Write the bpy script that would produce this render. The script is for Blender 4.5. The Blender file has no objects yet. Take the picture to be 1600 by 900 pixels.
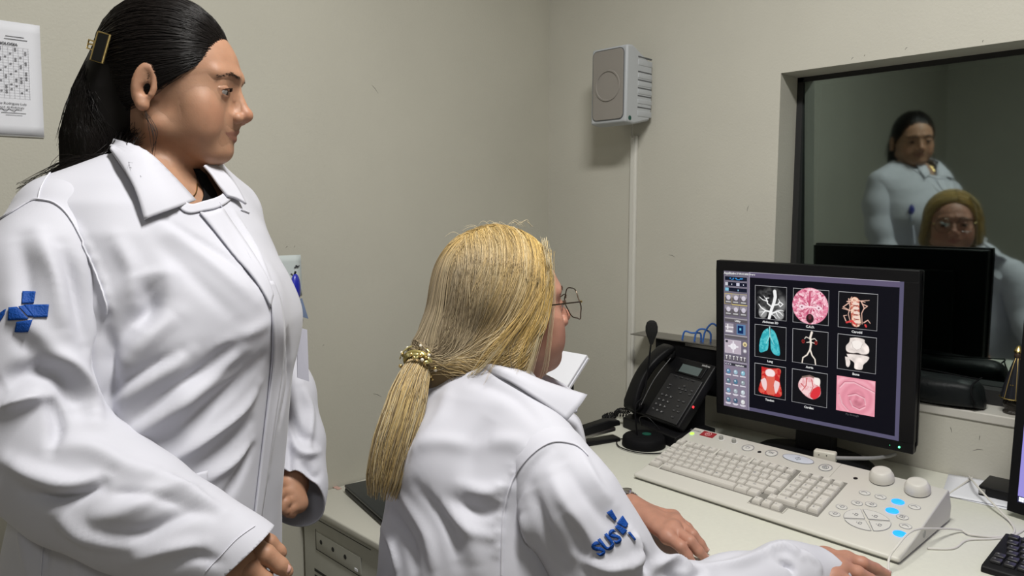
import bpy, bmesh, math, random
import numpy as np
from mathutils import Vector, Matrix
from mathutils.bvhtree import BVHTree
random.seed(7); rng = np.random.default_rng(7)
SC = bpy.context.scene; COL = SC.collection
R_ = math.radians

# ------------------------------------------------------------ camera, world, lights, exposure
CAMZ = 1.35; FPX = 1156.0; YAW = R_(44.7); PITCH = R_(5.9)
cd = bpy.data.cameras.new('camera'); cam = bpy.data.objects.new('camera', cd); COL.objects.link(cam)
cam.location = (0, 0, CAMZ); cam.rotation_euler = (math.pi/2-PITCH, 0, -YAW)
cd.sensor_width = 36; cd.lens = 36*FPX/1600; cd.clip_start = .05
SC.camera = cam
w = bpy.data.worlds.new('world'); SC.world = w; w.use_nodes = True
w.node_tree.nodes['Background'].inputs[0].default_value = (.05, .055, .06, 1)
w.node_tree.nodes['Background'].inputs[1].default_value = .3
SC.view_settings.view_transform = 'Standard'; SC.view_settings.look = 'None'
SC.view_settings.exposure = 0.0; SC.view_settings.gamma = 1; SC.view_settings.use_curve_mapping = False
def area(name, loc, rot, sx, sy, power, color):
    l = bpy.data.lights.new(name, 'AREA'); l.shape = 'RECTANGLE'; l.size = sx; l.size_y = sy; l.energy = power; l.color = color
    o = bpy.data.objects.new(name, l); COL.objects.link(o); o.location = loc; o.rotation_euler = rot; return o
CEIL = 2.62
area('ceiling_tube_light', (.60, .30, CEIL-.06), (0, 0, R_(0)), .22, .62, 37, (1, .985, .95))
area('ceiling_tube_light', (-.75, -.9, CEIL-.06), (0, 0, R_(0)), .22, 1.15, 9, (.97, .98, 1))

FW = np.array([math.sin(YAW)*math.cos(PITCH), math.cos(YAW)*math.cos(PITCH), -math.sin(PITCH)])
RT = np.array([math.cos(YAW), -math.sin(YAW), 0.]); UPV = np.cross(RT, FW); CAMP = np.array([0, 0, CAMZ])
def ray(x, y): return (x-800)/FPX*RT-(y-450)/FPX*UPV+FW
def P(x, y, d): return CAMP+ray(x, y)*d            # measured image point at depth d (metres) -> place in the room

# ------------------------------------------------------------ materials
MATS = {}
def nodes(m): return m.node_tree.nodes, m.node_tree.links
def mat(name, color, rough=.5, metal=0, spec=.5, noise=0, nscale=30, bump=0, bscale=60, emit=None, estr=0, attr=None, sss=0, sheen=0, aniso=0, coat=0, detail=4, bdist=.002):
    if name in MATS: return MATS[name]
    m = bpy.data.materials.new(name); m.use_nodes = True; N, L = nodes(m); b = N['Principled BSDF']
    c = tuple(color)+(1,)
    b.inputs['Base Color'].default_value = c; b.inputs['Roughness'].default_value = rough; b.inputs['Metallic'].default_value = metal
    b.inputs['Specular IOR Level'].default_value = spec
    src = None
    if attr:
        a = N.new('ShaderNodeAttribute'); a.attribute_name = attr; src = a.outputs['Color']; L.new(src, b.inputs['Base Color'])
    tc = N.new('ShaderNodeTexCoord')
    if noise:
        n = N.new('ShaderNodeTexNoise'); n.inputs['Scale'].default_value = nscale; n.inputs['Detail'].default_value = detail
        L.new(tc.outputs['Object'], n.inputs['Vector'])
        mr = N.new('ShaderNodeMapRange'); mr.inputs['From Min'].default_value = .3; mr.inputs['From Max'].default_value = .7
        mr.inputs['To Min'].default_value = 1-noise; mr.inputs['To Max'].default_value = 1+noise; L.new(n.outputs['Fac'], mr.inputs['Value'])
        mx = N.new('ShaderNodeVectorMath'); mx.operation = 'SCALE'
        if src: L.new(src, mx.inputs[0])
        else: mx.inputs[0].default_value = color
        L.new(mr.outputs['Result'], mx.inputs['Scale']); L.new(mx.outputs['Vector'], b.inputs['Base Color'])
    if bump:
        n2 = N.new('ShaderNodeTexNoise'); n2.inputs['Scale'].default_value = bscale; n2.inputs['Detail'].default_value = 5
        L.new(tc.outputs['Object'], n2.inputs['Vector'])
        bp = N.new('ShaderNodeBump'); bp.inputs['Strength'].default_value = bump; bp.inputs['Distance'].default_value = bdist
        L.new(n2.outputs['Fac'], bp.inputs['Height']); L.new(bp.outputs['Normal'], b.inputs['Normal'])
    if emit: b.inputs['Emission Color'].default_value = tuple(emit)+(1,); b.inputs['Emission Strength'].default_value = estr
    if sss:
        b.inputs['Subsurface Weight'].default_value = sss; b.inputs['Subsurface Radius'].default_value = (1, .35, .2); b.inputs['Subsurface Scale'].default_value = .006
    if sheen: b.inputs['Sheen Weight'].default_value = sheen
    if aniso: b.inputs['Anisotropic'].default_value = aniso
    if coat: b.inputs['Coat Weight'].default_value = coat
    MATS[name] = m; return m

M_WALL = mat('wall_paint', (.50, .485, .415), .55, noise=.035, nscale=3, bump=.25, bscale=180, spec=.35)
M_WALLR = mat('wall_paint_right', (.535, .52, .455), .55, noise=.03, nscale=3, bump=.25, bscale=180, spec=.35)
M_CEIL = mat('ceiling_paint', (.75, .74, .70), .8)
M_FLOOR = mat('floor_vinyl', (.33, .31, .28), .4, noise=.1, nscale=14)
M_DESK = mat('desk_laminate', (.66, .66, .58), .45, noise=.02, nscale=120, spec=.4)
M_BEIGE = mat('beige_plastic', (.62, .605, .55), .42, spec=.4)
M_KEY = mat('key_plastic', (.60, .575, .53), .5, spec=.35)
M_CAB = mat('cabinet_enamel', (.47, .47, .42), .5, noise=.02, nscale=40)
M_BLACK = mat('black_plastic', (.006, .006, .007), .42, spec=.22)
M_BLACKM = mat('black_matte', (.005, .005, .006), .7, spec=.12)
M_WHITEP = mat('paper_white', (.78, .79, .84), .8, spec=.2)
M_METAL = mat('brushed_metal', (.35, .34, .33), .35, metal=1)
M_GOLD = mat('gold_metal', (.83, .62, .25), .28, metal=1)
M_SPK = mat('speaker_grey', (.44, .46, .48), .5)
M_GRILL = mat('speaker_grille', (.27, .25, .225), .8, bump=.8, bscale=900, bdist=.001)
M_INK = mat('dark_ink', (.04, .04, .05), .8)
M_GREY = mat('grey_ink', (.25, .25, .27), .8)
M_CABLEW = mat('white_cable', (.66, .64, .60), .5)
M_BLUEC = mat('blue_cable', (.03, .12, .42), .45)

# ------------------------------------------------------------ object helpers
def tag(o, label=None, cat=None, group=None, kind=None):
    if label: o['label'] = label
    if cat: o['category'] = cat
    if group: o['group'] = group
    if kind: o['kind'] = kind
    return o
def empty(name, loc, label, cat, group=None, rz=0):
    o = bpy.data.objects.new(name, None); COL.objects.link(o); o.location = loc; o.rotation_euler = (0, 0, rz); o.empty_display_size = .05
    return tag(o, label, cat, group)
def link(name, me, m, parent=None, smooth=False, local=False):
    """me in WORLD coordinates unless local; parent keeps transform."""
    o = bpy.data.objects.new(name, me); COL.objects.link(o)
    if m is not None:
        for mm in (m if isinstance(m, (list, tuple)) else [m]): me.materials.append(mm)
    if smooth: me.shade_smooth()
    if parent is not None:
        o.parent = parent
        if not local: o.matrix_parent_inverse = full_mat(parent).inverted()
    return o
def full_mat(o):
    m = o.matrix_basis.copy()
    if o.parent is not None: m = full_mat(o.parent) @ o.matrix_parent_inverse @ m
    return m
def from_py(name, v, f, m, parent=None, smooth=False, local=False, sharp=None):
    me = bpy.data.meshes.new(name); me.from_pydata([tuple(map(float, q)) for q in v], [], [tuple(map(int, q)) for q in f]); me.update()
    o = link(name, me, m, parent, smooth, local)
    if sharp: me.set_sharp_from_angle(angle=R_(sharp))
    return o
def fast_mesh(name, V, F, m, parent=None, smooth=True):
    """V (n,3) array, F (k,4) or (k,3) int array"""
    me = bpy.data.meshes.new(name); k = F.shape[1]
    me.vertices.add(len(V)); me.vertices.foreach_set('co', np.asarray(V, np.float32).ravel())
    me.loops.add(F.size); me.loops.foreach_set('vertex_index', F.astype(np.int32).ravel())
    me.polygons.add(len(F)); me.polygons.foreach_set('loop_start', np.arange(0, F.size, k, dtype=np.int32))
    me.update(calc_edges=True); me.validate()
    return link(name, me, m, parent, smooth)
class MB:
    """collects shapes into one mesh, in a frame (origin o, axes X,Y,Z)"""
    def __init__(s, o=(0, 0, 0), X=(1, 0, 0), Y=(0, 1, 0), Z=(0, 0, 1)):
        s.v = []; s.f = []; s.o = np.array(o, float); s.B = np.array([X, Y, Z], float)
    def T(s, p): return s.o+np.asarray(p, float)@s.B
    def add(s, vs, fs):
        n = len(s.v); s.v += [s.T(p) for p in vs]; s.f += [tuple(i+n for i in f) for f in fs]; return s
    def box(s, a, b, r=0):
        x0, y0, z0 = a; x1, y1, z1 = b
        if r <= 0:
            return s.add([(x0, y0, z0), (x1, y0, z0), (x1, y1, z0), (x0, y1, z0), (x0, y0, z1), (x1, y0, z1), (x1, y1, z1), (x0, y1, z1)],
                         [(3, 2, 1, 0), (4, 5, 6, 7), (0, 1, 5, 4), (1, 2, 6, 5), (2, 3, 7, 6), (3, 0, 4, 7)])
        r = min(r, (x1-x0)/2.01, (y1-y0)/2.01, (z1-z0)/2.01)
        bm = bmesh.new(); bmesh.ops.create_cube(bm, size=1)
        for q in bm.verts: q.co = Vector(((x0+x1)/2+q.co.x*(x1-x0), (y0+y1)/2+q.co.y*(y1-y0), (z0+z1)/2+q.co.z*(z1-z0)))
        bmesh.ops.bevel(bm, geom=bm.edges[:], offset=r, segments=3, profile=.5, affect='EDGES')
        bm.verts.index_update(); s.add([tuple(q.co) for q in bm.verts], [tuple(q.index for q in f.verts) for f in bm.faces]); bm.free(); return s
    def prism(s, poly, z0, z1, axis=2, taper=0):
        """poly list of 2D points; extruded along axis"""
        def q(a, b, c): return {2: (a, b, c), 1: (a, c, b), 0: (c, a, b)}[axis]
        n = len(poly); vs = [q(a, b, z0) for a, b in poly]+[q(a, b, z1) for a, b in poly]
        return s.add(vs, [tuple(range(n))[::-1], tuple(range(n, 2*n))]+[(i, (i+1) % n, n+(i+1) % n, n+i) for i in range(n)])
    def lathe(s, prof, seg=32, c=(0, 0, 0), axis=2):
        vs = []; fs = []; n = len(prof)
        for k in range(seg):
            t = 2*math.pi*k/seg
            for r, z in prof:
                p = (r*math.cos(t), r*math.sin(t), z) if axis == 2 else ((z, r*math.cos(t), r*math.sin(t)) if axis == 0 else (r*math.cos(t), z, r*math.sin(t)))
                vs.append((p[0]+c[0], p[1]+c[1], p[2]+c[2]))
        for k in range(seg):
            a = k*n; b = ((k+1) % seg)*n
            for i in range(n-1): fs.append((a+i, a+i+1, b+i+1, b+i))
        return s.add(vs, fs)
    def tube(s, pts, r, seg=8, smooth=0, closed=False):
        pts = [np.array(p, float) for p in pts]
        if smooth: pts = catmull(pts, smooth)
        n = len(pts); rr = r if hasattr(r, '__len__') else [r]*n
        if hasattr(r, '__len__') and len(r) != n: rr = np.interp(np.linspace(0, 1, n), np.linspace(0, 1, len(r)), r)
        t0 = pts[1]-pts[0]; ref = np.array([0, 0, 1.]) if abs(t0[2]) < .8*np.linalg.norm(t0) else np.array([1., 0, 0])
        vs = []; fs = []
        for i, p in enumerate(pts):
            t = pts[(i+1) % n if closed else min(i+1, n-1)]-pts[(i-1) if closed else max(i-1, 0)]; t = t/(np.linalg.norm(t)+1e-12)
            a = ref-t*(ref@t); a /= np.linalg.norm(a)+1e-12; b = np.cross(t, a); ref = a
            for k in range(seg):
                th = 2*math.pi*k/seg; vs.append(p+rr[i]*(a*math.cos(th)+b*math.sin(th)))
        for i in range(n if closed else n-1):
            j = (i+1) % n
            for k in range(seg): fs.append((i*seg+k, i*seg+(k+1) % seg, j*seg+(k+1) % seg, j*seg+k))
        if not closed: fs.append(tuple(range(seg))[::-1]); fs.append(tuple((n-1)*seg+k for k in range(seg)))
        return s.add(vs, fs)
    def sphere(s, c, r, seg=20, ring=12):
        r = (r, r, r) if not hasattr(r, '__len__') else r
        vs = [(c[0]+r[0]*math.sin(math.pi*i/ring)*math.cos(2*math.pi*k/seg), c[1]+r[1]*math.sin(math.pi*i/ring)*math.sin(2*math.pi*k/seg), c[2]+r[2]*math.cos(math.pi*i/ring)) for i in range(ring+1) for k in range(seg)]
        fs = [(i*seg+k, (i+1)*seg+k, (i+1)*seg+(k+1) % seg, i*seg+(k+1) % seg) for i in range(ring) for k in range(seg)]
        return s.add(vs, fs)
    def build(s, name, m, parent=None, smooth=False, bevel=0, sharp=35, label=None):
        o = from_py(name, s.v, s.f, m, parent, smooth or bevel > 0)
        bm = bmesh.new(); bm.from_mesh(o.data); bmesh.ops.remove_doubles(bm, verts=bm.verts, dist=1e-6); bmesh.ops.recalc_face_normals(bm, faces=bm.faces); bm.to_mesh(o.data); bm.free()
        if smooth or bevel: o.data.shade_smooth(); o.data.set_sharp_from_angle(angle=R_(sharp))
        if bevel:
            mo = o.modifiers.new('bevel', 'BEVEL'); mo.width = bevel; mo.segments = 3; mo.limit_method = 'ANGLE'; mo.angle_limit = R_(35); mo.harden_normals = False
        if label: o['label'] = label
        return o
def catmull(pts, n):
    pts = [np.array(p, float) for p in pts]; out = []; m = len(pts)
    for i in range(m-1):
        p0 = pts[max(i-1, 0)]; p1 = pts[i]; p2 = pts[i+1]; p3 = pts[min(i+2, m-1)]
        for k in range(n):
            t = k/n; out.append(.5*((2*p1)+(-p0+p2)*t+(2*p0-5*p1+4*p2-p3)*t*t+(-p0+3*p1-3*p2+p3)*t**3))
    out.append(pts[-1]); return out
def resample(pts, n, sm=8):
    q = np.array(catmull(pts, sm)); s = np.r_[0, np.cumsum(np.linalg.norm(np.diff(q, axis=0), axis=1))]; t = np.linspace(0, s[-1], n)
    return np.stack([np.interp(t, s, q[:, i]) for i in range(q.shape[1])], 1)
_fc = {}
def text_mesh(s, size=1, bold=0, extrude=0):
    c = bpy.data.curves.new('t', 'FONT'); c.body = s; c.size = size; c.align_x = 'CENTER'; c.align_y = 'CENTER'; c.offset = bold; c.extrude = extrude; c.resolution_u = 3
    o = bpy.data.objects.new('t', c); COL.objects.link(o); dg = bpy.context.evaluated_depsgraph_get(); dg.update()
    me = bpy.data.meshes.new_from_object(o.evaluated_get(dg)); v = [tuple(q.co) for q in me.vertices]; f = [tuple(p.vertices) for p in me.polygons]
    bpy.data.objects.remove(o); bpy.data.curves.remove(c); bpy.data.meshes.remove(me); return v, f
def text_on(mb, s, c, X, Y, size, bold=0, lift=.0006):
    v, f = text_mesh(s, size, bold); X = np.array(X, float); Y = np.array(Y, float); n = np.cross(X, Y)
    mb.add([np.array(c)+X*p[0]+Y*p[1]+n*lift for p in v], f)

# ------------------------------------------------------------ room shell
XR = 1.842; YB = 1.688; XL = -2.3; YF = -2.6
DESKZ = .76
def struct(o): o['kind'] = 'structure'; return o
WY0, WY1, WZ0, WZ1, WD = -.42, .889, .912, 1.700, .10
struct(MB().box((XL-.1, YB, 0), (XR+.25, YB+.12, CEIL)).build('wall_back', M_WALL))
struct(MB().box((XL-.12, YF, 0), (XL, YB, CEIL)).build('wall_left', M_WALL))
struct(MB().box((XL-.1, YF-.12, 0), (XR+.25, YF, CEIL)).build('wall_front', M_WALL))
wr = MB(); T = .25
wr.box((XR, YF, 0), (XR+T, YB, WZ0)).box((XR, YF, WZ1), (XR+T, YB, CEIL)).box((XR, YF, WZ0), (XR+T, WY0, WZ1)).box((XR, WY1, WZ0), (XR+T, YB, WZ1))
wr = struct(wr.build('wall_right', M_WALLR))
struct(MB().box((XL-.1, YF-.1, -.1), (XR+T, YB+.1, 0)).build('floor', M_FLOOR))
struct(MB().box((XL-.1, YF-.1, CEIL), (XR+T, YB+.1, CEIL+.1)).build('ceiling', M_CEIL))
# dark exam room behind the viewing window
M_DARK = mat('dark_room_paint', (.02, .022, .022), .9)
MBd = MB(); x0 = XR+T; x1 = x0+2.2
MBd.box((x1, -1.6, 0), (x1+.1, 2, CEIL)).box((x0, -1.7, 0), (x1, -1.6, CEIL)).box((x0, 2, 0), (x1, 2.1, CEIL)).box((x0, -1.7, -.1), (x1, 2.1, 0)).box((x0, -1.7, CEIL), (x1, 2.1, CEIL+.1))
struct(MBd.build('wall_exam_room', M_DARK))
# window: frame strip, sill, tinted pane
win = struct(MB().box((XR-.004, WY0, WZ0-.02), (XR+.20, WY1, WZ0+.001)).build('window_sill', mat('sill_paint', (.57, .55, .50), .5, bump=.4, bscale=60), None, bevel=.003))
win.name = 'trim_1'
gx = XR+WD
fr = MB(); t = .016
fr.box((gx-.012, WY0, WZ0), (gx+.03, WY1, WZ0+.035)).box((gx-.004, WY1-t, WZ0), (gx+.03, WY1, WZ1)).box((gx-.004, WY0, WZ1-.012), (gx+.03, WY1, WZ1))
wf = struct(fr.build('window_1', mat('window_frame_dark', (.012, .012, .012), .7)))
m = bpy.data.materials.new('tinted_glass'); m.use_nodes = True; N, L = nodes(m)
for n in list(N): N.remove(n)
out = N.new('ShaderNodeOutputMaterial'); mx = N.new('ShaderNodeMixShader'); tr = N.new('ShaderNodeBsdfTransparent'); gl = N.new('ShaderNodeBsdfGlossy')
tr.inputs[0].default_value = (.35, .38, .37, 1); gl.inputs['Color'].default_value = (.80, .95, .90, 1); gl.inputs['Roughness'].default_value = .035
mx.inputs[0].default_value = .32; L.new(tr.outputs[0], mx.inputs[1]); L.new(gl.outputs[0], mx.inputs[2]); L.new(mx.outputs[0], out.inputs[0])
M_TINT = m
TILT = R_(2.5)
pane = MB((gx+.034, 0, WZ0+.004), X=(math.cos(TILT), 0, math.sin(TILT)), Z=(-math.sin(TILT), 0, math.cos(TILT)))
pane.box((0, WY0, 0), (.006, WY1-.008, WZ1-WZ0-.006)); pn = struct(pane.build('window_pane', M_TINT, wf))
# scratches / scuffs on the walls
def scuff(name, pts, r, m, parent): return
# ------------------------------------------------------------ desk
DX0 = 1.0
desk = empty('desk', (1.4, .5, 0), 'long cream laminate desk against the right wall under the window', 'desk')
MB().box((DX0, -1.2, DESKZ-.028), (XR-.002, 1.262, DESKZ)).build('desk_top', M_DESK, desk, bevel=.003)
for yy in (-1.15, 1.21): MB().box((DX0+.06, yy, 0), (XR-.03, yy+.028, DESKZ-.028)).build('side_panel', M_DESK, desk)
MB().box((XR-.10, -1.122, .25), (XR-.08, 1.21, DESKZ-.028)).build('back_panel', M_DESK, desk)

# ------------------------------------------------------------ operator console keyboard
KO = np.array([1.3105, .9405, DESKZ]); KU = np.array([-.0296, -.99956, 0]); KV = np.array([.99956, -.0296, 0])
kb = empty('console_keyboard', KO+KU*.28+KV*.12, 'wide beige scanner console keyboard with dials and blue lit buttons in front of the monitor', 'keyboard')
W = .555; SL = .25
def kbm(): return MB(KO, KU, KV, (0, 0, 1))
prof = [(0.0, .004), (-.001, .010), (.004, .0135), (.028, .0165), (.236, .0685), (.243, .0665), (.262, .030), (.258, .004)]
b = kbm(); b.prism([(v, w_) for v, w_ in prof], 0, W, axis=0); b.build('body', M_BEIGE, kb, bevel=.0035)
b = kbm(); b.box((.004, .004, 0.0), (W-.004, .252, .0055)); b.build('base_tray', mat('base_grey', (.2, .2, .185), .6), kb)
def kz(v): return .0095+SL*v                           # deck height
sn = 1/math.sqrt(1+SL*SL)
DV = (KV+np.array([0, 0, SL]))*sn; DN = np.array([-SL*KV[0], -SL*KV[1], 1])*sn; DN /= np.linalg.norm(DN)
def deck(u, v, lift=0): return KO+KU*u+KV*v+np.array([0, 0, kz(v)])+DN*lift
# well for keys (dark recess plates)
M_WELL = mat('key_well', (.20, .19, .17), .7)
wl = MB()
def plate(mb, u0, v0, u1, v1, z0, z1):
    c = [deck(u, v, z) for z in (z0, z1) for (u, v) in ((u0, v0), (u1, v0), (u1, v1), (u0, v1))]
    mb.add(c, [(3, 2, 1, 0), (4, 5, 6, 7), (0, 1, 5, 4), (1, 2, 6, 5), (2, 3, 7, 6), (3, 0, 4, 7)])
for a in ((.004, .0655, .273, .1745), (.035, .046, .262, .066), (.004, .048, .031, .066), (.262, .028, .300, .1745), (.2665, .0265, .333, .046), (.302, .046, .394, .1745)): plate(wl, *a, -.001, .0006)
wl.build('key_well', M_WELL, kb)
def keycap(u, v, wu, wv, h=.0075, ins=.0028):
    """one key cap mesh in local deck coordinates"""
    vs = []
    for z, i in ((0, .0006), (h*.6, .0014), (h*.95, ins), (h, ins+.0006)):
        for a, c in ((-1, -1), (1, -1), (1, 1), (-1, 1)): vs.append((a*(wu/2-i), c*(wv/2-i)+(.0006 if z > h*.5 else 0), z))
    fs = [(3, 2, 1, 0), (12, 13, 14, 15)]+[(k*4+i, k*4+(i+1) % 4, k*4+4+(i+1) % 4, k*4+4+i) for k in range(3) for i in range(4)]
    me = bpy.data.meshes.new('key'); me.from_pydata(vs, [], fs); me.update(); me.materials.append(M_KEY); return me
DM = Matrix((( *KU, 0), (*DV, 0), (*DN, 0), (0, 0, 0, 1))).transposed()
_cap = {}; keys = []; _leg = {}
def legend(s):
    if s not in _leg:
        v, f = text_mesh(s, .0062 if len(s) < 2 else .0036, .0001); me = bpy.data.meshes.new('legend'); me.from_pydata([(p[0], p[1], .0078) for p in v], [], f); me.update(); me.materials.append(M_GREY); _leg[s] = me
    return _leg[s]
def key(u, v, wu=1, wv=1, txt=''):
    kk = (round(wu, 3), round(wv, 3))
    pu, pv = .0190*wu-.0006, .0196*wv-.0006
    if kk not in _cap: _cap[kk] = keycap(0, 0, pu, pv)
    o = bpy.data.objects.new('key', _cap[kk]); COL.objects.link(o); o.parent = kb
    o.matrix_parent_inverse = full_mat(kb).inverted(); o.matrix_basis = Matrix.Translation(Vector(deck(u, v, .0004))) @ DM
    if txt:
        l = bpy.data.objects.new('legend', legend(txt)); COL.objects.link(l); l.parent = o; l.location = (-.0025, .002, 0)
    keys.append(o)
def row(u0, v, seq):
    u = u0
    for it in seq:
        wd, tx = (it, '') if not isinstance(it, (tuple, str)) else ((1, it) if isinstance(it, str) else it)
        if tx != '_': key(u+wd*.019/2, v, wd, 1, tx)
        u += wd*.019
U0 = .0055
row(U0, .0575, [(1.35, 'Ctrl'), (.35, '_'), (1.35, 'Alt'), (8.1, ' '), (1.5, 'Alt'), (1.3, '')])
row(U0, .0770, [(1.75, 'Shift')]+list('ZXCVBNM,./')+[(2.28, 'Shift')])
row(U0, .0965, [(1.5, 'Caps')]+list('ASDFGHJKL;\'')+[(1.52, ']')])
row(U0, .1160, [(1.25, 'Tab')]+list('QWERTYUIOP@[')+[(.85, '')])
row(U0, .1355, list('`1234567890-^')+[(1.15, 'BS')])
row(U0, .1590, [(1, 'Esc'), (.4, '_'), 'F1', 'F2', 'F3', 'F4', (.35, '_'), 'F5', 'F6', 'F7', 'F8', (.35, '_'), 'F9', (1, 'F10'), (1, 'F11'), (.95, 'F12')])
key(.286, .1065, 1.35, 1.9, 'Enter'); key(.2835, .1355, 1.0, 1, 'Del'); key(.2835, .1590, 1, 1, 'Ins'); key(.284, .0575+.0195, 1.2, 1, '')
for i, tx in enumerate(('<', 'v', '>')): key(.2775+i*.0205, .0365, 1.02, 1, tx)
key(.298, .0575, 1.02, 1, '^')
for j, rr in enumerate((('Clr', '=', '/', '*'), ('7', '8', '9', '-'), ('4', '5', '6', '+'), ('1', '2', '3', None), ('0', None, '.', 'E'))):
    vv = (.1395, .120, .1005, .081, .0615)[j]
    for i, tx in enumerate(rr):
        if tx is None: continue
        uu = .3145+i*.0222
        if tx == '0': key(.3256, vv, 2.25, 1, tx)
        elif tx == '+': key(uu, .0907, 1.12, 1.95, tx)
        else: key(uu, vv, 1.12, 1, tx)
for i in range(4): key(.3145+i*.0222, .1605, 1.05, .8, '')
gp = MB()
for u in (.0281, .1080, .1908): plate(gp, u-.0030, .1485, u+.0030, .1745, 0, .0022)
plate(gp, .3005, .0480, .3030, .1745, 0, .0020)
gp.build('key_gap_filler', M_BEIGE, kb)
# top strip
def ring(mb, u, v, ru, rv, w_, z=.0008, seg=36):
    own = mb is None; mb = MB() if own else mb
    vs = []; fs = []
    for k in range(seg):
        t = 2*math.pi*k/seg
        for q in (0, w_): vs.append(deck(u+(ru-q)*math.cos(t), v+(rv-q)*math.sin(t), z))
    for k in range(seg): a = 2*k; b_ = 2*((k+1) % seg); fs.append((a, a+1, b_+1, b_))
    mb.add(vs, fs)
    if own: mb.build('button_ring', M_GREY, kb)
def puck(u, v, ru, rv, h, m, name, dome=0, seg=32, label=None):
    vs = []; fs = []
    lay = ((1, 0), (1, h*.7), (.93, h), (0, h+dome))
    for s_, z in lay[:3]:
        for k in range(seg): t = 2*math.pi*k/seg; vs.append(deck(u+ru*s_*math.cos(t), v+rv*s_*math.sin(t), z))
    vs.append(deck(u, v, h+dome)); c = len(vs)-1
    for j in range(2):
        for k in range(seg): fs.append((j*seg+k, j*seg+(k+1) % seg, (j+1)*seg+(k+1) % seg, (j+1)*seg+k))
    for k in range(seg): fs.append((2*seg+k, 2*seg+(k+1) % seg, c))
    mb = MB(); mb.add(vs, fs); return mb.build(name, m, kb, smooth=True, sharp=40, label=label)
M_BTN = mat('button_light', (.62, .61, .58), .4); M_OVAL = mat('start_button', (.55, .58, .66), .35)
M_LED = mat('led_green', (.3, .9, .1), .4, emit=(.35, 1, .05), estr=1.6)
puck(.0115, .209, .0052, .0052, .001, M_LED, 'power_light', label='lit green power light')
es = MB(); 
for a in ((.0310, .2105, .0655, .2315, -.0005, .0012),): plate(es, *a)
es.build('stop_switch_plate', mat('stop_red', (.30, .012, .02), .35), kb, label='dark red emergency stop plate')
t_ = MB(); ring(t_, .0485, .221, .008, .008, .0013, .0018)
for k in range(3):
    a0 = R_(90+120*k); a1 = R_(210+120*k); p0 = np.array([math.cos(a0), math.sin(a0)])*.0046; p1 = np.array([math.cos(a1), math.sin(a1)])*.0046
    t_.tube([deck(.0485+p0[0], .221+p0[1], .0019), deck(.0485+p1[0], .221+p1[1], .0019)], .0006, 4)
t_.build('stop_symbol', mat('stop_symbol_pink', (.85, .45, .45), .5), kb)
M_KN = mat('knob_grey', (.33, .33, .31), .4)
for u in (.0865, .1195):
    puck(u, .2155, .0085, .0085, .0012, M_BTN, 'dial_base'); o = puck(u, .2155, .0048, .0048, .009, M_KN, 'dial_knob', dome=.0005)
for (u, v, r) in ((.1585, .2080, .0125), (.2135, .2105, .0125), (.3345, .2075, .0125)):
    puck(u, v, r-.001, r-.001, .0012, M_BTN, 'round_button'); ring(None, u, v, r+.001, r+.001, .0014, .0010)
puck(.2725, .2135, .0335, .0135, .0014, M_OVAL, 'start_button', seg=48, label='pale blue oval start button')
ring(None, .2725, .2135, .0345, .0145, .0015, .0012)
for (u, v) in ((.1885, .204), (.3995, .198)): puck(u, v, .0042, .0042, .0006, M_BLACK, 'sensor_hole')
def glyph(pl, u, v, s, r=.0005, z=.0019): q = MB(); q.tube([deck(u+a*s, v+c*s, z) for a, c in pl], r, 4); q.build('button_symbol', M_GREY, kb)
glyph([(-1, 0), (0, 1), (1, 0), (0, -1), (-1, 0)], .2725, .2135, .0058); glyph([(0, .5), (0, -.5)], .2725, .2135, .0058)
glyph([(math.cos(t), math.sin(t)) for t in np.linspace(0, 6.28, 14)], .3345, .2075, .0062, .0006); glyph([(-.6, -.3), (.6, -.3), (0, .7), (-.6, -.3)], .3345, .2075, .0062, .0006)
glyph([(-.2, 1), (-.9, 0), (-.2, -1)], .1585, .208, .0055); glyph([(.3, .6), (.8, .2), (.3, -.6)], .1585, .208, .0055)
glyph([(-1, .4), (0, .4), (0, -.4), (-1, -.4), (-1, .4)], .2135, .2105, .0055); glyph([(.2, 0), (.9, .6)], .2135, .2105, .0055); glyph([(.2, -.2), (1, -.4)], .2135, .2105, .0055)
# right hand pad: oval buttons
M_LITB = mat('lit_blue', (.02, .25, .9), .4, emit=(.005, .22, 1), estr=1.5)
ob = [(.4335, .1581), (.4626, .1590), (.5237, .1561), (.4349, .1200), (.4575, .1280), (.4167, .0954), (.4153, .0689), (.5172, .1162), (.5308, .0934)]
for (u, v) in ob: puck(u, v, .0098, .0068, .0013, M_BTN, 'oval_button'); ring(None, u, v, .0106, .0076, .001, .0008)
for i, (u, v) in enumerate(ob):
    if i in (3, 4, 5, 6): glyph([(-.8, 0), (-.5, 0)], u, v, .005); glyph([(-.2, -.5), (-.2, .5), (.9, .5), (.9, -.5), (-.2, -.5)], u, v, .005)
    elif i in (7, ): glyph([(-.9, -.6), (-.9, .6), (.9, .6), (.9, -.6), (-.9, -.6)], u, v, .0045); glyph([(0, -.5), (0, .5)], u, v, .0045)
    else: glyph([(-1, -.3), (-.4, .3), (.3, .3), (1, -.3)], u, v, .0055)
for (u, v) in ((.4941, .1581), (.4958, .1264), (.5305, .0677)): puck(u, v, .0115, .0085, .0016, M_LITB, 'lit_button', label='glowing blue oval button')
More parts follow.
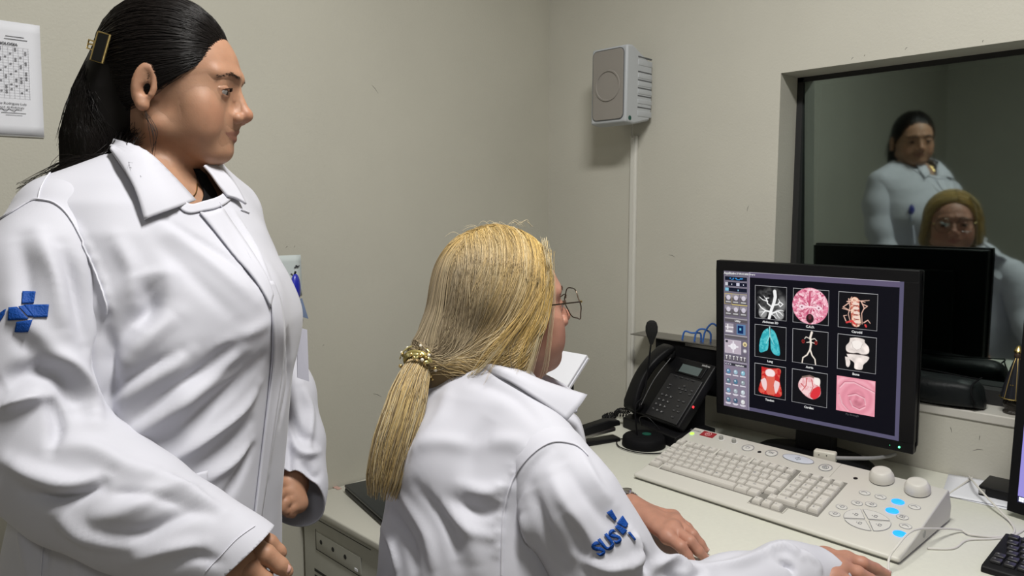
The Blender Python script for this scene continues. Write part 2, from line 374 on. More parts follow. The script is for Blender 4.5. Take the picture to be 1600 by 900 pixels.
# pie of four pad segments
pc = (.4700, .0790); R2 = .040
for q in range(4):
    a0 = R_(30+90*q+3); a1 = R_(30+90*(q+1)-3); pts = [(pc[0]+.0022*math.cos((a0+a1)/2)*2, pc[1]+.0018*math.sin((a0+a1)/2)*2)]
    for t in np.linspace(a0, a1, 14): pts.append((pc[0]+R2*math.cos(t), pc[1]+.030*math.sin(t)))
    mb = MB(); n = len(pts); mb.add([deck(*p, 0) for p in pts]+[deck(*p, .0012) for p in pts], [tuple(range(n, 2*n))]+[(i, (i+1) % n, n+(i+1) % n, n+i) for i in range(n)])
    mb.build('pad_button', M_BTN, kb)
    rg = MB(); rg.tube([deck(*p, .0009) for p in pts+[pts[0]]], .0006, 4); rg.build('button_ring', M_GREY, kb)
    gm = ((pts[0][0]+pts[7][0])/2+(pts[7][0]-pts[0][0])*.05, (pts[0][1]+pts[7][1])/2)
    glyph([(-1.2, 0), (-.8, 0)], gm[0], gm[1], .0042); glyph([(-.2, -.6), (-.2, .6), (1, .6), (1, -.6), (-.2, -.6)], gm[0], gm[1], .0042)
M_DIAL = mat('dial_cream', (.62, .60, .55), .4)
for (u, v) in ((.4437, .2143), (.5115, .2063)):
    mb = MB(deck(u, v, 0), KU, DV, DN); r = .0225
    mb.lathe([(0, .0), (r*.97, .0), (r*.98, .002)], 40); mb.build('dial_gap', M_BLACK, kb, smooth=True)
    mb = MB(deck(u, v, 0), KU, DV, DN); mb.lathe([(r, .002), (r, .008), (r*.98, .013), (r*.78, .0215), (r*.70, .0228), (r*.35, .0222), (0, .0222)], 40); mb.build('dial', M_DIAL, kb, smooth=True, sharp=60)
tx = MB(); text_on(tx, 'TOSHIBA', deck(.012, .2235, .0002), KU, DV, .0075); tx.build('maker_text', M_GREY, kb)
sm = kbm(); sm.lathe([(0, .0005), (.007, .0005), (.007, -.001)], 20, c=(W, .115, .02), axis=0); 
sm.build('side_badge', M_KN, kb)
rgl = MB(); rgl.tube([deck(.3555, .236, .0001), deck(.3555, .181, .0001)], .0005, 4); rgl.tube([deck(.262, .0245, .0005), deck(.336, .0245, .0005), deck(.336, .045, .0005)], .0012, 5); rgl.build('panel_seam', mat('seam', (.42, .40, .36), .6), kb)

# ------------------------------------------------------------ monitor
MC = np.array([1.672, .720, CAMZ-.318]); MU = np.array([0, -1., 0]); mt = R_(3.4)
MN = np.array([-math.cos(mt), 0, -math.sin(mt)]); MUP = np.array([-math.sin(mt), 0, math.cos(mt)])
mon = empty('monitor', (1.70, .72, DESKZ), 'black flat monitor showing nine medical scan pictures, behind the beige keyboard', 'monitor')
mw, mh = .465, .395; sw, sh = .4160, .3470; soff = -.0050; sov = -.001
def mm(): return MB(MC, MU, MUP, MN)
b = mm(); x0, x1, y0, y1 = soff-sw/2, soff+sw/2, sov-sh/2, sov+sh/2
b.box((-mw/2, y1, -.02), (mw/2, mh/2, 0)).box((-mw/2, -mh/2, -.02), (mw/2, y0, 0)).box((-mw/2, y0, -.02), (x0, y1, 0)).box((x1, y0, -.02), (mw/2, y1, 0))
b.build('bezel', M_BLACK, mon, bevel=.0015)
b = mm(); b.box((-mw/2+.004, -mh/2+.004, -.050), (mw/2-.004, mh/2-.004, -.006)); b.box((-.16, -.14, -.075), (.16, .14, -.05)); b.build('rear_shell', M_BLACK, mon, bevel=.004)
b = MB((1.735, .72, DESKZ)); b.lathe([(0, .0), (.105, 0), (.11, .006), (.10, .014), (.03, .02), (0, .02)], 40); 
b.v = [np.array([1.735+(p[0]-1.735)*.80, .72+(p[1]-.72)*1.25, p[2]]) for p in b.v]; b.build('stand_base', M_BLACK, mon, smooth=True)
b = MB((1.75, .72, DESKZ)); b.box((-.02, -.045, .01), (.012, .045, .26)); b.build('stand_neck', M_BLACK, mon, bevel=.004)
b = mm(); b.sphere((.205, -.187, .0005), .0022, 10, 6); b.build('power_light', mat('led_green2', (.1, .9, .4), .4, emit=(.1, 1, .35), estr=4), mon, label='green power light')
b = mm(); b.sphere((.186, -.187, .0005), .0009, 8, 6); b.build('status_light', mat('led_green3', (.1, .6, .3), .4, emit=(.1, .8, .3), estr=1), mon)

# ---- screen picture, painted as colours on a fine grid of the panel
SW, SH = 440, 352
img = np.zeros((SH, SW, 3)); img[:] = (.0025, .0025, .006)
YY, XX = np.mgrid[0:SH, 0:SW].astype(float)
def nz(seed, s, oct_=3):
    r = np.random.default_rng(seed); out = np.zeros((SH, SW)); a = 1
    for o in range(oct_):
        g = r.random((int(SH/s)+3, int(SW/s)+3)); y = YY/s; x = XX/s; yi = y.astype(int); xi = x.astype(int); fy = y-yi; fx = x-xi; fy = fy*fy*(3-2*fy); fx = fx*fx*(3-2*fx)
        out += a*((g[yi, xi]*(1-fx)+g[yi, xi+1]*fx)*(1-fy)+(g[yi+1, xi]*(1-fx)+g[yi+1, xi+1]*fx)*fy); a *= .5; s = s/2
    return out/1.75
def put(mask, col, a=1.):
    mk = np.clip(mask*a, 0, 1)[..., None]; img[:] = img*(1-mk)+np.array(col)*mk
def rect(x0, y0, x1, y1, col, a=1.): img[int(y0):int(y1), int(x0):int(x1)] = img[int(y0):int(y1), int(x0):int(x1)]*(1-a)+np.array(col)*a
def frame(x0, y0, x1, y1, col, t=1):
    rect(x0, y0, x1, y0+t, col); rect(x0, y1-t, x1, y1, col, .6); rect(x0, y0, x0+t, y1, col, .8); rect(x1-t, y0, x1, y1, col, .6)
def ell(cx, cy, rx, ry, soft=1.): return np.clip((1-np.sqrt(((XX-cx)/rx)**2+((YY-cy)/ry)**2))*min(rx, ry)/soft+.5, 0, 1)
def seg(pts, r, soft=1.):
    d = np.full((SH, SW), 1e9); pts = np.array(pts, float); rr = np.linspace(r[0], r[1], len(pts)) if hasattr(r, '__len__') else [r]*len(pts)
    for i in range(len(pts)-1):
        a, b_ = pts[i], pts[i+1]; ab = b_-a; t = np.clip(((XX-a[0])*ab[0]+(YY-a[1])*ab[1])/(ab@ab+1e-9), 0, 1)
        d = np.minimum(d, np.hypot(XX-a[0]-t*ab[0], YY-a[1]-t*ab[1])-(rr[i]*(1-t)+rr[i+1]*t))
    return np.clip(-d/soft+.5, 0, 1)
# left tool column
LP = 72
rect(0, 0, LP, SH, (.20, .17, .23)); rect(0, 0, LP, 232, (.13, .115, .155)); rect(LP-4, 0, LP, SH, (.15, .13, .19)); rect(LP, 0, SW, 13, (.10, .082, .145)); rect(LP, 0, SW, 1, (.6, .57, .68)); rect(SW-9, 0, SW, SH, (.085, .078, .135)); rect(LP, SH-9, SW, SH, (.085, .078, .135)); rect(LP, 1, LP+1, SH, (.5, .47, .55))
for y0 in (14, 28, 42): rect(3, y0, LP-6, y0+10, (.006, .008, .02)); frame(2, y0-1, LP-5, y0+11, (.25, .23, .28))
put((nz(3, 3, 1) > .33)*((YY > 16) & (YY < 22) & (XX > 16) & (XX < 56)), (.03, .25, .6), .9)
rect(4, 29, 12, 37, (.5, .5, .55)); rect(36, 29, 45, 37, (.5, .5, .6)); rect(4, 43, 14, 51, (.2, .45, .6)); rect(22, 32, 24, 35, (.7, .7, .8)); rect(55, 32, 57, 35, (.7, .7, .8)); rect(40, 46, 42, 50, (.3, .6, .8))
for j in range(2):
    for i in range(3):
        x0 = 3+i*21.5; y0 = 58+j*30; rect(x0, y0, x0+20, y0+26, (.10, .09, .10)); rect(x0, y0, x0+20, y0+9, (.24, .22, .25)); put(ell(x0+10, y0+9, 6, 6), (.62, .58, .66), .8); rect(x0+3, y0+19, x0+17, y0+22, (.6, .6, .6), .7)
frame(2, 57, 24, 85, (.55, .42, .10), 1); rect(24, 84, 67, 86, (.6, .48, .15)); rect(24, 57, 66, 58, (.5, .42, .2))
rect(3, 119, 67, 130, (.09, .08, .09)); rect(3, 119, 67, 122, (.3, .28, .3)); rect(3, 163, 67, 172, (.10, .09, .1)); rect(3, 163, 67, 165, (.4, .38, .4))
rect(4, 134, 28, 158, (.32, .29, .33)); rect(4, 142, 28, 145, (.65, .62, .65)); rect(6, 152, 25, 156, (.7, .68, .7)); rect(10, 136, 13, 150, (.75, .72, .75))
rect(37, 134, 62, 160, (.10, .20, .35)); rect(40, 137, 56, 157, (.004, .02, .09)); rect(45, 143, 50, 149, (.15, .5, .6))
rect(3, 176, 50, 211, (.42, .36, .42)); frame(3, 176, 50, 211, (.6, .55, .6)); put(ell(27, 192, 9, 8), (.75, .72, .76)); put(seg([(14, 192), (40, 192)], 2), (.72, .7, .74)); put(seg([(27, 180), (27, 206)], 2), (.68, .65, .7)); rect(5, 178, 12, 184, (.03, .03, .04))
put(ell(60, 183, 6, 6), (.65, .55, .30)); put(ell(60, 200, 5.5, 5.5), (.35, .33, .36)); put(ell(60, 184, 3, 3), (.25, .2, .1)); put(ell(60, 200, 3, 3), (.65, .65, .68))
for i in range(6): rect(4+i*10.5, 216, 12+i*10.5, 230, (.09, .08, .09)); rect(5+i*10.5, 217, 11+i*10.5, 219, (.7, .68, .7)); rect(7+i*10.5, 219, 9+i*10.5, 227, (.6, .58, .6))
rect(22, 236, 66, 243, (.03, .03, .04)); 
for i in range(3): rect(3+i*7, 236, 8+i*7, 243, (.05, .05, .07)); rect(5+i*7, 238, 7+i*7, 241, (.6, .6, .65))
rect(0, 232, LP-5, 233, (.5, .47, .52))
cols = [(.1, .25, .42), (.35, .5, .6), (.25, .5, .62), (.12, .2, .26), (.08, .2, .3), (.3, .35, .38), (.2, .35, .5), (.4, .45, .5), (.55, .6, .65), (.1, .2, .3), (.06, .12, .2), (.7, .7, .7)]
for j in range(4):
    for i in range(3):
        cx, cy = 13+i*21, 258+j*25; k = j*3+i; put(ell(cx, cy, 6.2, 6.6), tuple(.35*c for c in cols[k])); put(ell(cx, cy, 5.4, 5.8), cols[k], .8); put(ell(cx-1.5, cy-2, 2.2, 2.2), (.75, .8, .85), .7); rect(cx-8, cy+8.5, cx+8, cy+11, (.75, .72, .78), .75)
        if j in (2, 3): rect(cx-5, cy+11.5, cx+5, cy+13, (.75, .72, .78), .5)
# nine picture frames
FXs = [92, 192, 302]; FYs = [33, 130, 226]; FW_, FH_ = 82, 82
fr_ = [[(90, 27), (187, 31), (297, 34)], [(90, 124), (187, 127), (297, 131)], [(90, 221), (187, 223), (297, 226)]]
BX = {}
for j in range(3):
    for i in range(3):
        x0, y0 = (88, 188, 298)[i], (31, 128, 226)[j]; w_ = (84, 88, 88)[i]; h_ = 82; BX[(j, i)] = (x0, y0, w_, h_); rect(x0, y0, x0+w_, y0+h_, (.004, .004, .006)); frame(x0, y0, x0+w_, y0+h_, (.45, .45, .47))
def inb(j, i): x0, y0, w_, h_ = BX[(j, i)]; return ((XX > x0+1) & (XX < x0+w_-1) & (YY > y0+1) & (YY < y0+h_-1)).astype(float)
def bp(j, i, pts): x0, y0, w_, h_ = BX[(j, i)]; return [(x0+a*w_, y0+c*h_) for a, c in pts]
n1 = nz(11, 9); n2 = nz(12, 5); n3 = nz(13, 14)
# 0,0 renal vessels
x0, y0, w_, h_ = BX[(0, 0)]; k = inb(0, 0)
put(k*ell(x0+.5*w_, y0+.45*h_, .46*w_, .4*h_, 10)*np.clip(n1*1.6-.4, 0, 1), (.09, .09, .09))
put(ell(x0+.25*w_, y0+.80*h_, .13*w_, .17*h_, 3)*k, (.24, .24, .24)); put(ell(x0+.76*w_, y0+.82*h_, .15*w_, .16*h_, 3)*k, (.26, .26, .26)); put(ell(x0+.84*w_, y0+.5*h_, .12*w_, .2*h_, 6)*k, (.15, .15, .15))
for pl, r in (([(.62, .14), (.64, .3), (.6, .48), (.52, .7), (.45, .97)], (4.2, 3.4)), ([(.52, .6), (.40, .52), (.36, .36), (.44, .35)], (1.7, .8)), ([(.40, .45), (.25, .42), (.14, .34)], (1.4, .6)), ([(.36, .4), (.28, .3)], (1, .5)),
    ([(.50, .76), (.34, .74), (.20, .66), (.12, .56)], (2.2, .9)), ([(.34, .74), (.25, .83), (.2, .9)], (1.4, .6)), ([(.34, .74), (.28, .78), (.14, .8)], (1.2, .5)), ([(.6, .55), (.72, .52), (.78, .44), (.88, .5), (.8, .58), (.75, .52)], (1.6, 1)),
    ([(.55, .8), (.7, .72), (.8, .76), (.88, .84)], (2, .7)), ([(.66, .74), (.72, .86), (.78, .92)], (1.4, .6)), ([(.7, .72), (.82, .68), (.9, .7)], (1.3, .6)), ([(.78, .44), (.74, .36)], (1, .5)), ([(.5, .82), (.6, .86), (.68, .95)], (1.2, .6))):
    put(seg(bp(0, 0, pl), r)*k, (.80, .80, .80), .95)
# 0,1 skull base circle
x0, y0, w_, h_ = BX[(0, 1)]; cx, cy = x0+.48*w_, y0+.48*h_; c = ell(cx, cy, .50*w_, .52*h_)
put(c, (.66, .20, .30)); put(c*(n1 > .52), (.78, .42, .50), .8); put(c*(n2 > .58), (.42, .05, .12), .75); put(c*(nz(15, 4) > .62), (.88, .62, .68), .8)
for a in range(26):
    t = a/26*6.283; put(seg([(cx+8*math.cos(t), cy+6*math.sin(t)), (cx+30*math.cos(t+.3), cy+28*math.sin(t+.3)), (cx+41*math.cos(t+.1), cy+40*math.sin(t+.1))], (.9, .4))*c, (.35, .03, .09) if a % 2 else (.85, .6, .66), .6)
put(seg(bp(0, 1, [(.2, .52), (.5, .5), (.8, .52)]), 2.2)*c, (.88, .70, .74), .7); put(seg(bp(0, 1, [(.47, .08), (.46, .45)]), 2.6)*c, (.45, .05, .12), .9)
for sx in (.25, .72): put(ell(x0+sx*w_, y0+.52*h_, 7, 5.5, 2)*c, (.80, .60, .66)); put(ell(x0+sx*w_, y0+.52*h_, 2.2, 1.8), (.2, .03, .07))
put(ell(x0+.48*w_, y0+.84*h_, 9.5, 11), (.02, .008, .01)); put(ell(x0+.48*w_, y0+.80*h_, 4, 6), (.10, .02, .03))
# 0,2 neck vessels with vertebrae
k = inb(0, 2)
put(seg(bp(0, 2, [(.42, .24), (.43, .5), (.46, .82)]), 10)*k, (.48, .13, .09)); put(seg(bp(0, 2, [(.42, .24), (.43, .5), (.48, .82)]), 9.5)*(nz(21, 4) > .5)*k, (.78, .55, .42))
for q in range(5): put(ell(*bp(0, 2, [(.44+.012*q, .30+.125*q)])[0], 7, 3.4)*k, (.76, .58, .50)); put(ell(*bp(0, 2, [(.44+.012*q, .355+.125*q)])[0], 6, 1.3)*k, (.25, .05, .04))
for pl in ([(.26, .18), (.30, .4), (.26, .6), (.32, .84)], [(.58, .22), (.66, .4), (.60, .55), (.62, .84)], [(.22, .26), (.78, .18)], [(.26, .3), (.12, .42), (.26, .48)], [(.3, .5), (.1, .46)], [(.62, .3), (.74, .34), (.64, .44)], [(.2, .8), (.14, .66), (.22, .64)], [(.66, .8), (.76, .72), (.82, .8)], [(.3, .2), (.34, .12)], [(.5, .2), (.68, .24)]): put(seg(bp(0, 2, pl), (1.1, .6))*k, (.72, .45, .36))
put(seg(bp(0, 2, [(.22, .84), (.36, .78), (.44, .86)]), 2)*k, (.6, .05, .05)); put(seg(bp(0, 2, [(.7, .86), (.72, .9)]), 2)*k, (.6, .05, .05))
# 1,0 lungs
k = inb(1, 0)
def poly(pts, soft=1.2):
    pts = np.array(pts, float); ins = np.zeros((SH, SW), bool); n = len(pts); d = np.full((SH, SW), 1e9)
    for i in range(n):
        a, b_ = pts[i], pts[(i+1) % n]; cnd = ((a[1] > YY) != (b_[1] > YY)); xs = (b_[0]-a[0])*(YY-a[1])/(b_[1]-a[1]+1e-9)+a[0]; ins ^= cnd & (XX < xs)
        ab = b_-a; t = np.clip(((XX-a[0])*ab[0]+(YY-a[1])*ab[1])/(ab@ab+1e-9), 0, 1); d = np.minimum(d, np.hypot(XX-a[0]-t*ab[0], YY-a[1]-t*ab[1]))
    return np.clip(np.where(ins, d, -d)/soft+.5, 0, 1)
def spoly(j, i, pts): q = bp(j, i, pts); q = catmull(q+[q[0]], 6); return poly(q)
for s_ in (spoly(1, 0, [(.42, .08), (.28, .18), (.18, .42), (.14, .70), (.18, .84), (.34, .78), (.42, .70), (.45, .4), (.46, .2)]), spoly(1, 0, [(.52, .08), (.64, .18), (.74, .42), (.80, .72), (.78, .86), (.62, .84), (.52, .70), (.5, .4), (.5, .2)])):
    put(s_*k, (.03, .34, .40)); put(s_*k*(nz(31, 5) > .5), (.10, .52, .56), .7); put(s_*k*(nz(32, 3, 1) > .68), (.35, .72, .74), .6)
put(seg(bp(1, 0, [(.47, .04), (.48, .3), (.36, .55)]), (1.6, .6))*k, (.35, .7, .7), .8); put(seg(bp(1, 0, [(.48, .3), (.62, .56)]), (1.3, .5))*k, (.35, .7, .7), .7)
# 1,1 aorta
k = inb(1, 1)
for pl, r in (([(.54, .05), (.50, .2), (.52, .4), (.50, .55)], (2.6, 2)), ([(.50, .55), (.42, .72), (.30, .82), (.28, .98)], (1.7, 1.2)), ([(.50, .55), (.56, .72), (.64, .82), (.66, .98)], (1.7, 1.2)), ([(.5, .24), (.38, .20), (.34, .26)], (1, .6)), ([(.52, .26), (.62, .22), (.68, .28)], (1, .6)), ([(.51, .33), (.40, .36)], (1, .6)), ([(.52, .34), (.64, .36)], (1, .6))): put(seg(bp(1, 1, pl), r)*k, (.78, .70, .62))
for cxx in (.30, .66): put(ell(*bp(1, 1, [(cxx, .34)])[0], 3.6, 4.6)*k, (.28, .02, .02)); put(ell(*bp(1, 1, [(cxx, .34)])[0], 2, 3)*k, (.06, .005, .005))
# 1,2 knee bones
k = inb(1, 2); bone = (.72, .64, .60)
fem = spoly(1, 2, [(.32, .08), (.30, .2), (.22, .32), (.24, .46), (.38, .50), (.52, .47), (.66, .50), (.80, .44), (.80, .28), (.70, .16), (.68, .08), (.5, .05)]); tib = spoly(1, 2, [(.24, .54), (.5, .52), (.80, .54), (.78, .66), (.68, .78), (.64, .92), (.46, .92), (.44, .76), (.30, .66)]); fib = spoly(1, 2, [(.20, .62), (.30, .64), (.34, .78), (.30, .90), (.24, .88), (.22, .76)])
for s_ in (fem, tib, fib): put(s_*k, tuple(.55*q for q in bone)); 
sh = np.clip(.55+n3*.9, 0, 1.2)
for s_ in (fem, tib, fib): 
    mk = (np.clip(s_*2-1, 0, 1)*k)[..., None]; img[:] = img*(1-mk)+mk*np.array(bone)*sh[..., None]
put(ell(*bp(1, 2, [(.5, .26)])[0], 13, 11, 2)*k, (.80, .74, .70)); put(seg(bp(1, 2, [(.36, .20), (.40, .34), (.5, .40), (.60, .34), (.64, .22)]), .8)*k, (.40, .34, .32), .7); put(seg(bp(1, 2, [(.26, .50), (.5, .51), (.78, .50)]), 1.1)*k, (.06, .04, .04), .8)
# 2,0 knee muscle
k = inb(2, 0); put(spoly(2, 0, [(.22, .08), (.48, .10), (.82, .08), (.80, .4), (.86, .88), (.5, .92), (.14, .86), (.22, .45)])*k, (.50, .02, .02)); put(spoly(2, 0, [(.22, .08), (.48, .10), (.82, .08), (.80, .4), (.86, .88), (.5, .92), (.14, .86), (.22, .45)])*k*(nz(41, 7) > .55), (.68, .12, .08), .7)
put(ell(*bp(2, 0, [(.50, .24)])[0], 13, 10, 2)*k, (.80, .66, .66)); put(spoly(2, 0, [(.36, .36), (.64, .36), (.60, .62), (.66, .86), (.4, .88), (.40, .6)])*k, (.62, .12, .08)); 
for s_ in ([(.20, .50), (.34, .42), (.40, .6), (.36, .8), (.26, .7)], [(.66, .44), (.80, .5), (.76, .7), (.68, .84), (.62, .6)]): put(spoly(2, 0, s_)*k, (.76, .60, .60), .9)
# 2,1 heart
k = inb(2, 1); hs = spoly(2, 1, [(.26, .24), (.48, .16), (.72, .20), (.80, .44), (.80, .66), (.62, .80), (.42, .76), (.22, .58), (.18, .42)])
put(hs*k, (.72, .38, .40)); put(hs*k*(nz(51, 8) > .5), (.80, .60, .60), .75); put(spoly(2, 1, [(.60, .50), (.78, .40), (.80, .64), (.64, .80), (.52, .72)])*k, (.62, .03, .04)); 
for pl in ([(.42, .22), (.40, .44), (.30, .6)], [(.56, .24), (.60, .44), (.52, .66)], [(.68, .24), (.72, .42)], [(.26, .4), (.36, .5)]): put(seg(bp(2, 1, pl), (1.4, .8))*k, (.50, .08, .08))
put(seg(bp(2, 1, [(.3, .2), (.5, .13), (.68, .18)]), 2)*k, (.18, .12, .10)); put(spoly(2, 1, [(.62, .16), (.78, .18), (.78, .36), (.64, .34)])*k, (.80, .72, .68))
# 2,2 inside of a pink tube
x0, y0, w_, h_ = BX[(2, 2)]; k = inb(2, 2); img[int(y0):int(y0+h_), int(x0):int(x0+w_)] = (.70, .27, .34)
rr = np.hypot((XX-x0-.52*w_)/w_, (YY-y0-.58*h_)/h_*1.05); th = np.arctan2(YY-y0-.58*h_, XX-x0-.52*w_)
shd = .5+.5*np.sin(rr*34+1.2*np.sin(th*2+1)+1.5*n3)
put(k*np.clip(1.15-rr*2.1, 0, 1)*shd, (.46, .14, .19), .55); put(k*np.clip(rr*2.2-.75, 0, 1)*(1-shd), (.86, .50, .56), .8); put(k*ell(x0+.55*w_, y0+.70*h_, 10, 6, 6), (.30, .07, .10), .5)
for pl in ([(.08, .3), (.2, .14), (.45, .10), (.98, .30)], [(.06, .5), (.14, .75), (.3, .92)], [(.3, .5), (.5, .42), (.72, .5), (.75, .66)], [(.35, .62), (.42, .78), (.6, .84), (.74, .74)]): put(seg(bp(2, 2, pl), 1.0, 2)*k, (.33, .08, .12), .7); put(seg([(a+1, c+2.5) for a, c in bp(2, 2, pl)], 1.0, 2)*k, (.88, .62, .66), .6)
img = np.clip(img, 0, 1)
gx_ = np.linspace(x0*0+soff-sw/2, soff+sw/2, SW+1); gy_ = np.linspace(sov+sh/2 if False else sov+.3470/2, sov-.3470/2, SH+1)
GX, GY = np.meshgrid(gx_, gy_); Vs = MC+GX.reshape(-1, 1)*MU+GY.reshape(-1, 1)*MUP+MN*(-.002)
idx = np.arange((SW+1)*(SH+1)).reshape(SH+1, SW+1); F = np.stack([idx[:-1, :-1], idx[1:, :-1], idx[1:, 1:], idx[:-1, 1:]], -1).reshape(-1, 4)
m = bpy.data.materials.new('screen_picture'); m.use_nodes = True; N, L = nodes(m); bs = N['Principled BSDF']; bs.inputs['Base Color'].default_value = (.002, .002, .002, 1); bs.inputs['Roughness'].default_value = .6; bs.inputs['Specular IOR Level'].default_value = .1
at = N.new('ShaderNodeAttribute'); at.attribute_name = 'picture'; L.new(at.outputs['Color'], bs.inputs['Emission Color']); bs.inputs['Emission Strength'].default_value = 1.15
scr = fast_mesh('screen', Vs, F, m, mon, smooth=False); scr['label'] = 'lit screen with nine scan pictures and a purple tool column'
ca = scr.data.color_attributes.new('picture', 'FLOAT_COLOR', 'CORNER'); cc = np.ones((SH*SW, 4, 4), np.float32); cc[:, :, :3] = img.reshape(-1, 1, 3); ca.data.foreach_set('color', cc.ravel())
M_TXT = mat('screen_text', (0, 0, 0), .5, emit=(1, 1, 1), estr=.65)
tx = MB()
def scr_text(s, px, py, size, bold=.0003): text_on(tx, s, MC+MU*(soff-sw/2+px/SW*sw)+MUP*(sov+.3470/2-py/SH*.3470)-MN*.002, MU, MUP, size, bold, lift=.0005)
for (j, i), s in {(0, 0): 'Abdomen 3D', (0, 1): 'C.A.D.', (0, 2): 'Carotid', (1, 0): 'Lung', (1, 1): 'Aorta', (1, 2): 'Bone', (2, 0): 'Tendon', (2, 1): 'Cardiac'}.items():
    x0, y0, w_, h_ = BX[(j, i)]; scr_text(s, x0+w_/2, y0+h_+7, .0072)
scr_text('Aquilion', 15, 6, .008); scr_text('Oct 27 09:10 2022', 48, 6, .0055); scr_text('Utility', 40, 126, .0062); scr_text('Application', 46, 240, .005); scr_text('Viewer', 80, 6, .0055)
tx.build('screen_text', M_TXT, scr)
tx = MB(); x0, y0, w_, h_ = BX[(2, 2)]; scr_text('Fly through', x0+w_/2-6, y0+h_+5, .0062, 0); tx.build('screen_text', mat('screen_text_dim', (0, 0, 0), .5, emit=(.2, .2, .22), estr=.5), scr)
# ------------------------------------------------------------ measured places on known planes
def onZ(x, y, z): d = ray(x, y); return CAMP+d*((z-CAMZ)/d[2])
def onX(x, y, X): d = ray(x, y); return CAMP+d*(X/d[0])
def onY(x, y, Y): d = ray(x, y); return CAMP+d*(Y/d[1])
# ---- loudspeaker on the right wall
sx0, sx1, sy0, sy1, sz0, sz1 = 1.705, XR-.012, 1.272, 1.398, 1.60, 1.812
spk = empty('wall_speaker', (XR, 1.33, 1.6), 'small grey loudspeaker with round grille mounted high on the right wall', 'speaker')
b = MB(); b.prism([(sx0, sz0), (sx0+.004, sz1), (sx0+.03, sz1+.003), (sx1-.01, sz1-.035), (sx1, sz1-.05), (sx1, sz0+.045), (sx1-.01, sz0+.012), (sx0+.04, sz0-.004)], sy0, sy1, axis=1); b.build('case', M_SPK, spk, bevel=.006)
for z0, z1 in ((1.786, 1.765), (1.745, 1.7435), (1.722, 1.7205), (1.700, 1.6985), (1.678, 1.6765), (1.646, 1.6445)):
    b = MB(); b.box((sx0+.055, sy0-.0005, min(z0, z1)-.0009+(.019 if z0 > 1.78 else 0)), (sx1-.004, sy0+.004, max(z0, z0)+.0009)); b.build('vent_slot', mat('slot_dark', (.10, .105, .11), .7), spk)
b = MB(); 
for i, zc in enumerate((1.770, 1.733, 1.711, 1.689, 1.662, 1.628)): b.box((sx0+.055, sy0-.0012, zc-(.0085 if i in (0, 5) else .007)), (sx1-.002, sy0+.003, zc+(.0085 if i in (0, 5) else .007)), .002)
b.build('side_ribs', M_SPK, spk, smooth=True)
def rrect(cx, cy, hx, hy, r, n=6):
    out = []
    for qx, qy, a in ((1, 1, 0), (-1, 1, 90), (-1, -1, 180), (1, -1, 270)):
        for k in range(n+1): t = R_(a+90*k/n); out.append((cx+qx*(hx-r)+r*math.cos(t), cy+qy*(hy-r)+r*math.sin(t)))
    return out
b = MB(); b.prism(rrect(1.335, 1.707, .0535, .0965, .014), sx0-.0025, sx0+.006, axis=0); b.build('grille', M_GRILL, spk, bevel=.001)
b = MB((sx0-.003, 1.335, 1.705), (0, 1, 0), (0, 0, 1), (-1, 0, 0)); b.lathe([(.0445, 0), (.0430, .0022), (.0395, .0022), (.038, 0)], 48); b.build('grille_ring', M_GRILL, spk, smooth=True)
b = MB(); b.tube([(sx0-.0005, y_, z_) for y_, z_ in rrect(1.335, 1.707, .0548, .0978, .015)], .0011, 6, closed=True); b.build('grille_gap', mat('slot_dark', (0, 0, 0)), spk)
b = MB((sx0+.019, sy0, 1.612), (1, 0, 0), (0, 0, 1), (0, -1, 0)); b.lathe([(0, .0012), (.0062, .0012), (.0066, 0)], 24); b.build('round_badge', mat('badge_green', (.005, .07, .05), .4), spk)
b = MB(); b.box((XR-.03, 1.31, 1.66), (XR, 1.36, 1.76)); b.build('wall_bracket', M_BLACK, spk)
b = MB(); b.tube([(1.80, 1.32, 1.61), (1.815, 1.33, 1.585), (1.825, 1.335, 1.57)], .003, 6); b.build('wire', mat('wire_grey', (.35, .34, .31), .5), spk)
# cable duct
b = MB(); b.box((XR-.011, 1.326, .05), (XR, 1.348, 1.575), .002); duct = b.build('cable_duct', mat('duct_white', (.62, .61, .56), .45), None, smooth=True)
tag(duct, 'narrow cream cable duct running down the wall below the loudspeaker', 'cable duct')
b = MB(); b.box((XR-.0135, 1.332, .05), (XR-.0108, 1.343, 1.575)); b.build('duct_lid', mat('duct_white', (0, 0, 0)), duct)
# ---- papers on the back wall
pr = .383; ph0, ph1 = CAMZ+.143, CAMZ+.356; pl = pr-.297
def sheet(o, X, Y, w_, h_, n, bend, m, name, parent=None, th=.0006):
    vs = []; fs = []; Nn = np.cross(X, Y)
    for j in range(n+1):
        for i in range(n+1): vs.append(np.array(o)+np.array(X)*w_*i/n+np.array(Y)*h_*j/n+Nn*bend(i/n, j/n))
    k = n+1
    for j in range(n):
        for i in range(n): fs.append((j*k+i, j*k+i+1, (j+1)*k+i+1, (j+1)*k+i))
    o_ = from_py(name, vs, fs, m, parent, True); md = o_.modifiers.new('thickness', 'SOLIDIFY'); md.thickness = th; md.offset = 0; return o_
sch = sheet((pl, YB-.0012, ph0), (1, 0, 0.012), (.02, 0, 1), .297, .210, 12, lambda u, v: .0006+.005*max(0, u-.8)*max(0, .5-abs(v-.1)), M_WHITEP, 'schedule_sheet')
tag(sch, 'white printed work schedule sheet taped to the wall behind the standing woman', 'paper')
X_ = np.array([1, 0, .012]); Y_ = np.array([.02, 0, 1]); 
b = MB(); so = np.array([pl, YB-.0035, ph0])
def sp(u, v): return so+X_*u+Y_*v
def bar(mb, u0, v0, u1, v1): mb.add([sp(u0, v0), sp(u1, v0), sp(u1, v1), sp(u0, v1)], [(0, 1, 2, 3)])
for i in range(34): uu = .005+i*.0082; bar(b, uu, .068, uu+.0004, .163)
for j in range(20): vv = .068+j*.005; bar(b, .005, vv, .277, vv+.00035)
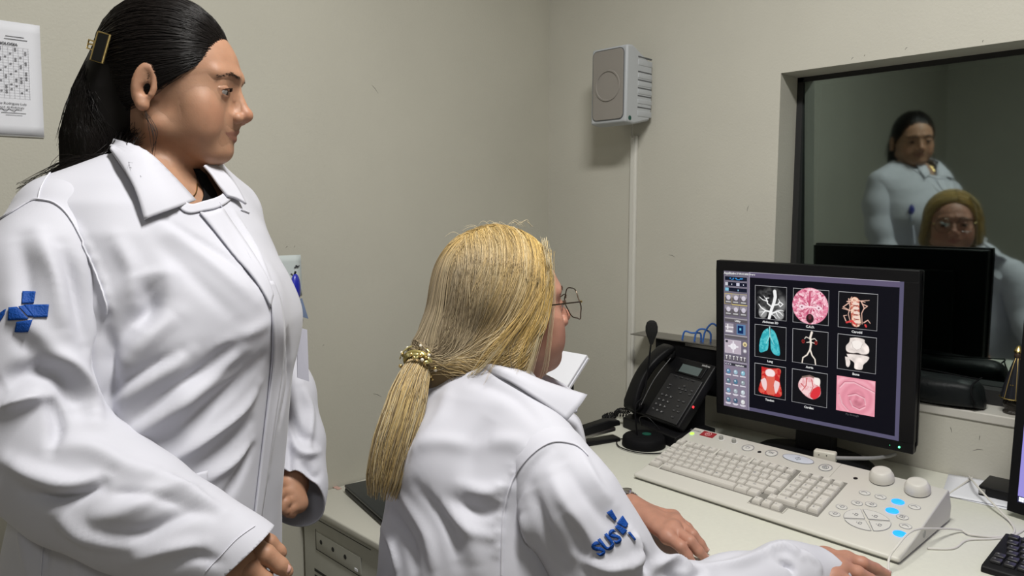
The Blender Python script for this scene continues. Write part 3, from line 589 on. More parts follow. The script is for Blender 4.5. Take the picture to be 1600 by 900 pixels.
b.build('ruled_table', mat('table_grey', (.45, .45, .48), .8), sch)
b = MB(); r2 = random.Random(5)
for i in range(33):
    for j in range(5):
        v = .074+((j*.019+i*.0065) % .085); bar(b, .007+i*.0082, v, .0105+i*.0082, v+.0030); 
        if r2.random() < .6: bar(b, .007+i*.0082, v+.004, .0105+i*.0082, v+.0065)
b.build('table_marks', M_GREY, sch)
b = MB()
text_on(b, 'ESCALA DOS TÉCNICOS DE RADIOLOGIA', sp(.195, .168), X_, Y_, .0068, .0002)
text_on(b, 'Elaine Rodrigues Luiz', sp(.243, .058), X_, Y_, .0062); text_on(b, 'Coord. de Radiologia', sp(.243, .051), X_, Y_, .0052)
bar(b, .222, .046, .262, .0466); bar(b, .228, .040, .268, .0408); bar(b, .235, .036, .262, .0366); bar(b, .240, .182, .270, .183); bar(b, .238, .177, .275, .178)
b.tube([sp(.225+.004*k, .0455+.003*math.sin(k*1.9)) for k in range(9)], .0004, 4)
b.build('printed_text', M_INK, sch)
b = MB(); 
for a in (-1, 1): b.tube([sp(.222, .170), sp(.222+a*.004, .176), sp(.222+a*.002, .181)], .0014, 5)
b.tube([sp(.222, .169), sp(.222, .178)], .0012, 5); b.build('blue_emblem', mat('ink_blue', (.03, .08, .35), .7), sch)
b = MB(); bar(b, .0, -.003, .297, -.0005); b.build('tape_strip', mat('tape_dark', (.25, .25, .25), .6), sch)
# notice card (pale) partly behind the standing woman
c0 = onY(470, 398, YB-.002); nc = sheet((c0[0]-.105, YB-.0015, c0[2]-.102), (1, 0, 0), (0, 0, 1), .105, .102, 6, lambda u, v: .0005+.0, mat('card_pale', (.60, .66, .66), .6), 'notice_card')
tag(nc, 'pale card stuck to the back wall beside the standing woman\'s chest', 'card')
b = MB(); b.tube([c0+np.array([-.016, -.003, -.026]), c0+np.array([-.010, -.003, -.030])], .0018, 5); b.tube([c0+np.array([-.020, -.003, -.031]), c0+np.array([-.006, -.003, -.027])], .0012, 5); b.build('dark_mark', M_INK, nc)
# scuffs on walls (parts of the wall)
def mark(pa, pb, r, wall, name='scuff_mark', m=None):
    b = MB(); mid = (pa+pb)/2+np.array([0, 0, .002]); b.tube([pa, mid, pb], [r*.4, r, r*.3], 4); o = b.build(name, m or mat('scuff_grey', (.22, .21, .19), .8), wall); return o
wb_ = bpy.data.objects['wall_back']; wr_ = bpy.data.objects['wall_right']
for (a, c, e, f_) in ((581, 133, 591, 146), (446, 388, 450, 385), (460, 387, 461, 384), (583, 615, 596, 620), (504, 541, 507, 539)): mark(onY(a, c, YB-.0002), onY(e, f_, YB-.0002), .0007, wb_)
for (a, c, e, f_) in ((1167, 330, 1170, 321), (1045, 398, 1055, 402), (1485, 667, 1487, 676), (1530, 688, 1531, 680), (1520, 704, 1536, 703), (1330, 93, 1334, 90), (1350, 88, 1352, 86), (1414, 78, 1418, 74), (1535, 66, 1537, 63)): mark(onX(a, c, XR-.0002), onX(e, f_, XR-.0002), .0008, wr_)

# ---- black network box with metal lid on the wall, blue cables
nb = empty('network_switch', (XR-.06, 1.1, .9), 'black network box with a thin metal lid on the right wall above the phone', 'network box')
zl = CAMZ-.3580
b = MB(); b.box((XR-.085, .965, zl-.0015), (XR-.001, 1.281, zl+.0015)); b.build('metal_lid', M_METAL, nb)
b = MB(); b.box((XR-.075, .975, zl-.14), (XR-.002, 1.20, zl-.0016)); b.build('case', M_BLACKM, nb, bevel=.002)
b = MB(); b.box((XR-.079, 1.0, zl-.012), (XR-.075, 1.1, zl-.004)); b.build('port_row', M_METAL, nb)
for i, (xa, xb, h_) in enumerate(((1066, 1095, 16), (1085, 1110, 22), (1098, 1128, 30))):
    pa = onX(xa, 532, XR-.06); pb = onX(xb, 540, XR-.04); pm = (pa+pb)/2+np.array([0, 0, h_/560]); pa[2] = zl+.001; pb[2] = zl+.002
    b = MB(); b.tube([pa, pa*.75+pm*.25+np.array([0, 0, .018]), pm, pb*.7+pm*.3+np.array([0, -.006, .014]), pb], .0026, 8, smooth=6)
    o = b.build('network_cable', M_BLUEC, None, smooth=True); tag(o, ['blue network cable looped over the wall box, leftmost of the three', 'blue network cable looped over the wall box, middle of the three', 'blue network cable looped highest over the wall box, next to the monitor'][i], 'cable', 'blue cables over the network box')

# ---- desk phone
PH = np.array([1.612, 1.197, DESKZ]); Bd = np.array([.961, -.276, 0]); Ud = np.array([-.276, -.961, 0])
ph = empty('desk_phone', PH+Bd*.1+Ud*.1, 'black office desk phone with corded handset beside the monitor', 'phone')
def pm_(): return MB(PH, Ud, Bd, (0, 0, 1))
b = pm_(); b.prism([(.0, .0), (.0, .028), (.02, .034), (.135, .034), (.135, 0)], .0, .215, axis=0); b.build('base', M_BLACK, ph, bevel=.003)
d0, z0_, d1, z1_ = .016, .048, .140, .196; tl = math.hypot(d1-d0, z1_-z0_); td = np.array([(d1-d0)/tl, (z1_-z0_)/tl])
FV = Bd*td[0]+np.array([0, 0, td[1]]); FN = np.cross(Ud, FV); FN = FN if FN[2] > 0 else -FN; FO = PH+Bd*d0+np.array([0, 0, z0_])
def fm(): return MB(FO, Ud, FV, FN)
b = fm(); b.box((.0, 0, -.028), (.205, tl, 0), .006); b.build('front_panel', M_BLACK, ph, smooth=True)
b = pm_(); b.prism([(.03, .03), (.03, .06), (.10, .13), (.13, .12), (.13, .03)], .03, .18, axis=0); b.build('rear_stand', M_BLACKM, ph)
b = fm(); b.box((.075, .006, 0), (.197, tl-.055, .0035), .003); b.build('keypad_plate', mat('phone_dark', (.02, .02, .022), .45), ph, smooth=True)
b = fm(); b.box((.085, tl-.048, 0), (.185, tl-.014, .003), .002); b.build('display_surround', M_BLACK, ph, smooth=True)
b = fm(); b.box((.098, tl-.044, .002), (.172, tl-.020, .0036)); b.build('display', mat('lcd_grey', (.10, .13, .13), .25), ph, label='grey display window')
M_PK = mat('phone_key', (.035, .035, .038), .4); M_LEG = mat('key_white', (.42, .42, .42), .6)
def pkey(u, v, wu=.0085, wv=.0062, txt=None):
    o_ = fm(); o_.box((u-wu/2, v-wv/2, .003), (u+wu/2, v+wv/2, .0062), .0015); k_ = o_.build('key', M_PK, ph, smooth=True)
    if txt: t = MB(); text_on(t, txt, FO+Ud*u+FV*v+FN*.0062, Ud, FV, .0058, .0002, lift=.0003); t.build('legend', M_LEG, k_)
for j, r_ in enumerate(('123', '456', '789', '*0#')):
    for i, c_ in enumerate(r_): pkey(.093+i*.0175, .072-j*.0155, txt=c_)
for i in range(4): pkey(.100+i*.022, tl-.060, .014, .004)
for u, v in ((.150, .112), (.138, .102), (.162, .102), (.150, .092), (.150, .102)): pkey(u, v, .0075, .0055, '-')
for u, v in ((.100, .105), (.100, .094), (.183, .105), (.183, .094), (.160, .070), (.178, .070), (.168, .054), (.180, .040), (.164, .040), (.172, .022)): pkey(u, v, .009, .0055, '-')
tx = MB(); text_on(tx, 'intelbras', FO+Ud*.176+FV*(tl-.009)+FN*.0005, Ud, FV, .0085, .0002); tx.build('maker_text', M_LEG, ph)
hs_ = []
for t in np.linspace(0, 1, 15): hs_.append((-.004+t*(tl+.016), .020+.026*math.sin(math.pi*t)+.004))
b = fm(); rr = [.022+.006*abs(2*t-1)**3 for t in np.linspace(0, 1, 15)]
vs = []; fs = []; sg = 16
for i, (v_, n_) in enumerate(hs_):
    e = 1 if 0 < i < 14 else .75
    for k in range(sg):
        a = 2*math.pi*k/sg; ca_, sa_ = math.cos(a), math.sin(a); vs.append((.036+rr[i]*e*math.copysign(abs(ca_)**.6, ca_), v_, n_+.013*e*math.copysign(abs(sa_)**.6, sa_)))
for i in range(14):
    for k in range(sg): fs.append((i*sg+k, i*sg+(k+1) % sg, (i+1)*sg+(k+1) % sg, (i+1)*sg+k))
fs += [tuple(range(sg)), tuple(14*sg+k for k in range(sg))]
b.add(vs, fs); b.sphere((.036, .016, .012), (.023, .020, .016)); b.sphere((.036, tl-.008, .012), (.023, .022, .016)); hs = b.build('handset', M_BLACK, ph, smooth=True, sharp=60)
b = fm(); b.tube([(.060, .02, .018), (.064, tl*.5, .030), (.060, tl-.02, .018)], .0012, 5, smooth=4); b.build('handset_trim', mat('trim_grey', (.12, .12, .125), .3), hs, smooth=True)
b = fm(); b.box((.202, .066, -.010), (.2065, .072, -.004), .001); b.build('red_light', mat('red_lit', (.7, .02, .03), .4, emit=(1, .04, .05), estr=1.2), ph)
# coiled cord: from handset foot to base left
c_pts = catmull([PH+Ud*.02+Bd*.01+np.array([0, 0, .050]), PH-Ud*.018+Bd*.0+np.array([0, 0, .042]), PH-Ud*.045+Bd*.0+np.array([0, 0, .016]), PH-Ud*.075-Bd*.008+np.array([0, 0, .011]), PH-Ud*.085+Bd*.035+np.array([0, 0, .012]), PH-Ud*.03+Bd*.06+np.array([0, 0, .014]), PH+Bd*.07+np.array([0, 0, .012])], 40)
coil = []; n = len(c_pts)
for i in range(n):
    t = c_pts[min(i+1, n-1)]-c_pts[max(i-1, 0)]; t /= np.linalg.norm(t); a = np.cross(t, [0, 0, 1.]); a /= np.linalg.norm(a)+1e-9; c = np.cross(a, t); th = i*1.15
    coil.append(c_pts[i]+.0062*(a*math.cos(th)+c*math.sin(th)))
b = MB(); b.tube(coil, .0016, 6); b.build('coiled_cord', M_BLACK, ph, smooth=True)
b = MB(); pa = PH+Ud*.19+np.array([0, 0, .034]); b.tube([PH+Ud*.085-Bd*.002+np.array([0, 0, .028]), PH+Ud*.10-Bd*.02+np.array([0, 0, .055]), PH+Ud*.13-Bd*.018+np.array([0, 0, .062]), PH+Ud*.155+np.array([0, 0, .035])], .0013, 6, smooth=8); b.build('thin_wire', M_BLACK, ph, smooth=True)
# ---- gooseneck microphone
mc = onZ(1018, 690, DESKZ); mc[:2] -= [.040, .004]
mic = empty('desk_microphone', mc, 'black gooseneck microphone on a round base standing in front of the phone', 'microphone')
b = MB(mc); b.lathe([(0, 0), (.053, 0), (.055, .003), (.053, .022), (.049, .026), (0, .027)], 40); b.build('base', M_BLACKM, mic, smooth=True, sharp=50)
b = MB(mc+np.array([.012, .0, .0275])); b.lathe([(0, .0005), (.0115, .0005), (.0115, -.001)], 24); b.build('green_button', mat('btn_green', (.01, .09, .06), .35), mic)
tp = P(1018, 520, 1.880); b = MB(); b.tube([mc+np.array([-.012, .012, .026]), mc+np.array([-.016, .016, .10]), (mc*.5+tp*.5)+np.array([0, .01, -.01]), tp+np.array([0, 0, -.02])], .0022, 8, smooth=8); b.build('gooseneck', M_BLACKM, mic, smooth=True)
b = MB(tp); b.lathe([(0, -.030), (.004, -.030), (.0075, -.018), (.012, -.008), (.0155, .004), (.0155, .016), (.012, .027), (.006, .0315), (0, .032)], 24); b.build('foam_windscreen', mat('foam_black', (.008, .008, .008), .95, bump=1, bscale=700), mic, smooth=True)
b = MB(); q = mc+np.array([0, 0, .004]); b.tube([q+np.array([.015, .050, 0]), q+np.array([-.02, .066, 0]), q+np.array([-.062, .03, 0]), q+np.array([-.066, -.03, 0]), q+np.array([-.03, -.072, 0]), q+np.array([.02, -.072, 0]), q+np.array([.045, -.055, 0])], .0016, 6, smooth=8); b.build('wire', M_BLACK, mic, smooth=True)
# ---- stapler
s0 = onZ(898, 700, DESKZ); s1 = onZ(958, 690, DESKZ); sd = (s1-s0); sl = np.linalg.norm(sd[:2]); sd /= np.linalg.norm(sd); sn_ = np.array([-sd[1], sd[0], 0])
st = empty('stapler', (s0+s1)/2, 'black stapler lying open on the desk beside the seated woman\'s collar', 'stapler')
def stm(): return MB(s0+sn_*.01, sd, sn_, (0, 0, 1))
sl = .135; b = stm(); b.box((0, -.018, 0), (sl, .018, .010), .004); b.build('base', M_BLACK, st, smooth=True)
b = MB(s0+sn_*.01+np.array([0, 0, .014]), sd*math.cos(.10)+np.array([0, 0, math.sin(.10)]), sn_, (0, 0, 1)); b.box((0, -.009, 0), (sl-.01, .009, .010), .002); b.build('magazine', M_METAL, st, smooth=True)
b = MB(s0+sn_*.01+np.array([0, 0, .022]), sd*math.cos(.15)+np.array([0, 0, math.sin(.15)]), sn_, (0, 0, 1)); b.prism([(0, 0), (0, .012), (.03, .022), (.10, .022), (.135, .012), (.138, -.002), (.125, 0)], -.014, .014, axis=1); b.build('top_arm', M_BLACK, st, bevel=.003)
# ---- papers on a stand behind the seated woman's chin
ps = empty('paper_pad', (1.2, 1.15, DESKZ), 'white paper pad on a sloping stand on the desk behind the seated woman\'s face', 'paper pad')
pv = P(921, 561, 1.66); up = np.array([.74, 0, .67]); up /= np.linalg.norm(up); wd = np.array([.05, -1, 0]); wd /= np.linalg.norm(wd); nn = np.cross(wd, up); nn = nn if nn[2] > 0 else -nn
hh = (pv[2]-DESKZ-.016)/up[2]; PW = .185
b = MB(pv-up*hh-wd*PW, wd, up, nn)
for k in range(6):
    z = .0030*k; e = .0012*((k*7) % 3); b.add([(0, 0, z), (PW+e, 0, z), (PW+e, hh-e, z), (0, hh, z), (0, 0, z+.0026), (PW+e, 0, z+.0026), (PW+e, hh-e, z+.0026), (0, hh, z+.0026)], [(3, 2, 1, 0), (4, 5, 6, 7), (0, 1, 5, 4), (1, 2, 6, 5), (2, 3, 7, 6), (3, 0, 4, 7)])
b.build('sheets', M_WHITEP, ps)
g0 = pv-up*hh-wd*PW; x_b = g0[0]; x_t = pv[0]-.03; zt = pv[2]-.03*up[2]/up[0]-.006
b = MB((0, g0[1]-PW+.02, 0)); b.prism([(x_b+.004, DESKZ), (x_t, DESKZ), (x_t, zt-.004), (x_b+.004, DESKZ+.008)], 0, .15, axis=1); b.build('sloping_stand', M_BLACK, ps)

# ---- beige plug and grey cable behind the keyboard
pg = onZ(1292, 712, DESKZ+.03); pg = onX(1290, 710, 1.60)
cpl = empty('cable_plug', (pg[0], pg[1], DESKZ), 'beige cable plug with grey lead lying behind the keyboard under the monitor', 'plug')
b = MB(pg+np.array([0, 0, -.004]), (.2, -.98, 0), (.98, .2, 0)); b.box((-.024, -.010, -.012), (.022, .012, .012), .004); b.build('plug_body', mat('plug_beige', (.62, .60, .52), .45), cpl, smooth=True)
b = MB(pg+np.array([0, 0, -.004]), (.2, -.98, 0), (.98, .2, 0)); b.tube([(.02, 0, 0), (.05, .01, .002), (.09, .045, 0), (.11, .10, -.008), (.12, .15, -.015)], .0042, 8, smooth=6); b.build('lead', mat('lead_grey', (.25, .25, .25), .5), cpl, smooth=True)
b = MB(pg+np.array([0, 0, -.004]), (.2, -.98, 0), (.98, .2, 0)); 
for p in ((-.012, -.0105, .004), (.004, -.0105, .005), (-.004, -.0105, -.006)): b.sphere(p, .0011, 8, 6)
b.build('plug_holes', M_BLACK, cpl)

# ---- black pouch on the sill
a0 = onX(1432, 578, XR); 
pc0 = np.array([1.865, .51, WZ0+.002])
pch = MB(); L_ = .30; sg = 24; nn_ = 28; vs = []; fs = []
for i in range(nn_+1):
    t = i/nn_; y = .664-t*.262; e = (1-abs(2*t-1)**7)**.4 if 0 < t < 1 else .25
    hgt = (.066+.004*math.sin(t*7))*e; wdt = .046*e
    for k in range(sg):
        a = 2*math.pi*k/sg; ca_, sa_ = math.cos(a), math.sin(a); rr_ = 1+.03*math.sin(5*a+t*9)
        vs.append((1.868-.003*math.sin(t*5)+wdt*math.copysign(abs(ca_)**.62, ca_)*rr_, y, WZ0+.003+hgt*.5+hgt*.5*math.copysign(abs(sa_)**.62, sa_)*(1+.04*math.sin(9*t+2))))
for i in range(nn_):
    for k in range(sg): fs.append((i*sg+k, i*sg+(k+1) % sg, (i+1)*sg+(k+1) % sg, (i+1)*sg+k))
fs += [tuple(range(sg)), tuple(nn_*sg+k for k in range(sg))]; pch.add(vs, fs)
M_LEA = mat('black_leather', (.006, .008, .009), .5, spec=.25, bump=.5, bscale=90)
po = pch.build('pouch', M_LEA, None, smooth=True, sharp=70); tag(po, 'soft black leather pouch lying on the window sill behind the monitor', 'pouch')
b = MB(); zs = [(1.868-.049*math.cos(a), .417+.004*math.sin(a*3), WZ0+.038+.033*math.sin(a)) for a in np.linspace(-1.2, 1.9, 16)]; b.tube(zs, .0018, 6); b.tube([(1.868+.02*math.sin(t*4), .65-t*.235, WZ0+.071) for t in np.linspace(0, 1, 10)], .0018, 6); b.build('zip_seam', M_BLACKM, po, smooth=True)
# ---- figurine on the sill at the right edge
fg = onZ(1590, 636, WZ0); fgc = np.array([1.885, .350, WZ0+.001])
fig = empty('figurine', fgc, 'small dark statuette in a black and gold cloak on the sill at the right edge', 'statuette')
b = MB(fgc); b.lathe([(0, 0), (.021, 0), (.022, .004), (.018, .008), (.020, .014), (.023, .022), (.021, .030), (.018, .034), (0, .036)], 20); b.build('base', mat('statue_dark', (.03, .025, .02), .35, bump=1, bscale=200, bdist=.004), fig, smooth=True)
b = MB(fgc); sg = 40; prf = [(.034, .034), (.031, .045), (.026, .065), (.0185, .090), (.011, .112), (.0065, .122)]; vs = []; fs = []
for r_, z_ in prf:
    for k in range(sg): a = 2*math.pi*k/sg; q_ = r_*(1+.07*math.sin(9*a)); vs.append((q_*math.cos(a), q_*math.sin(a)*.8, z_))
for i in range(5):
    for k in range(sg): fs.append((i*sg+k, i*sg+(k+1) % sg, (i+1)*sg+(k+1) % sg, (i+1)*sg+k))
b.add(vs, fs+[tuple(range(sg)), tuple(5*sg+k for k in range(sg))]); b.build('cloak', mat('cloak_black', (.015, .016, .022), .4), fig, smooth=True)
b = MB(fgc); b.sphere((0, 0, .128), (.0075, .0075, .009)); b.build('head', mat('statue_face', (.05, .03, .02), .4), fig, smooth=True)
b = MB(fgc); b.lathe([(.008, .134), (.009, .138), (.0065, .142), (.0035, .148), (0, .150)], 16); 
for ph_ in (2.6, 3.4, 4.2): b.tube([(rr_*1.03*math.cos(ph_), rr_*.84*math.sin(ph_), zz) for rr_, zz in prf], .0009, 5)
b.tube([(prf[0][0]*1.04*math.cos(t), prf[0][0]*.84*math.sin(t), .036) for t in np.linspace(0, 6.283, 30)], .0012, 5)
for t_ in (2.9, 3.1, 3.8): b.sphere((.027*math.cos(t_), .022*math.sin(t_), .066), .0016, 6, 4)
b.build('gold_trim', M_GOLD, fig, smooth=True)
# ---- papers, dock, white cable, right hand screen, black keyboard
pp = [onZ(x, y, DESKZ) for x, y in ((1521, 738), (1483, 776))]
for k, (rz_, off, lab) in enumerate(((R_(-88), (0, 0), 'white paper sheet lowest under the black dock at the desk\'s back edge'), (R_(-80), (-.006, .004), 'white paper sheet on top of another under the black dock'))):
    X = np.array([math.cos(rz_), math.sin(rz_), 0]); Y = np.array([-X[1], X[0], 0]); s_ = sheet(np.array([1.690+off[0], .425+off[1], DESKZ+.0008+k*.0022]), X, Y, .297, .150, 10, lambda u, v: .0004*math.sin(6*u), M_WHITEP, 'paper_sheet'); tag(s_, lab, 'paper', 'sheets under the dock')
b = MB(); b.box((1.735, .26, DESKZ+.0045), (1.822, .375, DESKZ+.024), .002); o = b.build('dock_box', M_BLACK, None, smooth=True); tag(o, 'flat black dock box on the white papers beside the right hand screen', 'box')
b = MB(); b.box((1.733, .362, DESKZ+.008), (1.7345, .374, DESKZ+.019)); b.build('connector', M_METAL, o)
# second screen
X2 = 1.66; s2 = empty('second_monitor', (1.68, .2, DESKZ), 'black screen with a purple picture cut off by the right edge of the photo', 'monitor')
e1 = P(1575, 785, 1.42); e2 = P(1600, 600, 1.42)
o2 = e1+np.array([0, 0, -.02]); u2 = np.array([-.25, -.968, 0]); v2 = np.array([.10, 0, .995]); n2_ = -np.cross(v2, u2); n2_ = n2_ if n2_@(-o2+CAMP) > 0 else -n2_
base_z = DESKZ+.006
o2 = onZ(1573, 797, DESKZ+.012)
o2 = o2+0
up2 = (P(1603, 560, 1.50)-o2); up2 = np.array([.02, .0, .24]); 
Rr = []
b = MB(o2, u2, (0.085, 0, .996), n2_)
b.box((0, 0, -.012), (.46, .40, -.004), .003); b.build('lid', M_BLACK, s2, smooth=True)
b = MB(o2, u2, (0.085, 0, .996), n2_); b.box((0, 0, -.004), (.016, .40, 0)).box((.444, 0, -.004), (.46, .40, 0)).box((.016, 0, -.004), (.444, .022, 0)).box((.016, .384, -.004), (.444, .40, 0)); b.build('bezel', M_BLACKM, s2)
b = MB(o2, u2, (0.085, 0, .996), n2_); b.add([(.016, .022, -.002), (.444, .022, -.002), (.444, .384, -.002), (.016, .384, -.002)], [(0, 1, 2, 3)]); b.build('screen', mat('screen_purple', (.02, .02, .03), .3, emit=(.28, .24, .62), estr=1.1), s2, label='lit purple screen')
b = MB(o2, u2, (0.085, 0, .996), n2_); b.add([(.016, .022, -.0015), (.444, .022, -.0015), (.444, .034, -.0015), (.016, .034, -.0015)], [(0, 1, 2, 3)]); b.build('task_bar', mat('bar_dark', (.01, .01, .02), .3, emit=(.02, .02, .06), estr=1), s2)
b = MB(o2, u2, (0.085, 0, .996), n2_)
for a, c in ((0, 0), (.0045, 0), (0, .0045), (.0045, .0045)): b.add([(.019+a, .024+c, -.001), (.023+a, .024+c, -.001), (.023+a, .028+c, -.001), (.019+a, .028+c, -.001)], [(0, 1, 2, 3)])
b.build('start_logo', mat('logo_white', (.8, .8, .8), .3, emit=(.7, .8, 1), estr=.9), s2)
b = MB(o2+np.array([0, 0, -.012]), u2, np.cross([0, 0, 1.], u2)); b.box((.08, -.045, 0), (.26, .06, .006), .002); b.box((.14, -.03, .004), (.20, -.008, .06)); b.build('stand', M_BLACK, s2, smooth=True)
# black keyboard
k0 = onZ(1571, 850, DESKZ); kd = onZ(1524, 902, DESKZ)-k0; kd[2] = 0; kd /= np.linalg.norm(kd); ku = np.array([-kd[1], kd[0], 0]); ku = ku if ku[1] < 0 else -ku
bk = empty('computer_keyboard', k0, 'black computer keyboard cut off by the bottom right corner of the photo', 'keyboard')
def bkm(): return MB(k0, ku, kd, (0, 0, 1))
b = bkm(); b.prism([(0, 0), (0, .020), (.006, .022), (.145, .012), (.15, .008), (.15, 0)], 0, .44, axis=0); b.build('body', M_BLACK, bk, bevel=.002)
M_BK = mat('black_key', (.02, .02, .022), .4)
for j in range(6):
    for i in range(15):
        u = .016+i*.0190+(0, .004, .009, .013, .0, 0)[j]; v = .018+j*.0205+(.004 if j > 0 else 0); zz = .0215-v*.067
        if i > 14 or (j == 5 and i in (4, 5, 6, 7)): continue
        if i > 8 and len(bk.children) > 95: continue
        o_ = bkm(); o_.box((u-.0078, v-.0082, zz-.001), (u+.0078, v+.0082, zz+.0058), .002); kk = o_.build('key', M_BK, bk, smooth=True)
        if j > 0 and i < 9: t = MB(); text_on(t, random.choice('QWERTASDFGZXCVB123456'), k0+ku*(u-.003)+kd*(v-.002)+np.array([0, 0, zz+.0058]), ku, -kd, .006, 0, lift=.0003); t.build('legend', M_LEG, kk)
# cabinet at the back wall, dark laptop on it
CZ = CAMZ-.7355*(1.688/1.70); cabx = .905
cb = empty('equipment_cabinet', (1.1, 1.45, 0), 'grey beige equipment cabinet with vent slots and a socket panel against the back wall', 'cabinet')
b = MB(); b.box((cabx-.012, 1.27, CZ-.018), (1.40, YB-.004, CZ), .004); b.build('cabinet_top', mat('cab_top', (.53, .52, .46), .45), cb, smooth=True)
b = MB(); b.box((cabx, 1.28, .0), (1.395, YB-.012, CZ-.018), .004); b.build('body', M_CAB, cb, smooth=True)
M_SL = mat('slot_black', (.02, .02, .02), .7)
b = MB(); yA, yB2 = 1.615, 1.40
for z0, z1, y0, y1 in ((CZ-.035, CZ-.0335, 1.37, 1.66), (CZ-.115, CZ-.1135, yB2, yA)): b.box((cabx-.0008, y0, z0), (cabx+.002, y1, z1))
b.box((cabx-.0008, yA-.0012, CZ-.115), (cabx+.002, yA, CZ-.062)); b.build('panel_gap', M_SL, cb)
b = MB(); b.box((cabx-.003, yB2+.01, CZ-.108), (cabx+.001, yA-.006, CZ-.066), .001); pnl = b.build('socket_panel', M_CAB, cb, smooth=True)
for i in range(3): b = MB((cabx-.0032, yA-.03-i*.055, CZ-.086), (0, 1, 0), (0, 0, 1), (-1, 0, 0)); b.lathe([(0, .0006), (.0055, .0006), (.006, 0)], 16); b.build('socket_hole', M_SL, pnl)
b = MB(); b.box((cabx-.0045, yB2+.022, CZ-.104), (cabx-.002, yB2+.034, CZ-.098)); b.build('white_label', M_WHITEP, pnl)
for i in range(14): b = MB(); b.box((cabx-.0008, 1.36, CZ-.175-i*.016), (cabx+.003, 1.625, CZ-.168-i*.016)); b.build('vent_slot', M_SL, cb)
lp = empty('closed_laptop', (1.14, 1.45, CZ), 'closed black laptop lying on the beige cabinet behind the seated woman', 'laptop')
la = onZ(538, 764, CZ+.012); ld = onZ(575, 797, CZ+.012)-la; ld[2] = 0; ld /= np.linalg.norm(ld); lx = np.array([-ld[1], ld[0], 0])
b = MB(np.array([la[0], la[1], CZ+.003]), ld, lx); b.box((0.0, 0, 0), (.34, .235, .012), .004); b.build('base', M_BLACK, lp, smooth=True)
b = MB(np.array([la[0], la[1], CZ+.003]), ld, lx); b.box((0.0, 0, .0128), (.34, .235, .021), .003); b.build('lid', mat('laptop_lid', (.012, .016, .018), .35), lp, smooth=True)
b = MB(np.array([la[0], la[1], CZ]), ld, lx); 
for u, v in ((.02, .02), (.32, .02), (.02, .21), (.32, .21)): b.box((u-.006, v-.006, 0), (u+.006, v+.006, .004))
b.build('rubber_feet', M_BLACKM, lp)
b = MB(); q = onZ(527, 762, CZ+.0015); b.box((q[0]-.006, q[1]-.012, CZ+.0005), (q[0]+.006, q[1]+.012, CZ+.0015)); o = b.build('paper_scrap', mat('scrap_pink', (.55, .35, .30), .7), None); tag(o, 'tiny pinkish paper scrap on the cabinet behind the black laptop', 'paper scrap')
# mouse under the seated woman's right hand
M0 = onZ(1347, 889, DESKZ)
# ============================================================ distance-field modelling helpers (bodies, clothes, hands)
f32 = np.float32
def cone(Pt, a, b, ra, rb):
    a = np.asarray(a, f32); b = np.asarray(b, f32); ab = b-a; t = np.clip(((Pt-a)@ab)/(ab@ab+1e-12), 0, 1)
    return np.sqrt(((Pt-a-t[:, None]*ab)**2).sum(1))-(ra+(rb-ra)*t)
def ellip(Pt, c, r):
    q = Pt-np.asarray(c, f32); r = np.asarray(r, f32); k0 = np.sqrt(((q/r)**2).sum(1))+1e-6; k1 = np.sqrt(((q/(r*r))**2).sum(1))+1e-6
    return k0*(k0-1)/k1
def ball(Pt, c, r): return np.sqrt(((Pt-np.asarray(c, f32))**2).sum(1))-r
def smin(a, b, k):
    if k <= 0: return np.minimum(a, b)
    h = np.clip(.5+.5*(b-a)/k, 0, 1); return b*(1-h)+a*h-k*h*(1-h)
def smax(a, b, k): return -smin(-a, -b, k)
def chain(Pt, pts, rad, k=.01):
    d = None
    for i in range(len(pts)-1):
        e = cone(Pt, pts[i], pts[i+1], rad[i], rad[i+1]); d = e if d is None else smin(d, e, k)
    return d
def loft(Pt, zs, cx, cy, a, b):
    """stack of ellipses in a frame: Pt[:,0] fwd, Pt[:,1] left, Pt[:,2] up"""
    z = Pt[:, 2]; X = Pt[:, 0]-np.interp(z, zs, cx).astype(f32); Y = Pt[:, 1]-np.interp(z, zs, cy).astype(f32)
    A = np.interp(z, zs, a).astype(f32); B = np.interp(z, zs, b).astype(f32)
    k0 = np.sqrt((X/B)**2+(Y/A)**2)+1e-6; k1 = np.sqrt((X/B**2)**2+(Y/A**2)**2)+1e-6
    return smax(k0*(k0-1)/k1, np.maximum(zs[0]-z, z-zs[-1]), .03)
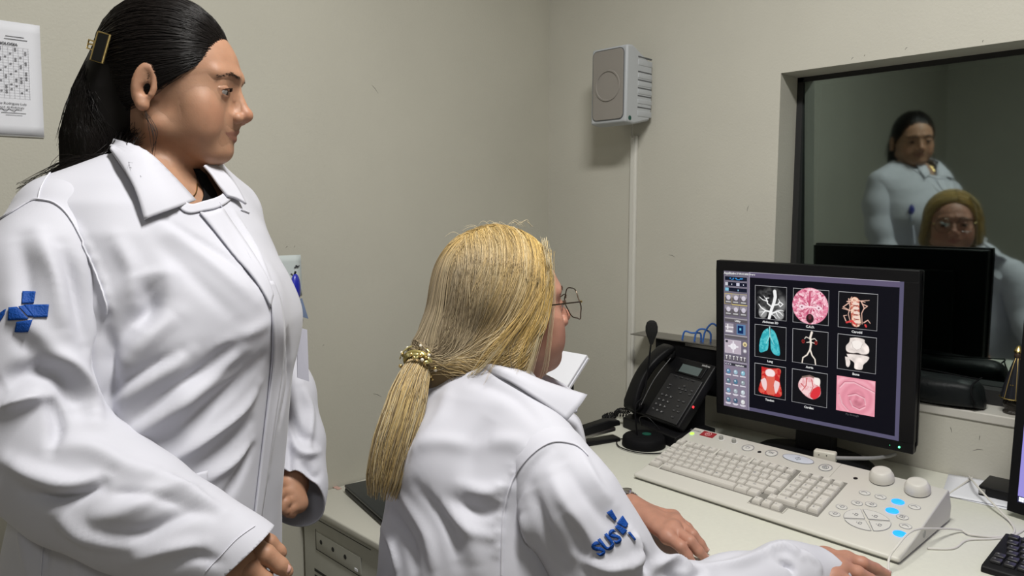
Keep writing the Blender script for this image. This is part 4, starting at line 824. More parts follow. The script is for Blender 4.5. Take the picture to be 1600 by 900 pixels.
def mesh_sdf(f, lo, hi, h, iters=2, margin=1.2):
    lo = np.array(lo, float); n = np.ceil((np.array(hi)-lo)/h).astype(int); Bk = 6; n = (np.ceil(n/Bk)*Bk).astype(int)
    nb = n//Bk; c = (np.stack(np.meshgrid(*[np.arange(k) for k in nb], indexing='ij'), -1).reshape(-1, 3)+.5)*Bk*h+lo
    dc = f(c.astype(f32)); act = np.abs(dc) < Bk*h*.87*margin+2*h
    vals = np.repeat(np.repeat(np.repeat(np.sign(dc).reshape(nb).astype(f32), Bk, 0), Bk, 1), Bk, 2)
    ai = np.argwhere(act.reshape(nb)); off = np.stack(np.meshgrid(*[np.arange(Bk)]*3, indexing='ij'), -1).reshape(-1, 3)
    for s in range(0, len(ai), 3000):
        ix = (ai[s:s+3000, None, :]*Bk+off[None]).reshape(-1, 3); vals[ix[:, 0], ix[:, 1], ix[:, 2]] = f((ix*h+lo).astype(f32))
    ins = vals < 0; N = vals.shape
    # active cells
    cnt = np.zeros([k-1 for k in N], np.int8)
    for d in np.ndindex(2, 2, 2): cnt += ins[d[0]:N[0]-1+d[0], d[1]:N[1]-1+d[1], d[2]:N[2]-1+d[2]]
    cell = np.argwhere((cnt > 0) & (cnt < 8)); cid = np.full([k-1 for k in N], -1, np.int64); cid[cell[:, 0], cell[:, 1], cell[:, 2]] = np.arange(len(cell))
    acc = np.zeros((len(cell), 3)); num = np.zeros(len(cell)); cs = list(np.ndindex(2, 2, 2))
    for i in cs:
        for ax in range(3):
            if i[ax]: continue
            j = list(i); j[ax] = 1; va = vals[cell[:, 0]+i[0], cell[:, 1]+i[1], cell[:, 2]+i[2]]; vb = vals[cell[:, 0]+j[0], cell[:, 1]+j[1], cell[:, 2]+j[2]]
            m = (va < 0) != (vb < 0); t = np.where(m, va/(va-vb+1e-20), 0); p = np.tile(np.array(i, float), (len(cell), 1)); p[:, ax] += t; acc[m] += p[m]; num[m] += 1
    V = (cell+acc/np.maximum(num, 1)[:, None])*h+lo; F = []
    for ax in range(3):
        b, c_ = [(1, 2), (2, 0), (0, 1)][ax]; sl0 = [slice(1, N[k]-1) for k in range(3)]; sl1 = list(sl0); sl0[ax] = slice(0, N[ax]-1); sl1[ax] = slice(1, N[ax])
        e = ins[tuple(sl0)] != ins[tuple(sl1)]; E_ = np.argwhere(e); base = np.array([0 if k == ax else 1 for k in range(3)]); E_ = E_+base
        flip = ins[E_[:, 0], E_[:, 1], E_[:, 2]]
        def cc(db, dc_): q = E_.copy(); q[:, b] -= db; q[:, c_] -= dc_; return cid[q[:, 0], q[:, 1], q[:, 2]]
        q = np.stack([cc(0, 0), cc(1, 0), cc(1, 1), cc(0, 1)], 1); q[~flip] = q[~flip][:, ::-1]; F.append(q)
    F = np.concatenate(F); F = F[(F >= 0).all(1)]
    for _ in range(iters): V = smooth_v(V, F, .5)
    return V, F
def smooth_v(V, F, w=.5):
    S = np.zeros_like(V); n = np.zeros(len(V)); k = F.shape[1]
    for a in range(k):
        for b in ((a+1) % k, (a-1) % k):
            for q in range(3): S[:, q] += np.bincount(F[:, a], V[F[:, b], q], len(V))
            n += np.bincount(F[:, a], minlength=len(V))
    return V+(S/np.maximum(n, 1)[:, None]-V)*w
def vnormals(V, F):
    fn = np.cross(V[F[:, 2]]-V[F[:, 0]], V[F[:, -1]]-V[F[:, 1]]); N = np.zeros_like(V)
    for a in range(F.shape[1]):
        for q in range(3): N[:, q] += np.bincount(F[:, a], fn[:, q], len(V))
    return N/(np.linalg.norm(N, axis=1, keepdims=True)+1e-12)
def bvh(V, F): return BVHTree.FromPolygons([tuple(q) for q in V.tolist()], [tuple(q) for q in F.tolist()])
def hit(tree, x, y, default=1.2):
    d = ray(x, y); L_ = np.linalg.norm(d); r = tree.ray_cast(Vector(CAMP), Vector(d/L_))
    if r[0] is None: return None, None
    n = np.array(r[1]); n = -n if n@d > 0 else n
    return np.array(r[0]), n
def waves(V, seed, freq, amp, stretch=None):
    r = np.random.default_rng(seed); out = np.zeros(len(V)); Q = V if stretch is None else V@stretch
    for i in range(14):
        k = r.normal(size=3); k /= np.linalg.norm(k); fr_ = freq*r.uniform(.5, 1.7); out += np.sin(Q@k*fr_+r.uniform(0, 6.28)+1.3*np.sin(Q@r.normal(size=3)*freq*.35))
    return out/14**.5*amp
def folds(V, F, spec, tree=None, iters=1):
    """spec: (image polyline or 3D points, half width, height); raises or sinks the cloth along its normal"""
    tree = tree or bvh(V, F); D = np.zeros(len(V)); 
    for sp_ in spec:
        pts, w_, amp = sp_[:3]; p3 = []
        q = resample([np.array(p, float) for p in pts], 16, 5)
        for p in q:
            if len(p) == 3: p3.append(p); continue
            h_, _ = hit(tree, p[0], p[1])
            if h_ is not None: p3.append(h_)
        if len(p3) < 3: continue
        p3 = np.array(p3); lo = p3.min(0)-3*w_; hi = p3.max(0)+3*w_; m = np.where(((V > lo) & (V < hi)).all(1))[0]
        if len(m) == 0: continue
        Q = V[m]; best = np.full(len(m), 1e9); bt = np.zeros(len(m))
        for i in range(len(p3)-1):
            a, b = p3[i], p3[i+1]; ab = b-a
            if np.linalg.norm(ab) > .09: continue
            t = np.clip(((Q-a)@ab)/(ab@ab+1e-12), 0, 1); d = np.linalg.norm(Q-a-t[:, None]*ab, axis=1); c = d < best; best[c] = d[c]; bt[c] = (i+t[c])/(len(p3)-1)
        D[m] += amp*np.exp(-(best/w_)**2)*np.sin(np.pi*np.clip(bt, .04, .96))**.6
    N = vnormals(V, F); return V+N*D[:, None]
def cut_plane(V, F, p, n, near=None):
    """drop what lies beyond a plane (open cuff or hem) with a clean edge"""
    bm = bmesh.new(); vs = [bm.verts.new(q) for q in V.tolist()]
    for q in (F.tolist() if isinstance(F, np.ndarray) else F):
        try: bm.faces.new([vs[i] for i in q])
        except Exception: pass
    geom = bm.verts[:]+bm.edges[:]+bm.faces[:]
    if near is not None:
        c, r = near; sel = {v for v in bm.verts if (v.co-Vector(c)).length < r}; geom = list(sel)+[e for e in bm.edges if all(v in sel for v in e.verts)]+[f_ for f_ in bm.faces if all(v in sel for v in f_.verts)]
    bmesh.ops.bisect_plane(bm, geom=geom, plane_co=Vector(p), plane_no=Vector(n), clear_outer=True, dist=1e-6)
    bmesh.ops.triangulate(bm, faces=[f_ for f_ in bm.faces if len(f_.verts) > 4])
    bm.verts.index_update(); V2 = np.array([v.co[:] for v in bm.verts]); F2 = [tuple(v.index for v in f_.verts) for f_ in bm.faces]; bm.free(); return V2, F2
def cloth_obj(name, V, F, m, parent, thick=.0022, label=None, offset=-1):
    if isinstance(F, np.ndarray): o = fast_mesh(name, V, F, m, parent)
    else: o = from_py(name, V, F, m, parent, True)
    if thick: md = o.modifiers.new('thickness', 'SOLIDIFY'); md.thickness = thick; md.offset = offset
    if label: o['label'] = label
    return o
def patch(name, rows, tree, lift, m, parent, nu=24, nv=8, thick=.0018, curl=None, smooth=2):
    """rows: list of image polylines (same direction); a sheet of cloth laid on the surface below it"""
    R1 = [resample([np.array(p, float) for p in r], nu+1) for r in rows]; G = np.array([resample([R1[j][i] for j in range(len(R1))], nv+1, 4) for i in range(nu+1)])  # nu+1,nv+1,2
    Pn = np.full(G.shape[:2]+(3,), np.nan); Nn = np.zeros_like(Pn)
    for i in range(nu+1):
        for j in range(nv+1):
            h_, n_ = hit(tree, *G[i, j][:2])
            if h_ is not None: Pn[i, j] = h_; Nn[i, j] = n_
    ok = ~np.isnan(Pn[..., 0])
    if not ok.all():
        gi = np.argwhere(ok)
        for i, j in np.argwhere(~ok):
            k = gi[np.argmin(((gi-[i, j])**2).sum(1))]; z = (Pn[k[0], k[1]]-CAMP)@FW; Pn[i, j] = P(G[i, j][0], G[i, j][1], z); Nn[i, j] = Nn[k[0], k[1]]
    for _ in range(smooth):
        Q = Pn.copy(); Q[1:-1] += .5*(Pn[2:]+Pn[:-2]-2*Pn[1:-1]); Pn = Q; Q = Pn.copy(); Q[:, 1:-1] += .5*(Pn[:, 2:]+Pn[:, :-2]-2*Pn[:, 1:-1]); Pn = Q
        Q = Nn.copy(); Q[1:-1] += .5*(Nn[2:]+Nn[:-2]-2*Nn[1:-1]); Nn = Q; Q = Nn.copy(); Q[:, 1:-1] += .5*(Nn[:, 2:]+Nn[:, :-2]-2*Nn[:, 1:-1]); Nn = Q
    Nn /= np.linalg.norm(Nn, axis=-1, keepdims=True)+1e-9
    for i in range(nu+1):
        for j in range(nv+1):
            l_ = lift(i/nu, j/nv) if callable(lift) else lift; Pn[i, j] += Nn[i, j]*l_
    k = nv+1; idx = np.arange((nu+1)*k).reshape(nu+1, k); F = np.stack([idx[:-1, :-1], idx[1:, :-1], idx[1:, 1:], idx[:-1, 1:]], -1).reshape(-1, 4)
    V = Pn.reshape(-1, 3); nf = vnormals(V, F)
    if (nf*Nn.reshape(-1, 3)).sum() < 0: F = F[:, ::-1]
    o = fast_mesh(name, V, F, m, parent)
    if thick: md = o.modifiers.new('thickness', 'SOLIDIFY'); md.thickness = thick; md.offset = 0
    return o
def decal(name, v2, f, tree, m, parent, lift=.0012):
    """flat letters or shapes given in image coordinates, stitched onto the cloth below"""
    V = []
    for x, y in v2:
        h_, n_ = hit(tree, x, y); 
        if h_ is None: h_ = P(x, y, 1.0); n_ = -FW
        V.append(h_+n_*lift)
    o = from_py(name, V, f, m, parent, True); md = o.modifiers.new('thickness', 'SOLIDIFY'); md.thickness = .0012; md.offset = 0; return o
def strands(name, paths, rad, m, parent, cols=None, sides=3, taper=(.6, 1, .35)):
    """many thin hair tubes as one mesh; paths (n,k,3)"""
    Pp = np.asarray(paths, float); n, k, _ = Pp.shape; T_ = np.gradient(Pp, axis=1); T_ /= np.linalg.norm(T_, axis=2, keepdims=True)+1e-12
    ref = np.array([.3, .2, .93]); A = np.cross(T_, ref); A /= np.linalg.norm(A, axis=2, keepdims=True)+1e-9; Bv = np.cross(T_, A)
    tp_ = np.interp(np.linspace(0, 1, k), np.linspace(0, 1, len(taper)), taper); r = (np.asarray(rad)*np.ones(n))[:, None]*tp_[None]
    V = np.stack([Pp+r[..., None]*(A*math.cos(2*math.pi*s/sides)+Bv*math.sin(2*math.pi*s/sides)) for s in range(sides)], 2).reshape(-1, 3)
    idx = np.arange(n*k*sides).reshape(n, k, sides); F = []
    for s in range(sides):
        t = (s+1) % sides; F.append(np.stack([idx[:, :-1, s], idx[:, :-1, t], idx[:, 1:, t], idx[:, 1:, s]], -1).reshape(-1, 4))
    F = np.concatenate(F); o = fast_mesh(name, V, F, m, parent)
    if cols is not None:
        ca = o.data.color_attributes.new('tint', 'FLOAT_COLOR', 'POINT'); c = np.ones((n, k*sides, 4), np.float32); 
        cc_ = np.asarray(cols, float)
        if cc_.ndim == 2: c[:, :, :3] = cc_[:, None, :]
        else: c[:, :, :3] = np.repeat(cc_, sides, axis=1)
        nv_ = len(o.data.vertices)
        if nv_ == n*k*sides: ca.data.foreach_set('color', c.ravel())
    return o
def set_tint(o, C):
    ca = o.data.color_attributes.new('tint', 'FLOAT_COLOR', 'POINT'); c = np.ones((len(C), 4), np.float32); c[:, :3] = C; ca.data.foreach_set('color', c.ravel())
def azv(a): a = R_(a); return np.array([math.sin(a), math.cos(a), 0])
def gathers(px, dx, dy, L_, amp=.0030, w=.0050, step=12):
    q = resample([np.array(p, float) for p in px], 400); s = np.r_[0, np.cumsum(np.linalg.norm(np.diff(q, axis=0), axis=1))]; out = []
    for i, d in enumerate(np.arange(4, s[-1]-3, step)):
        p = np.array([np.interp(d, s, q[:, 0]), np.interp(d, s, q[:, 1])]); l_ = L_*(.7+.5*((i*7) % 5)/4); out.append(([tuple(p), tuple(p+np.array([dx, dy])*l_*.5), tuple(p+np.array([dx, dy])*l_)], w, amp*(1 if i % 2 else .6)))
    return out
class Frame:
    def __init__(s, o, az, pitch=0, roll=0, sc=1.):
        fw_ = azv(az); up = np.array([0, 0, 1.]); lf = np.cross(up, fw_); p = R_(pitch)
        fx = fw_*math.cos(p)+up*math.sin(p); uz = up*math.cos(p)-fw_*math.sin(p); r = R_(roll); l2 = lf*math.cos(r)+uz*math.sin(r); u2 = uz*math.cos(r)-lf*math.sin(r)
        s.o = np.array(o, float); s.B = np.array([fx, l2, u2]); s.sc = sc
    def w(s, p): return s.o+(np.asarray(p, float)*s.sc)@s.B
    def l(s, p): return ((p-s.o.astype(f32))@s.B.T.astype(f32))/f32(s.sc)

# ---------------------------------------------------------------- a head with face, in its own frame (x forward, y left, z up)
def head_sdf(q):
    Y = np.abs(q[:, 1]); s = np.stack([q[:, 0], Y, q[:, 2]], 1).astype(f32)
    d = ellip(q, (.002, 0, .035), (.084, .0745, .090))
    d = smin(d, ellip(q, (.034, 0, .036), (.062, .059, .060)), .02)
    d = smin(d, ellip(q, (.036, 0, -.018), (.052, .054, .062)), .02)
    d = smin(d, ball(s, (.055, .042, -.016), .0215), .022)
    d = smin(d, ball(s, (.050, .036, -.044), .0255), .022)
    d = smin(d, cone(s, (.004, .052, -.044), (.058, .018, -.074), .0165, .0135), .022)
    d = smin(d, ball(q, (.0725, 0, -.0685), .0150), .014)
    d = smin(d, ellip(q, (.0745, 0, -.040), (.0185, .024, .019)), .012)
    d = smin(d, ellip(q, (.040, 0, -.071), (.036, .036, .0165)), .022)
    d = smin(d, cone(q, (-.014, 0, -.035), (-.012, 0, -.17), .050, .054), .022)
    d = smin(d, cone(s, (.0935, .010, .031), (.077, .043, .030), .0068, .0055), .014)
    d = smax(d, -ball(s, (.102, .031, .009), .0145), .010)
    nose = smin(cone(q, (.0925, 0, .014), (.1030, 0, -.016), .0062, .0088), ball(q, (.1060, 0, -.0195), .0097), .005)
    nose = smin(nose, ball(s, (.0968, .0118, -.0252), .0078), .005); nose = smin(nose, cone(q, (.1035, 0, -.027), (.093, 0, -.033), .0042, .004), .004)
    d = smin(d, nose, .008)
    d = smax(d, -ellip(s, (.1000, .0058, -.0335), (.0052, .0026, .0034)), .002)
    d = smin(d, ball(s, (.0765, .031, .0075), .0138), .0035)                       # lids
    d = smax(d, -ellip(s, (.0895, .0330, .0060), (.0085, .0140, .0027)), .0016)
    d = smin(d, cone(s, (.0885, .0200, .0125), (.0800, .0440, .0105), .0016, .0014), .003)
    d = smin(d, cone(s, (.0928, 0, -.0428), (.0790, .0250, -.0470), .0042, .0020), .0035)
    d = smin(d, cone(s, (.0888, 0, -.0532), (.0792, .0225, -.0488), .0050, .0020), .0035)
    d = smax(d, -cone(s, (.1000, 0, -.0478), (.0830, .0275, -.0484), .0013, .0010), .0014)
    # ear
    t = R_(14); ex = s[:, 0]*math.cos(t)-s[:, 2]*math.sin(t); ez = s[:, 0]*math.sin(t)+s[:, 2]*math.cos(t); e = np.stack([ex+.004, s[:, 1]-.0805-.22*np.clip(-(ex+.004), -.02, .03), ez-.002], 1).astype(f32)
    ear = ellip(e, (0, 0, .002), (.0150, .0062, .0290)); ear = smax(ear, -ellip(e, (.001, .0070, .003), (.0095, .0066, .0205)), .002)
    ear = smin(ear, cone(e, (-.003, .0005, .014), (-.006, .0015, -.006), .0028, .003), .003); ear = smax(ear, -ellip(e, (.004, .003, -.004), (.0065, .0085, .0090)), .0015)
    ear = smin(ear, ball(e, (.004, .0, -.025), .0075), .005); ear = smin(ear, cone(e, (.0115, 0, .001), (.0105, .001, -.008), .0034, .0034), .003)
    return smin(d, ear, .006)
def skin_tint(L_, base, lips, V=None):
    """colour of the skin itself: lips, ruddier cheeks and nose, darker brow line"""
    C = np.tile(np.array(base, float), (len(L_), 1)); ay = np.abs(L_[:, 1])
    def mix(mask, col): m = np.clip(mask, 0, 1)[:, None]; C[:] = C*(1-m)+np.array(col)*m
    mix(.30*np.exp(-(((L_[:, 0]-.066)/.03)**2+((ay-.040)/.020)**2+((L_[:, 2]+.025)/.02)**2)), (base[0]*1.05, base[1]*.66, base[2]*.62))
    mix(.35*np.exp(-(((L_[:, 0]-.106)/.012)**2+(ay/.014)**2+((L_[:, 2]+.02)/.012)**2)), (base[0]*1.1, base[1]*.72, base[2]*.68))
    zl_ = np.interp(ay, [0, .022], [.0435, .0465]); zl2 = np.interp(ay, [0, .020], [.0585, .0492])
    lm = (L_[:, 0] > .074) & (ay < .0235) & (L_[:, 2] < -zl_+.0042*np.clip(1-ay/.024, 0, 1)+.0) & (L_[:, 2] > -zl2-.001); mix(lm*.7, lips)
    em = (L_[:, 0] > .055)*np.exp(-((L_[:, 2]-np.interp(ay, [.012, .030, .046], [.0275, .0315, .0260]))/.0022)**2)*((ay > .012) & (ay < .047)); mix(em*.5, (.06, .035, .025))
    mix((L_[:, 0] > .07)*.35*np.exp(-(((ay-.031)/.014)**2+((L_[:, 2]-.007)/.009)**2)), (base[0]*.62, base[1]*.52, base[2]*.52))
    return C
def nail(p, d, n, wd, ln, parent, m):
    """finger nail: small domed plate"""
    d = d/np.linalg.norm(d); n = n-d*(n@d); n /= np.linalg.norm(n); s_ = np.cross(d, n); b = MB(p, s_, d, n); vs = []; fs = []
    for j in range(7):
        v = -1+2*j/6
        for i in range(7): u = -1+2*i/6; w_ = (1-max(0, abs(v)-.4)**2*.9); vs.append((u*wd*w_, v*ln, -.45*wd*u*u))
    for j in range(6):
        for i in range(6): fs.append((j*7+i, j*7+i+1, (j+1)*7+i+1, (j+1)*7+i))
    b.add(vs, fs); o = b.build('fingernail', m, parent, smooth=True); md = o.modifiers.new('thickness', 'SOLIDIFY'); md.thickness = .0005; return o
M_SKIN = mat('skin', (.5, .3, .2), .52, attr='tint', noise=.07, nscale=55, bump=.25, bscale=420, sss=.12, bdist=.0006, spec=.38)
M_SKIN2 = mat('skin_hands', (.46, .25, .17), .5, noise=.10, nscale=70, bump=.35, bscale=350, sss=.12, bdist=.0008)
M_NAIL = mat('nail_pink', (.62, .36, .30), .25)
M_COAT = mat('lab_coat_cotton', (.545, .545, .60), .75, spec=.3, bump=.12, bscale=900, bdist=.0006, sheen=.15)
M_SEAM = mat('coat_seam', (.62, .62, .68), .8)
M_EMB = mat('embroidery_blue', (.005, .060, .30), .55, bump=.6, bscale=500, spec=.25)
M_BHAIR = mat('black_hair', (.004, .0032, .003), .45, spec=.22, aniso=.5)
M_BSTR = mat('black_hair_strand', (.007, .005, .0045), .38, spec=.34)
M_YHAIR = mat('blonde_hair', (.33, .24, .12), .5, attr='tint', spec=.35)
M_EYEW = mat('eye_white', (.30, .27, .25), .4); M_IRIS = mat('iris_dark', (.018, .010, .006), .30, spec=.3)
# ============================================================ standing woman
per = empty('person', P(235, 500, 1.04)*[1, 1, 0], 'standing woman with long black hair in a white lab coat looking down at the monitor', 'person')
HF = Frame(P(261, 152, 1.03), 127, pitch=-2)
TF = Frame((0, 0, 0), 143)
def tl_(p): return (np.asarray(p, float)-TF.o)@TF.B.T
st_ = [  # image row, column of the middle, depth, half width, half depth
 (262, 262, 1.04, .070, .062), (288, 255, 1.04, .125, .085), (318, 254, 1.04, .162, .103), (360, 262, 1.04, .182, .118), (430, 276, 1.04, .188, .133), (500, 284, 1.035, .190, .142),
 (570, 280, 1.035, .190, .146), (640, 270, 1.035, .192, .148), (720, 258, 1.035, .198, .152), (800, 246, 1.035, .206, .158), (900, 238, 1.035, .214, .162)]
zz = []; cx = []; cy = []; aa = []; bb_ = []
for y, x, d, a, b in st_[::-1]: p = P(x, y, d); l_ = tl_(p); zz.append(p[2]); cx.append(l_[0]); cy.append(l_[1]); aa.append(a); bb_.append(b)
zz = [.46, .62]+zz; cx = [cx[0]-.01, cx[0]-.01]+cx; cy = [cy[0]]*2+cy; aa = [.25, .235]+aa; bb_ = [.20, .185]+bb_
shN, elN = P(92, 352, .905), P(48, 700, .845)
sleeveN = [P(101, 349, .918), P(72, 430, .880), P(62, 520, .865), P(52, 610, .855), P(56, 690, .845), P(130, 752, .835), P(215, 800, .835), P(300, 842, .835), P(372, 872, .838), P(430, 905, .838)]
sleeveNr = [.0595, .066, .070, .073, .072, .068, .061, .052, .043, .041]
sleeveF = [P(350, 335, 1.185), P(378, 420, 1.215), P(408, 520, 1.230), P(438, 618, 1.225), P(454, 692, 1.205), P(459, 760, 1.18), P(455, 830, 1.15)]
sleeveFr = [.058, .056, .052, .050, .049, .046, .047]
nb_ = HF.w((-.02, 0, -.15))
def coat_sdf(Pt, grow=0.):
    q = ((Pt-0)@TF.B.T.astype(f32)).astype(f32)
    d = loft(q, zz, cx, cy, aa, bb_)
    d = smin(d, cone(Pt, P(238, 283, .99), P(100, 342, .925), .052, .058), .04)
    d = smin(d, cone(Pt, P(300, 283, 1.10), P(350, 332, 1.18), .050, .056), .04)
    d = smin(d, cone(Pt, HF.w((-.030, 0, -.20)), HF.w((-.046, 0, -.085)), .080, .054), .03)
    for bc, r in ((P(352, 478, .985), .068), (P(390, 490, 1.10), .054)): d = smin(d, ball(Pt, bc, r), .06)
    return d-grow
def body_sdf(Pt):
    d = coat_sdf(Pt, -.022)
    hq = HF.l(Pt); d = smin(d, head_sdf(hq)*HF.sc, .02)
    for s_, r_ in ((sleeveN[:-1], sleeveNr[:-1]), (sleeveF[:-1], sleeveFr[:-1])): d = smin(d, chain(Pt, s_, [max(r-.022, .025) for r in r_], .02), .01)
    return d
# hands: near (right) hand coming out of the cuff, far (left) hand half in the cuff
wN = P(352, 858, .842)
handN = [([P(362, 836, .845), P(391, 850, .842), P(416, 866, .842), P(438, 884, .846), P(448, 893, .849)], [.0135, .0125, .0118, .0105, .0085]),
         ([P(340, 850, .838), P(366, 871, .833), P(391, 888, .831), P(414, 907, .835), P(424, 917, .84)], [.0135, .0128, .012, .0105, .0085]),
         ([P(318, 868, .836), P(345, 893, .830), P(366, 909, .829), P(386, 926, .834), P(394, 934, .838)], [.013, .012, .0115, .010, .008]),
         ([P(302, 890, .838), P(322, 912, .835), P(338, 926, .836), P(350, 940, .840)], [.012, .011, .010, .0078]),
         ([P(372, 838, .868), P(402, 838, .872), P(421, 848, .874), P(436, 861, .877), P(439, 864, .878)], [.013, .0115, .0105, .0085, .0078])]
wF = P(457, 736, 1.175)
handF = [([P(447, 759, 1.150), P(432, 757, 1.125), P(425, 767, 1.110), P(431, 776, 1.112)], [.0118, .0098, .0098, .008]),
         ([P(453, 771, 1.148), P(437, 772, 1.122), P(429, 781, 1.112), P(436, 789, 1.116)], [.0118, .0098, .0098, .008]),
         ([P(459, 781, 1.148), P(445, 785, 1.125), P(439, 793, 1.120), P(446, 798, 1.124)], [.0118, .010, .0095, .008]),
         ([P(467, 787, 1.150), P(456, 794, 1.134), P(451, 800, 1.132), P(457, 803, 1.136)], [.012, .0095, .009, .0075]),
         ([P(447, 749, 1.165), P(433, 748, 1.145), P(424, 753, 1.130), P(421, 759, 1.124)], [.012, .0098, .0095, .008])]
def hand_sdf(Pt, wrist, hand, fore, rw=.024):
    d = cone(Pt, fore, wrist, rw*1.1, rw)
    for pts, rd in hand[:4]: d = smin(d, cone(Pt, wrist, pts[0], rw*.72, rd[0]*.95), .012)
    for k in range(3): d = smin(d, cone(Pt, hand[k][0][0], hand[k+1][0][0], .0125, .0125), .010)
    pts, rd = hand[4]; d = smin(d, cone(Pt, wrist*.75+pts[0]*.25, pts[0], .016, rd[0]), .012)
    fd = None
    for pts, rd in hand:
        rd = [q_*.90 for q_ in rd]; e = chain(Pt, pts, rd, .003)
        fd = e if fd is None else smin(fd, e, .0010)
    return smin(d, fd, .005)
def bbox_of(pts, m): a = np.array(pts); return a.min(0)-m, a.max(0)+m
def join_sdf_meshes(parts):
    Vs = []; Fs = []; n = 0
    for V, F in parts: Vs.append(V); Fs.append(F+n); n += len(V)
    return np.concatenate(Vs), np.concatenate(Fs)
def clip_above(f, p, n):      # keep the side the normal points away from
    p = np.asarray(p, f32); n = np.asarray(n, f32); return lambda Q: np.maximum(f(Q), (Q-p)@n)
h0 = HF.o
V1, F1 = mesh_sdf(lambda Q: smin(head_sdf(HF.l(Q))*HF.sc, coat_sdf(Q, -.022), .02), h0+[-.15, -.15, -.20], h0+[.15, .15, .15], .0021, iters=1)
V2, F2 = mesh_sdf(body_sdf, [-.30, .40, .42], [.75, 1.45, 1.50], .009, iters=1)
lo, hi = bbox_of([p for h_ in handN for p in h_[0]]+[wN], .05); V3, F3 = mesh_sdf(lambda Q: hand_sdf(Q, wN, handN, P(300, 842, .836)), lo, hi, .0016, iters=1)
lo, hi = bbox_of([p for h_ in handF for p in h_[0]]+[wF], .05); V4, F4 = mesh_sdf(lambda Q: hand_sdf(Q, wF, handF, P(466, 715, 1.195)), lo, hi, .0020, iters=1)
# legs down to the floor
gx0 = TF.o+np.array([cx[0], cy[0], 0])@TF.B
def legs_sdf(Pt, o, fwd, lf, hipz=.55, r0=.085, gap=.085, g=0):
    d = None
    for s_ in (-1, 1):
        hp = o+lf*s_*gap; e = chain(Pt, [hp+[0, 0, hipz], hp+fwd*.01+[0, 0, .45], hp+[0, 0, .10], hp+[0, 0, .06]], [r0, .062, .038, .04], .02); e = smin(e, cone(Pt, hp+[0, 0, .045]-fwd*.03, hp+fwd*.15+[0, 0, .03], .04, .028), .02)
        d = e if d is None else np.minimum(d, e)
    return d-g
o_l = np.array([gx0[0], gx0[1], 0.])
V5, F5 = mesh_sdf(lambda Q: legs_sdf(Q, o_l, TF.B[0], TF.B[1]), o_l+[-.35, -.35, -.01], o_l+[.35, .35, .66], .008, iters=1)
V, F = join_sdf_meshes([(V1, F1), (V2, F2), (V3, F3), (V4, F4), (V5, F5)])
body = fast_mesh('body', V, F, M_SKIN, per)
L_ = (V-HF.o)@HF.B.T/HF.sc; L_[len(V1):, :] = 9; C = skin_tint(L_, (.385, .205, .126), (.26, .105, .082)); set_tint(body, C)
top, _f = mesh_sdf(lambda Q: np.minimum(legs_sdf(Q, o_l, TF.B[0], TF.B[1], g=.012), 1), o_l+[-.35, -.35, .07], o_l+[.35, .35, .70], .01)
cloth_obj('trousers', *cut_plane(top, _f, (0, 0, .09), (0, 0, -1)), mat('trousers_white', (.6, .6, .64), .8), per, 0)
sh_, _f = mesh_sdf(lambda Q: smax(legs_sdf(Q, o_l, TF.B[0], TF.B[1], g=.006), Q[:, 2]-.075, .01), o_l+[-.35, -.35, .0], o_l+[.35, .35, .12], .006); sh_[:, 2] = np.maximum(sh_[:, 2], .0); fast_mesh('shoes', sh_, _f, mat('shoe_white', (.7, .7, .7), .5), per)
# eyes
def eyes(fr, parent, look=(1, 0, -.25), spread=0):
    for s_ in (-1, 1):
        c = fr.w((.0765, .031*s_, .0062)); b = MB(c, *fr.B); b.sphere((0, 0, 0), .0124*fr.sc, 28, 18); e = b.build('eye', M_EYEW, parent, smooth=True)
        d = np.array([look[0], look[1], look[2]], float); d /= np.linalg.norm(d); dw = d@fr.B; a = np.cross(dw, [0, 0, 1.]); a /= np.linalg.norm(a); b = MB(c, a, np.cross(dw, a)*1., dw)
        R1 = .0127*fr.sc; b.lathe([(0, R1*1.02)]+[(R1*math.sin(t), R1*math.cos(t)) for t in np.linspace(.1, .60, 6)], 24); b.build('iris', M_IRIS, e, smooth=True)
eyes(HF, per, (1, .18, -.35))
# eyelashes and brows
def brow_lash(fr, parent, m, seed=1, sides=(-1, 1)):
    r = np.random.default_rng(seed)
    for s_ in sides:
        pa = []
        for i in range(80):
            u = r.random(); y = .014+.034*u; x0 = np.interp(y, [.012, .03, .047], [.1015, .0935, .0790]); z0 = np.interp(y, [.012, .030, .046], [.0275, .0315, .0262])+r.normal()*.0013
            p0 = np.array([x0, s_*y, z0]); d = np.array([-.25, s_*.9, .35-.5*u])*.0055; pa.append([fr.w(p0+d*t+np.array([.0004+.0012*math.sin(3*t), 0, 0])) for t in (0, .5, 1)])
        strands('eyebrow', np.array(pa), .00032, m, parent); pa = []
        for i in range(34):
            y = .0215+.021*i/33; x0 = np.interp(y, [.0215, .031, .0425], [.0880, .0908, .0845]); z0 = np.interp(y, [.0215, .031, .0425], [.0085, .0112, .0080]); p0 = np.array([x0, s_*y, z0]); d = np.array([.8, s_*(.2+.6*(y-.021)/.02), -.05])*.0058; pa.append([fr.w(p0+d*t+np.array([0, 0, .0016*t*t])) for t in (0, .5, 1)])
        strands('eyelashes', np.array(pa), .00030, m, parent)
brow_lash(HF, per, M_BSTR)
nd = P(448, 893, .849)-P(438, 884, .846); nail(P(446, 889.5, .8405), nd, -FW+np.array([0, 0, .5]), .0058, .0062, body, M_NAIL)
nd = P(439, 864, .878)-P(421, 848, .874); nail(P(437, 858, .8715), nd, -FW*.5+np.array([0, 0, .9]), .0052, .006, body, M_NAIL)
nd = P(424, 917, .84)-P(414, 907, .835); nail(P(421, 911, .831), nd, -FW+np.array([0, 0, .5]), .0055, .006, body, M_NAIL)
nd = handF[0][0][3]-handF[0][0][2]; 
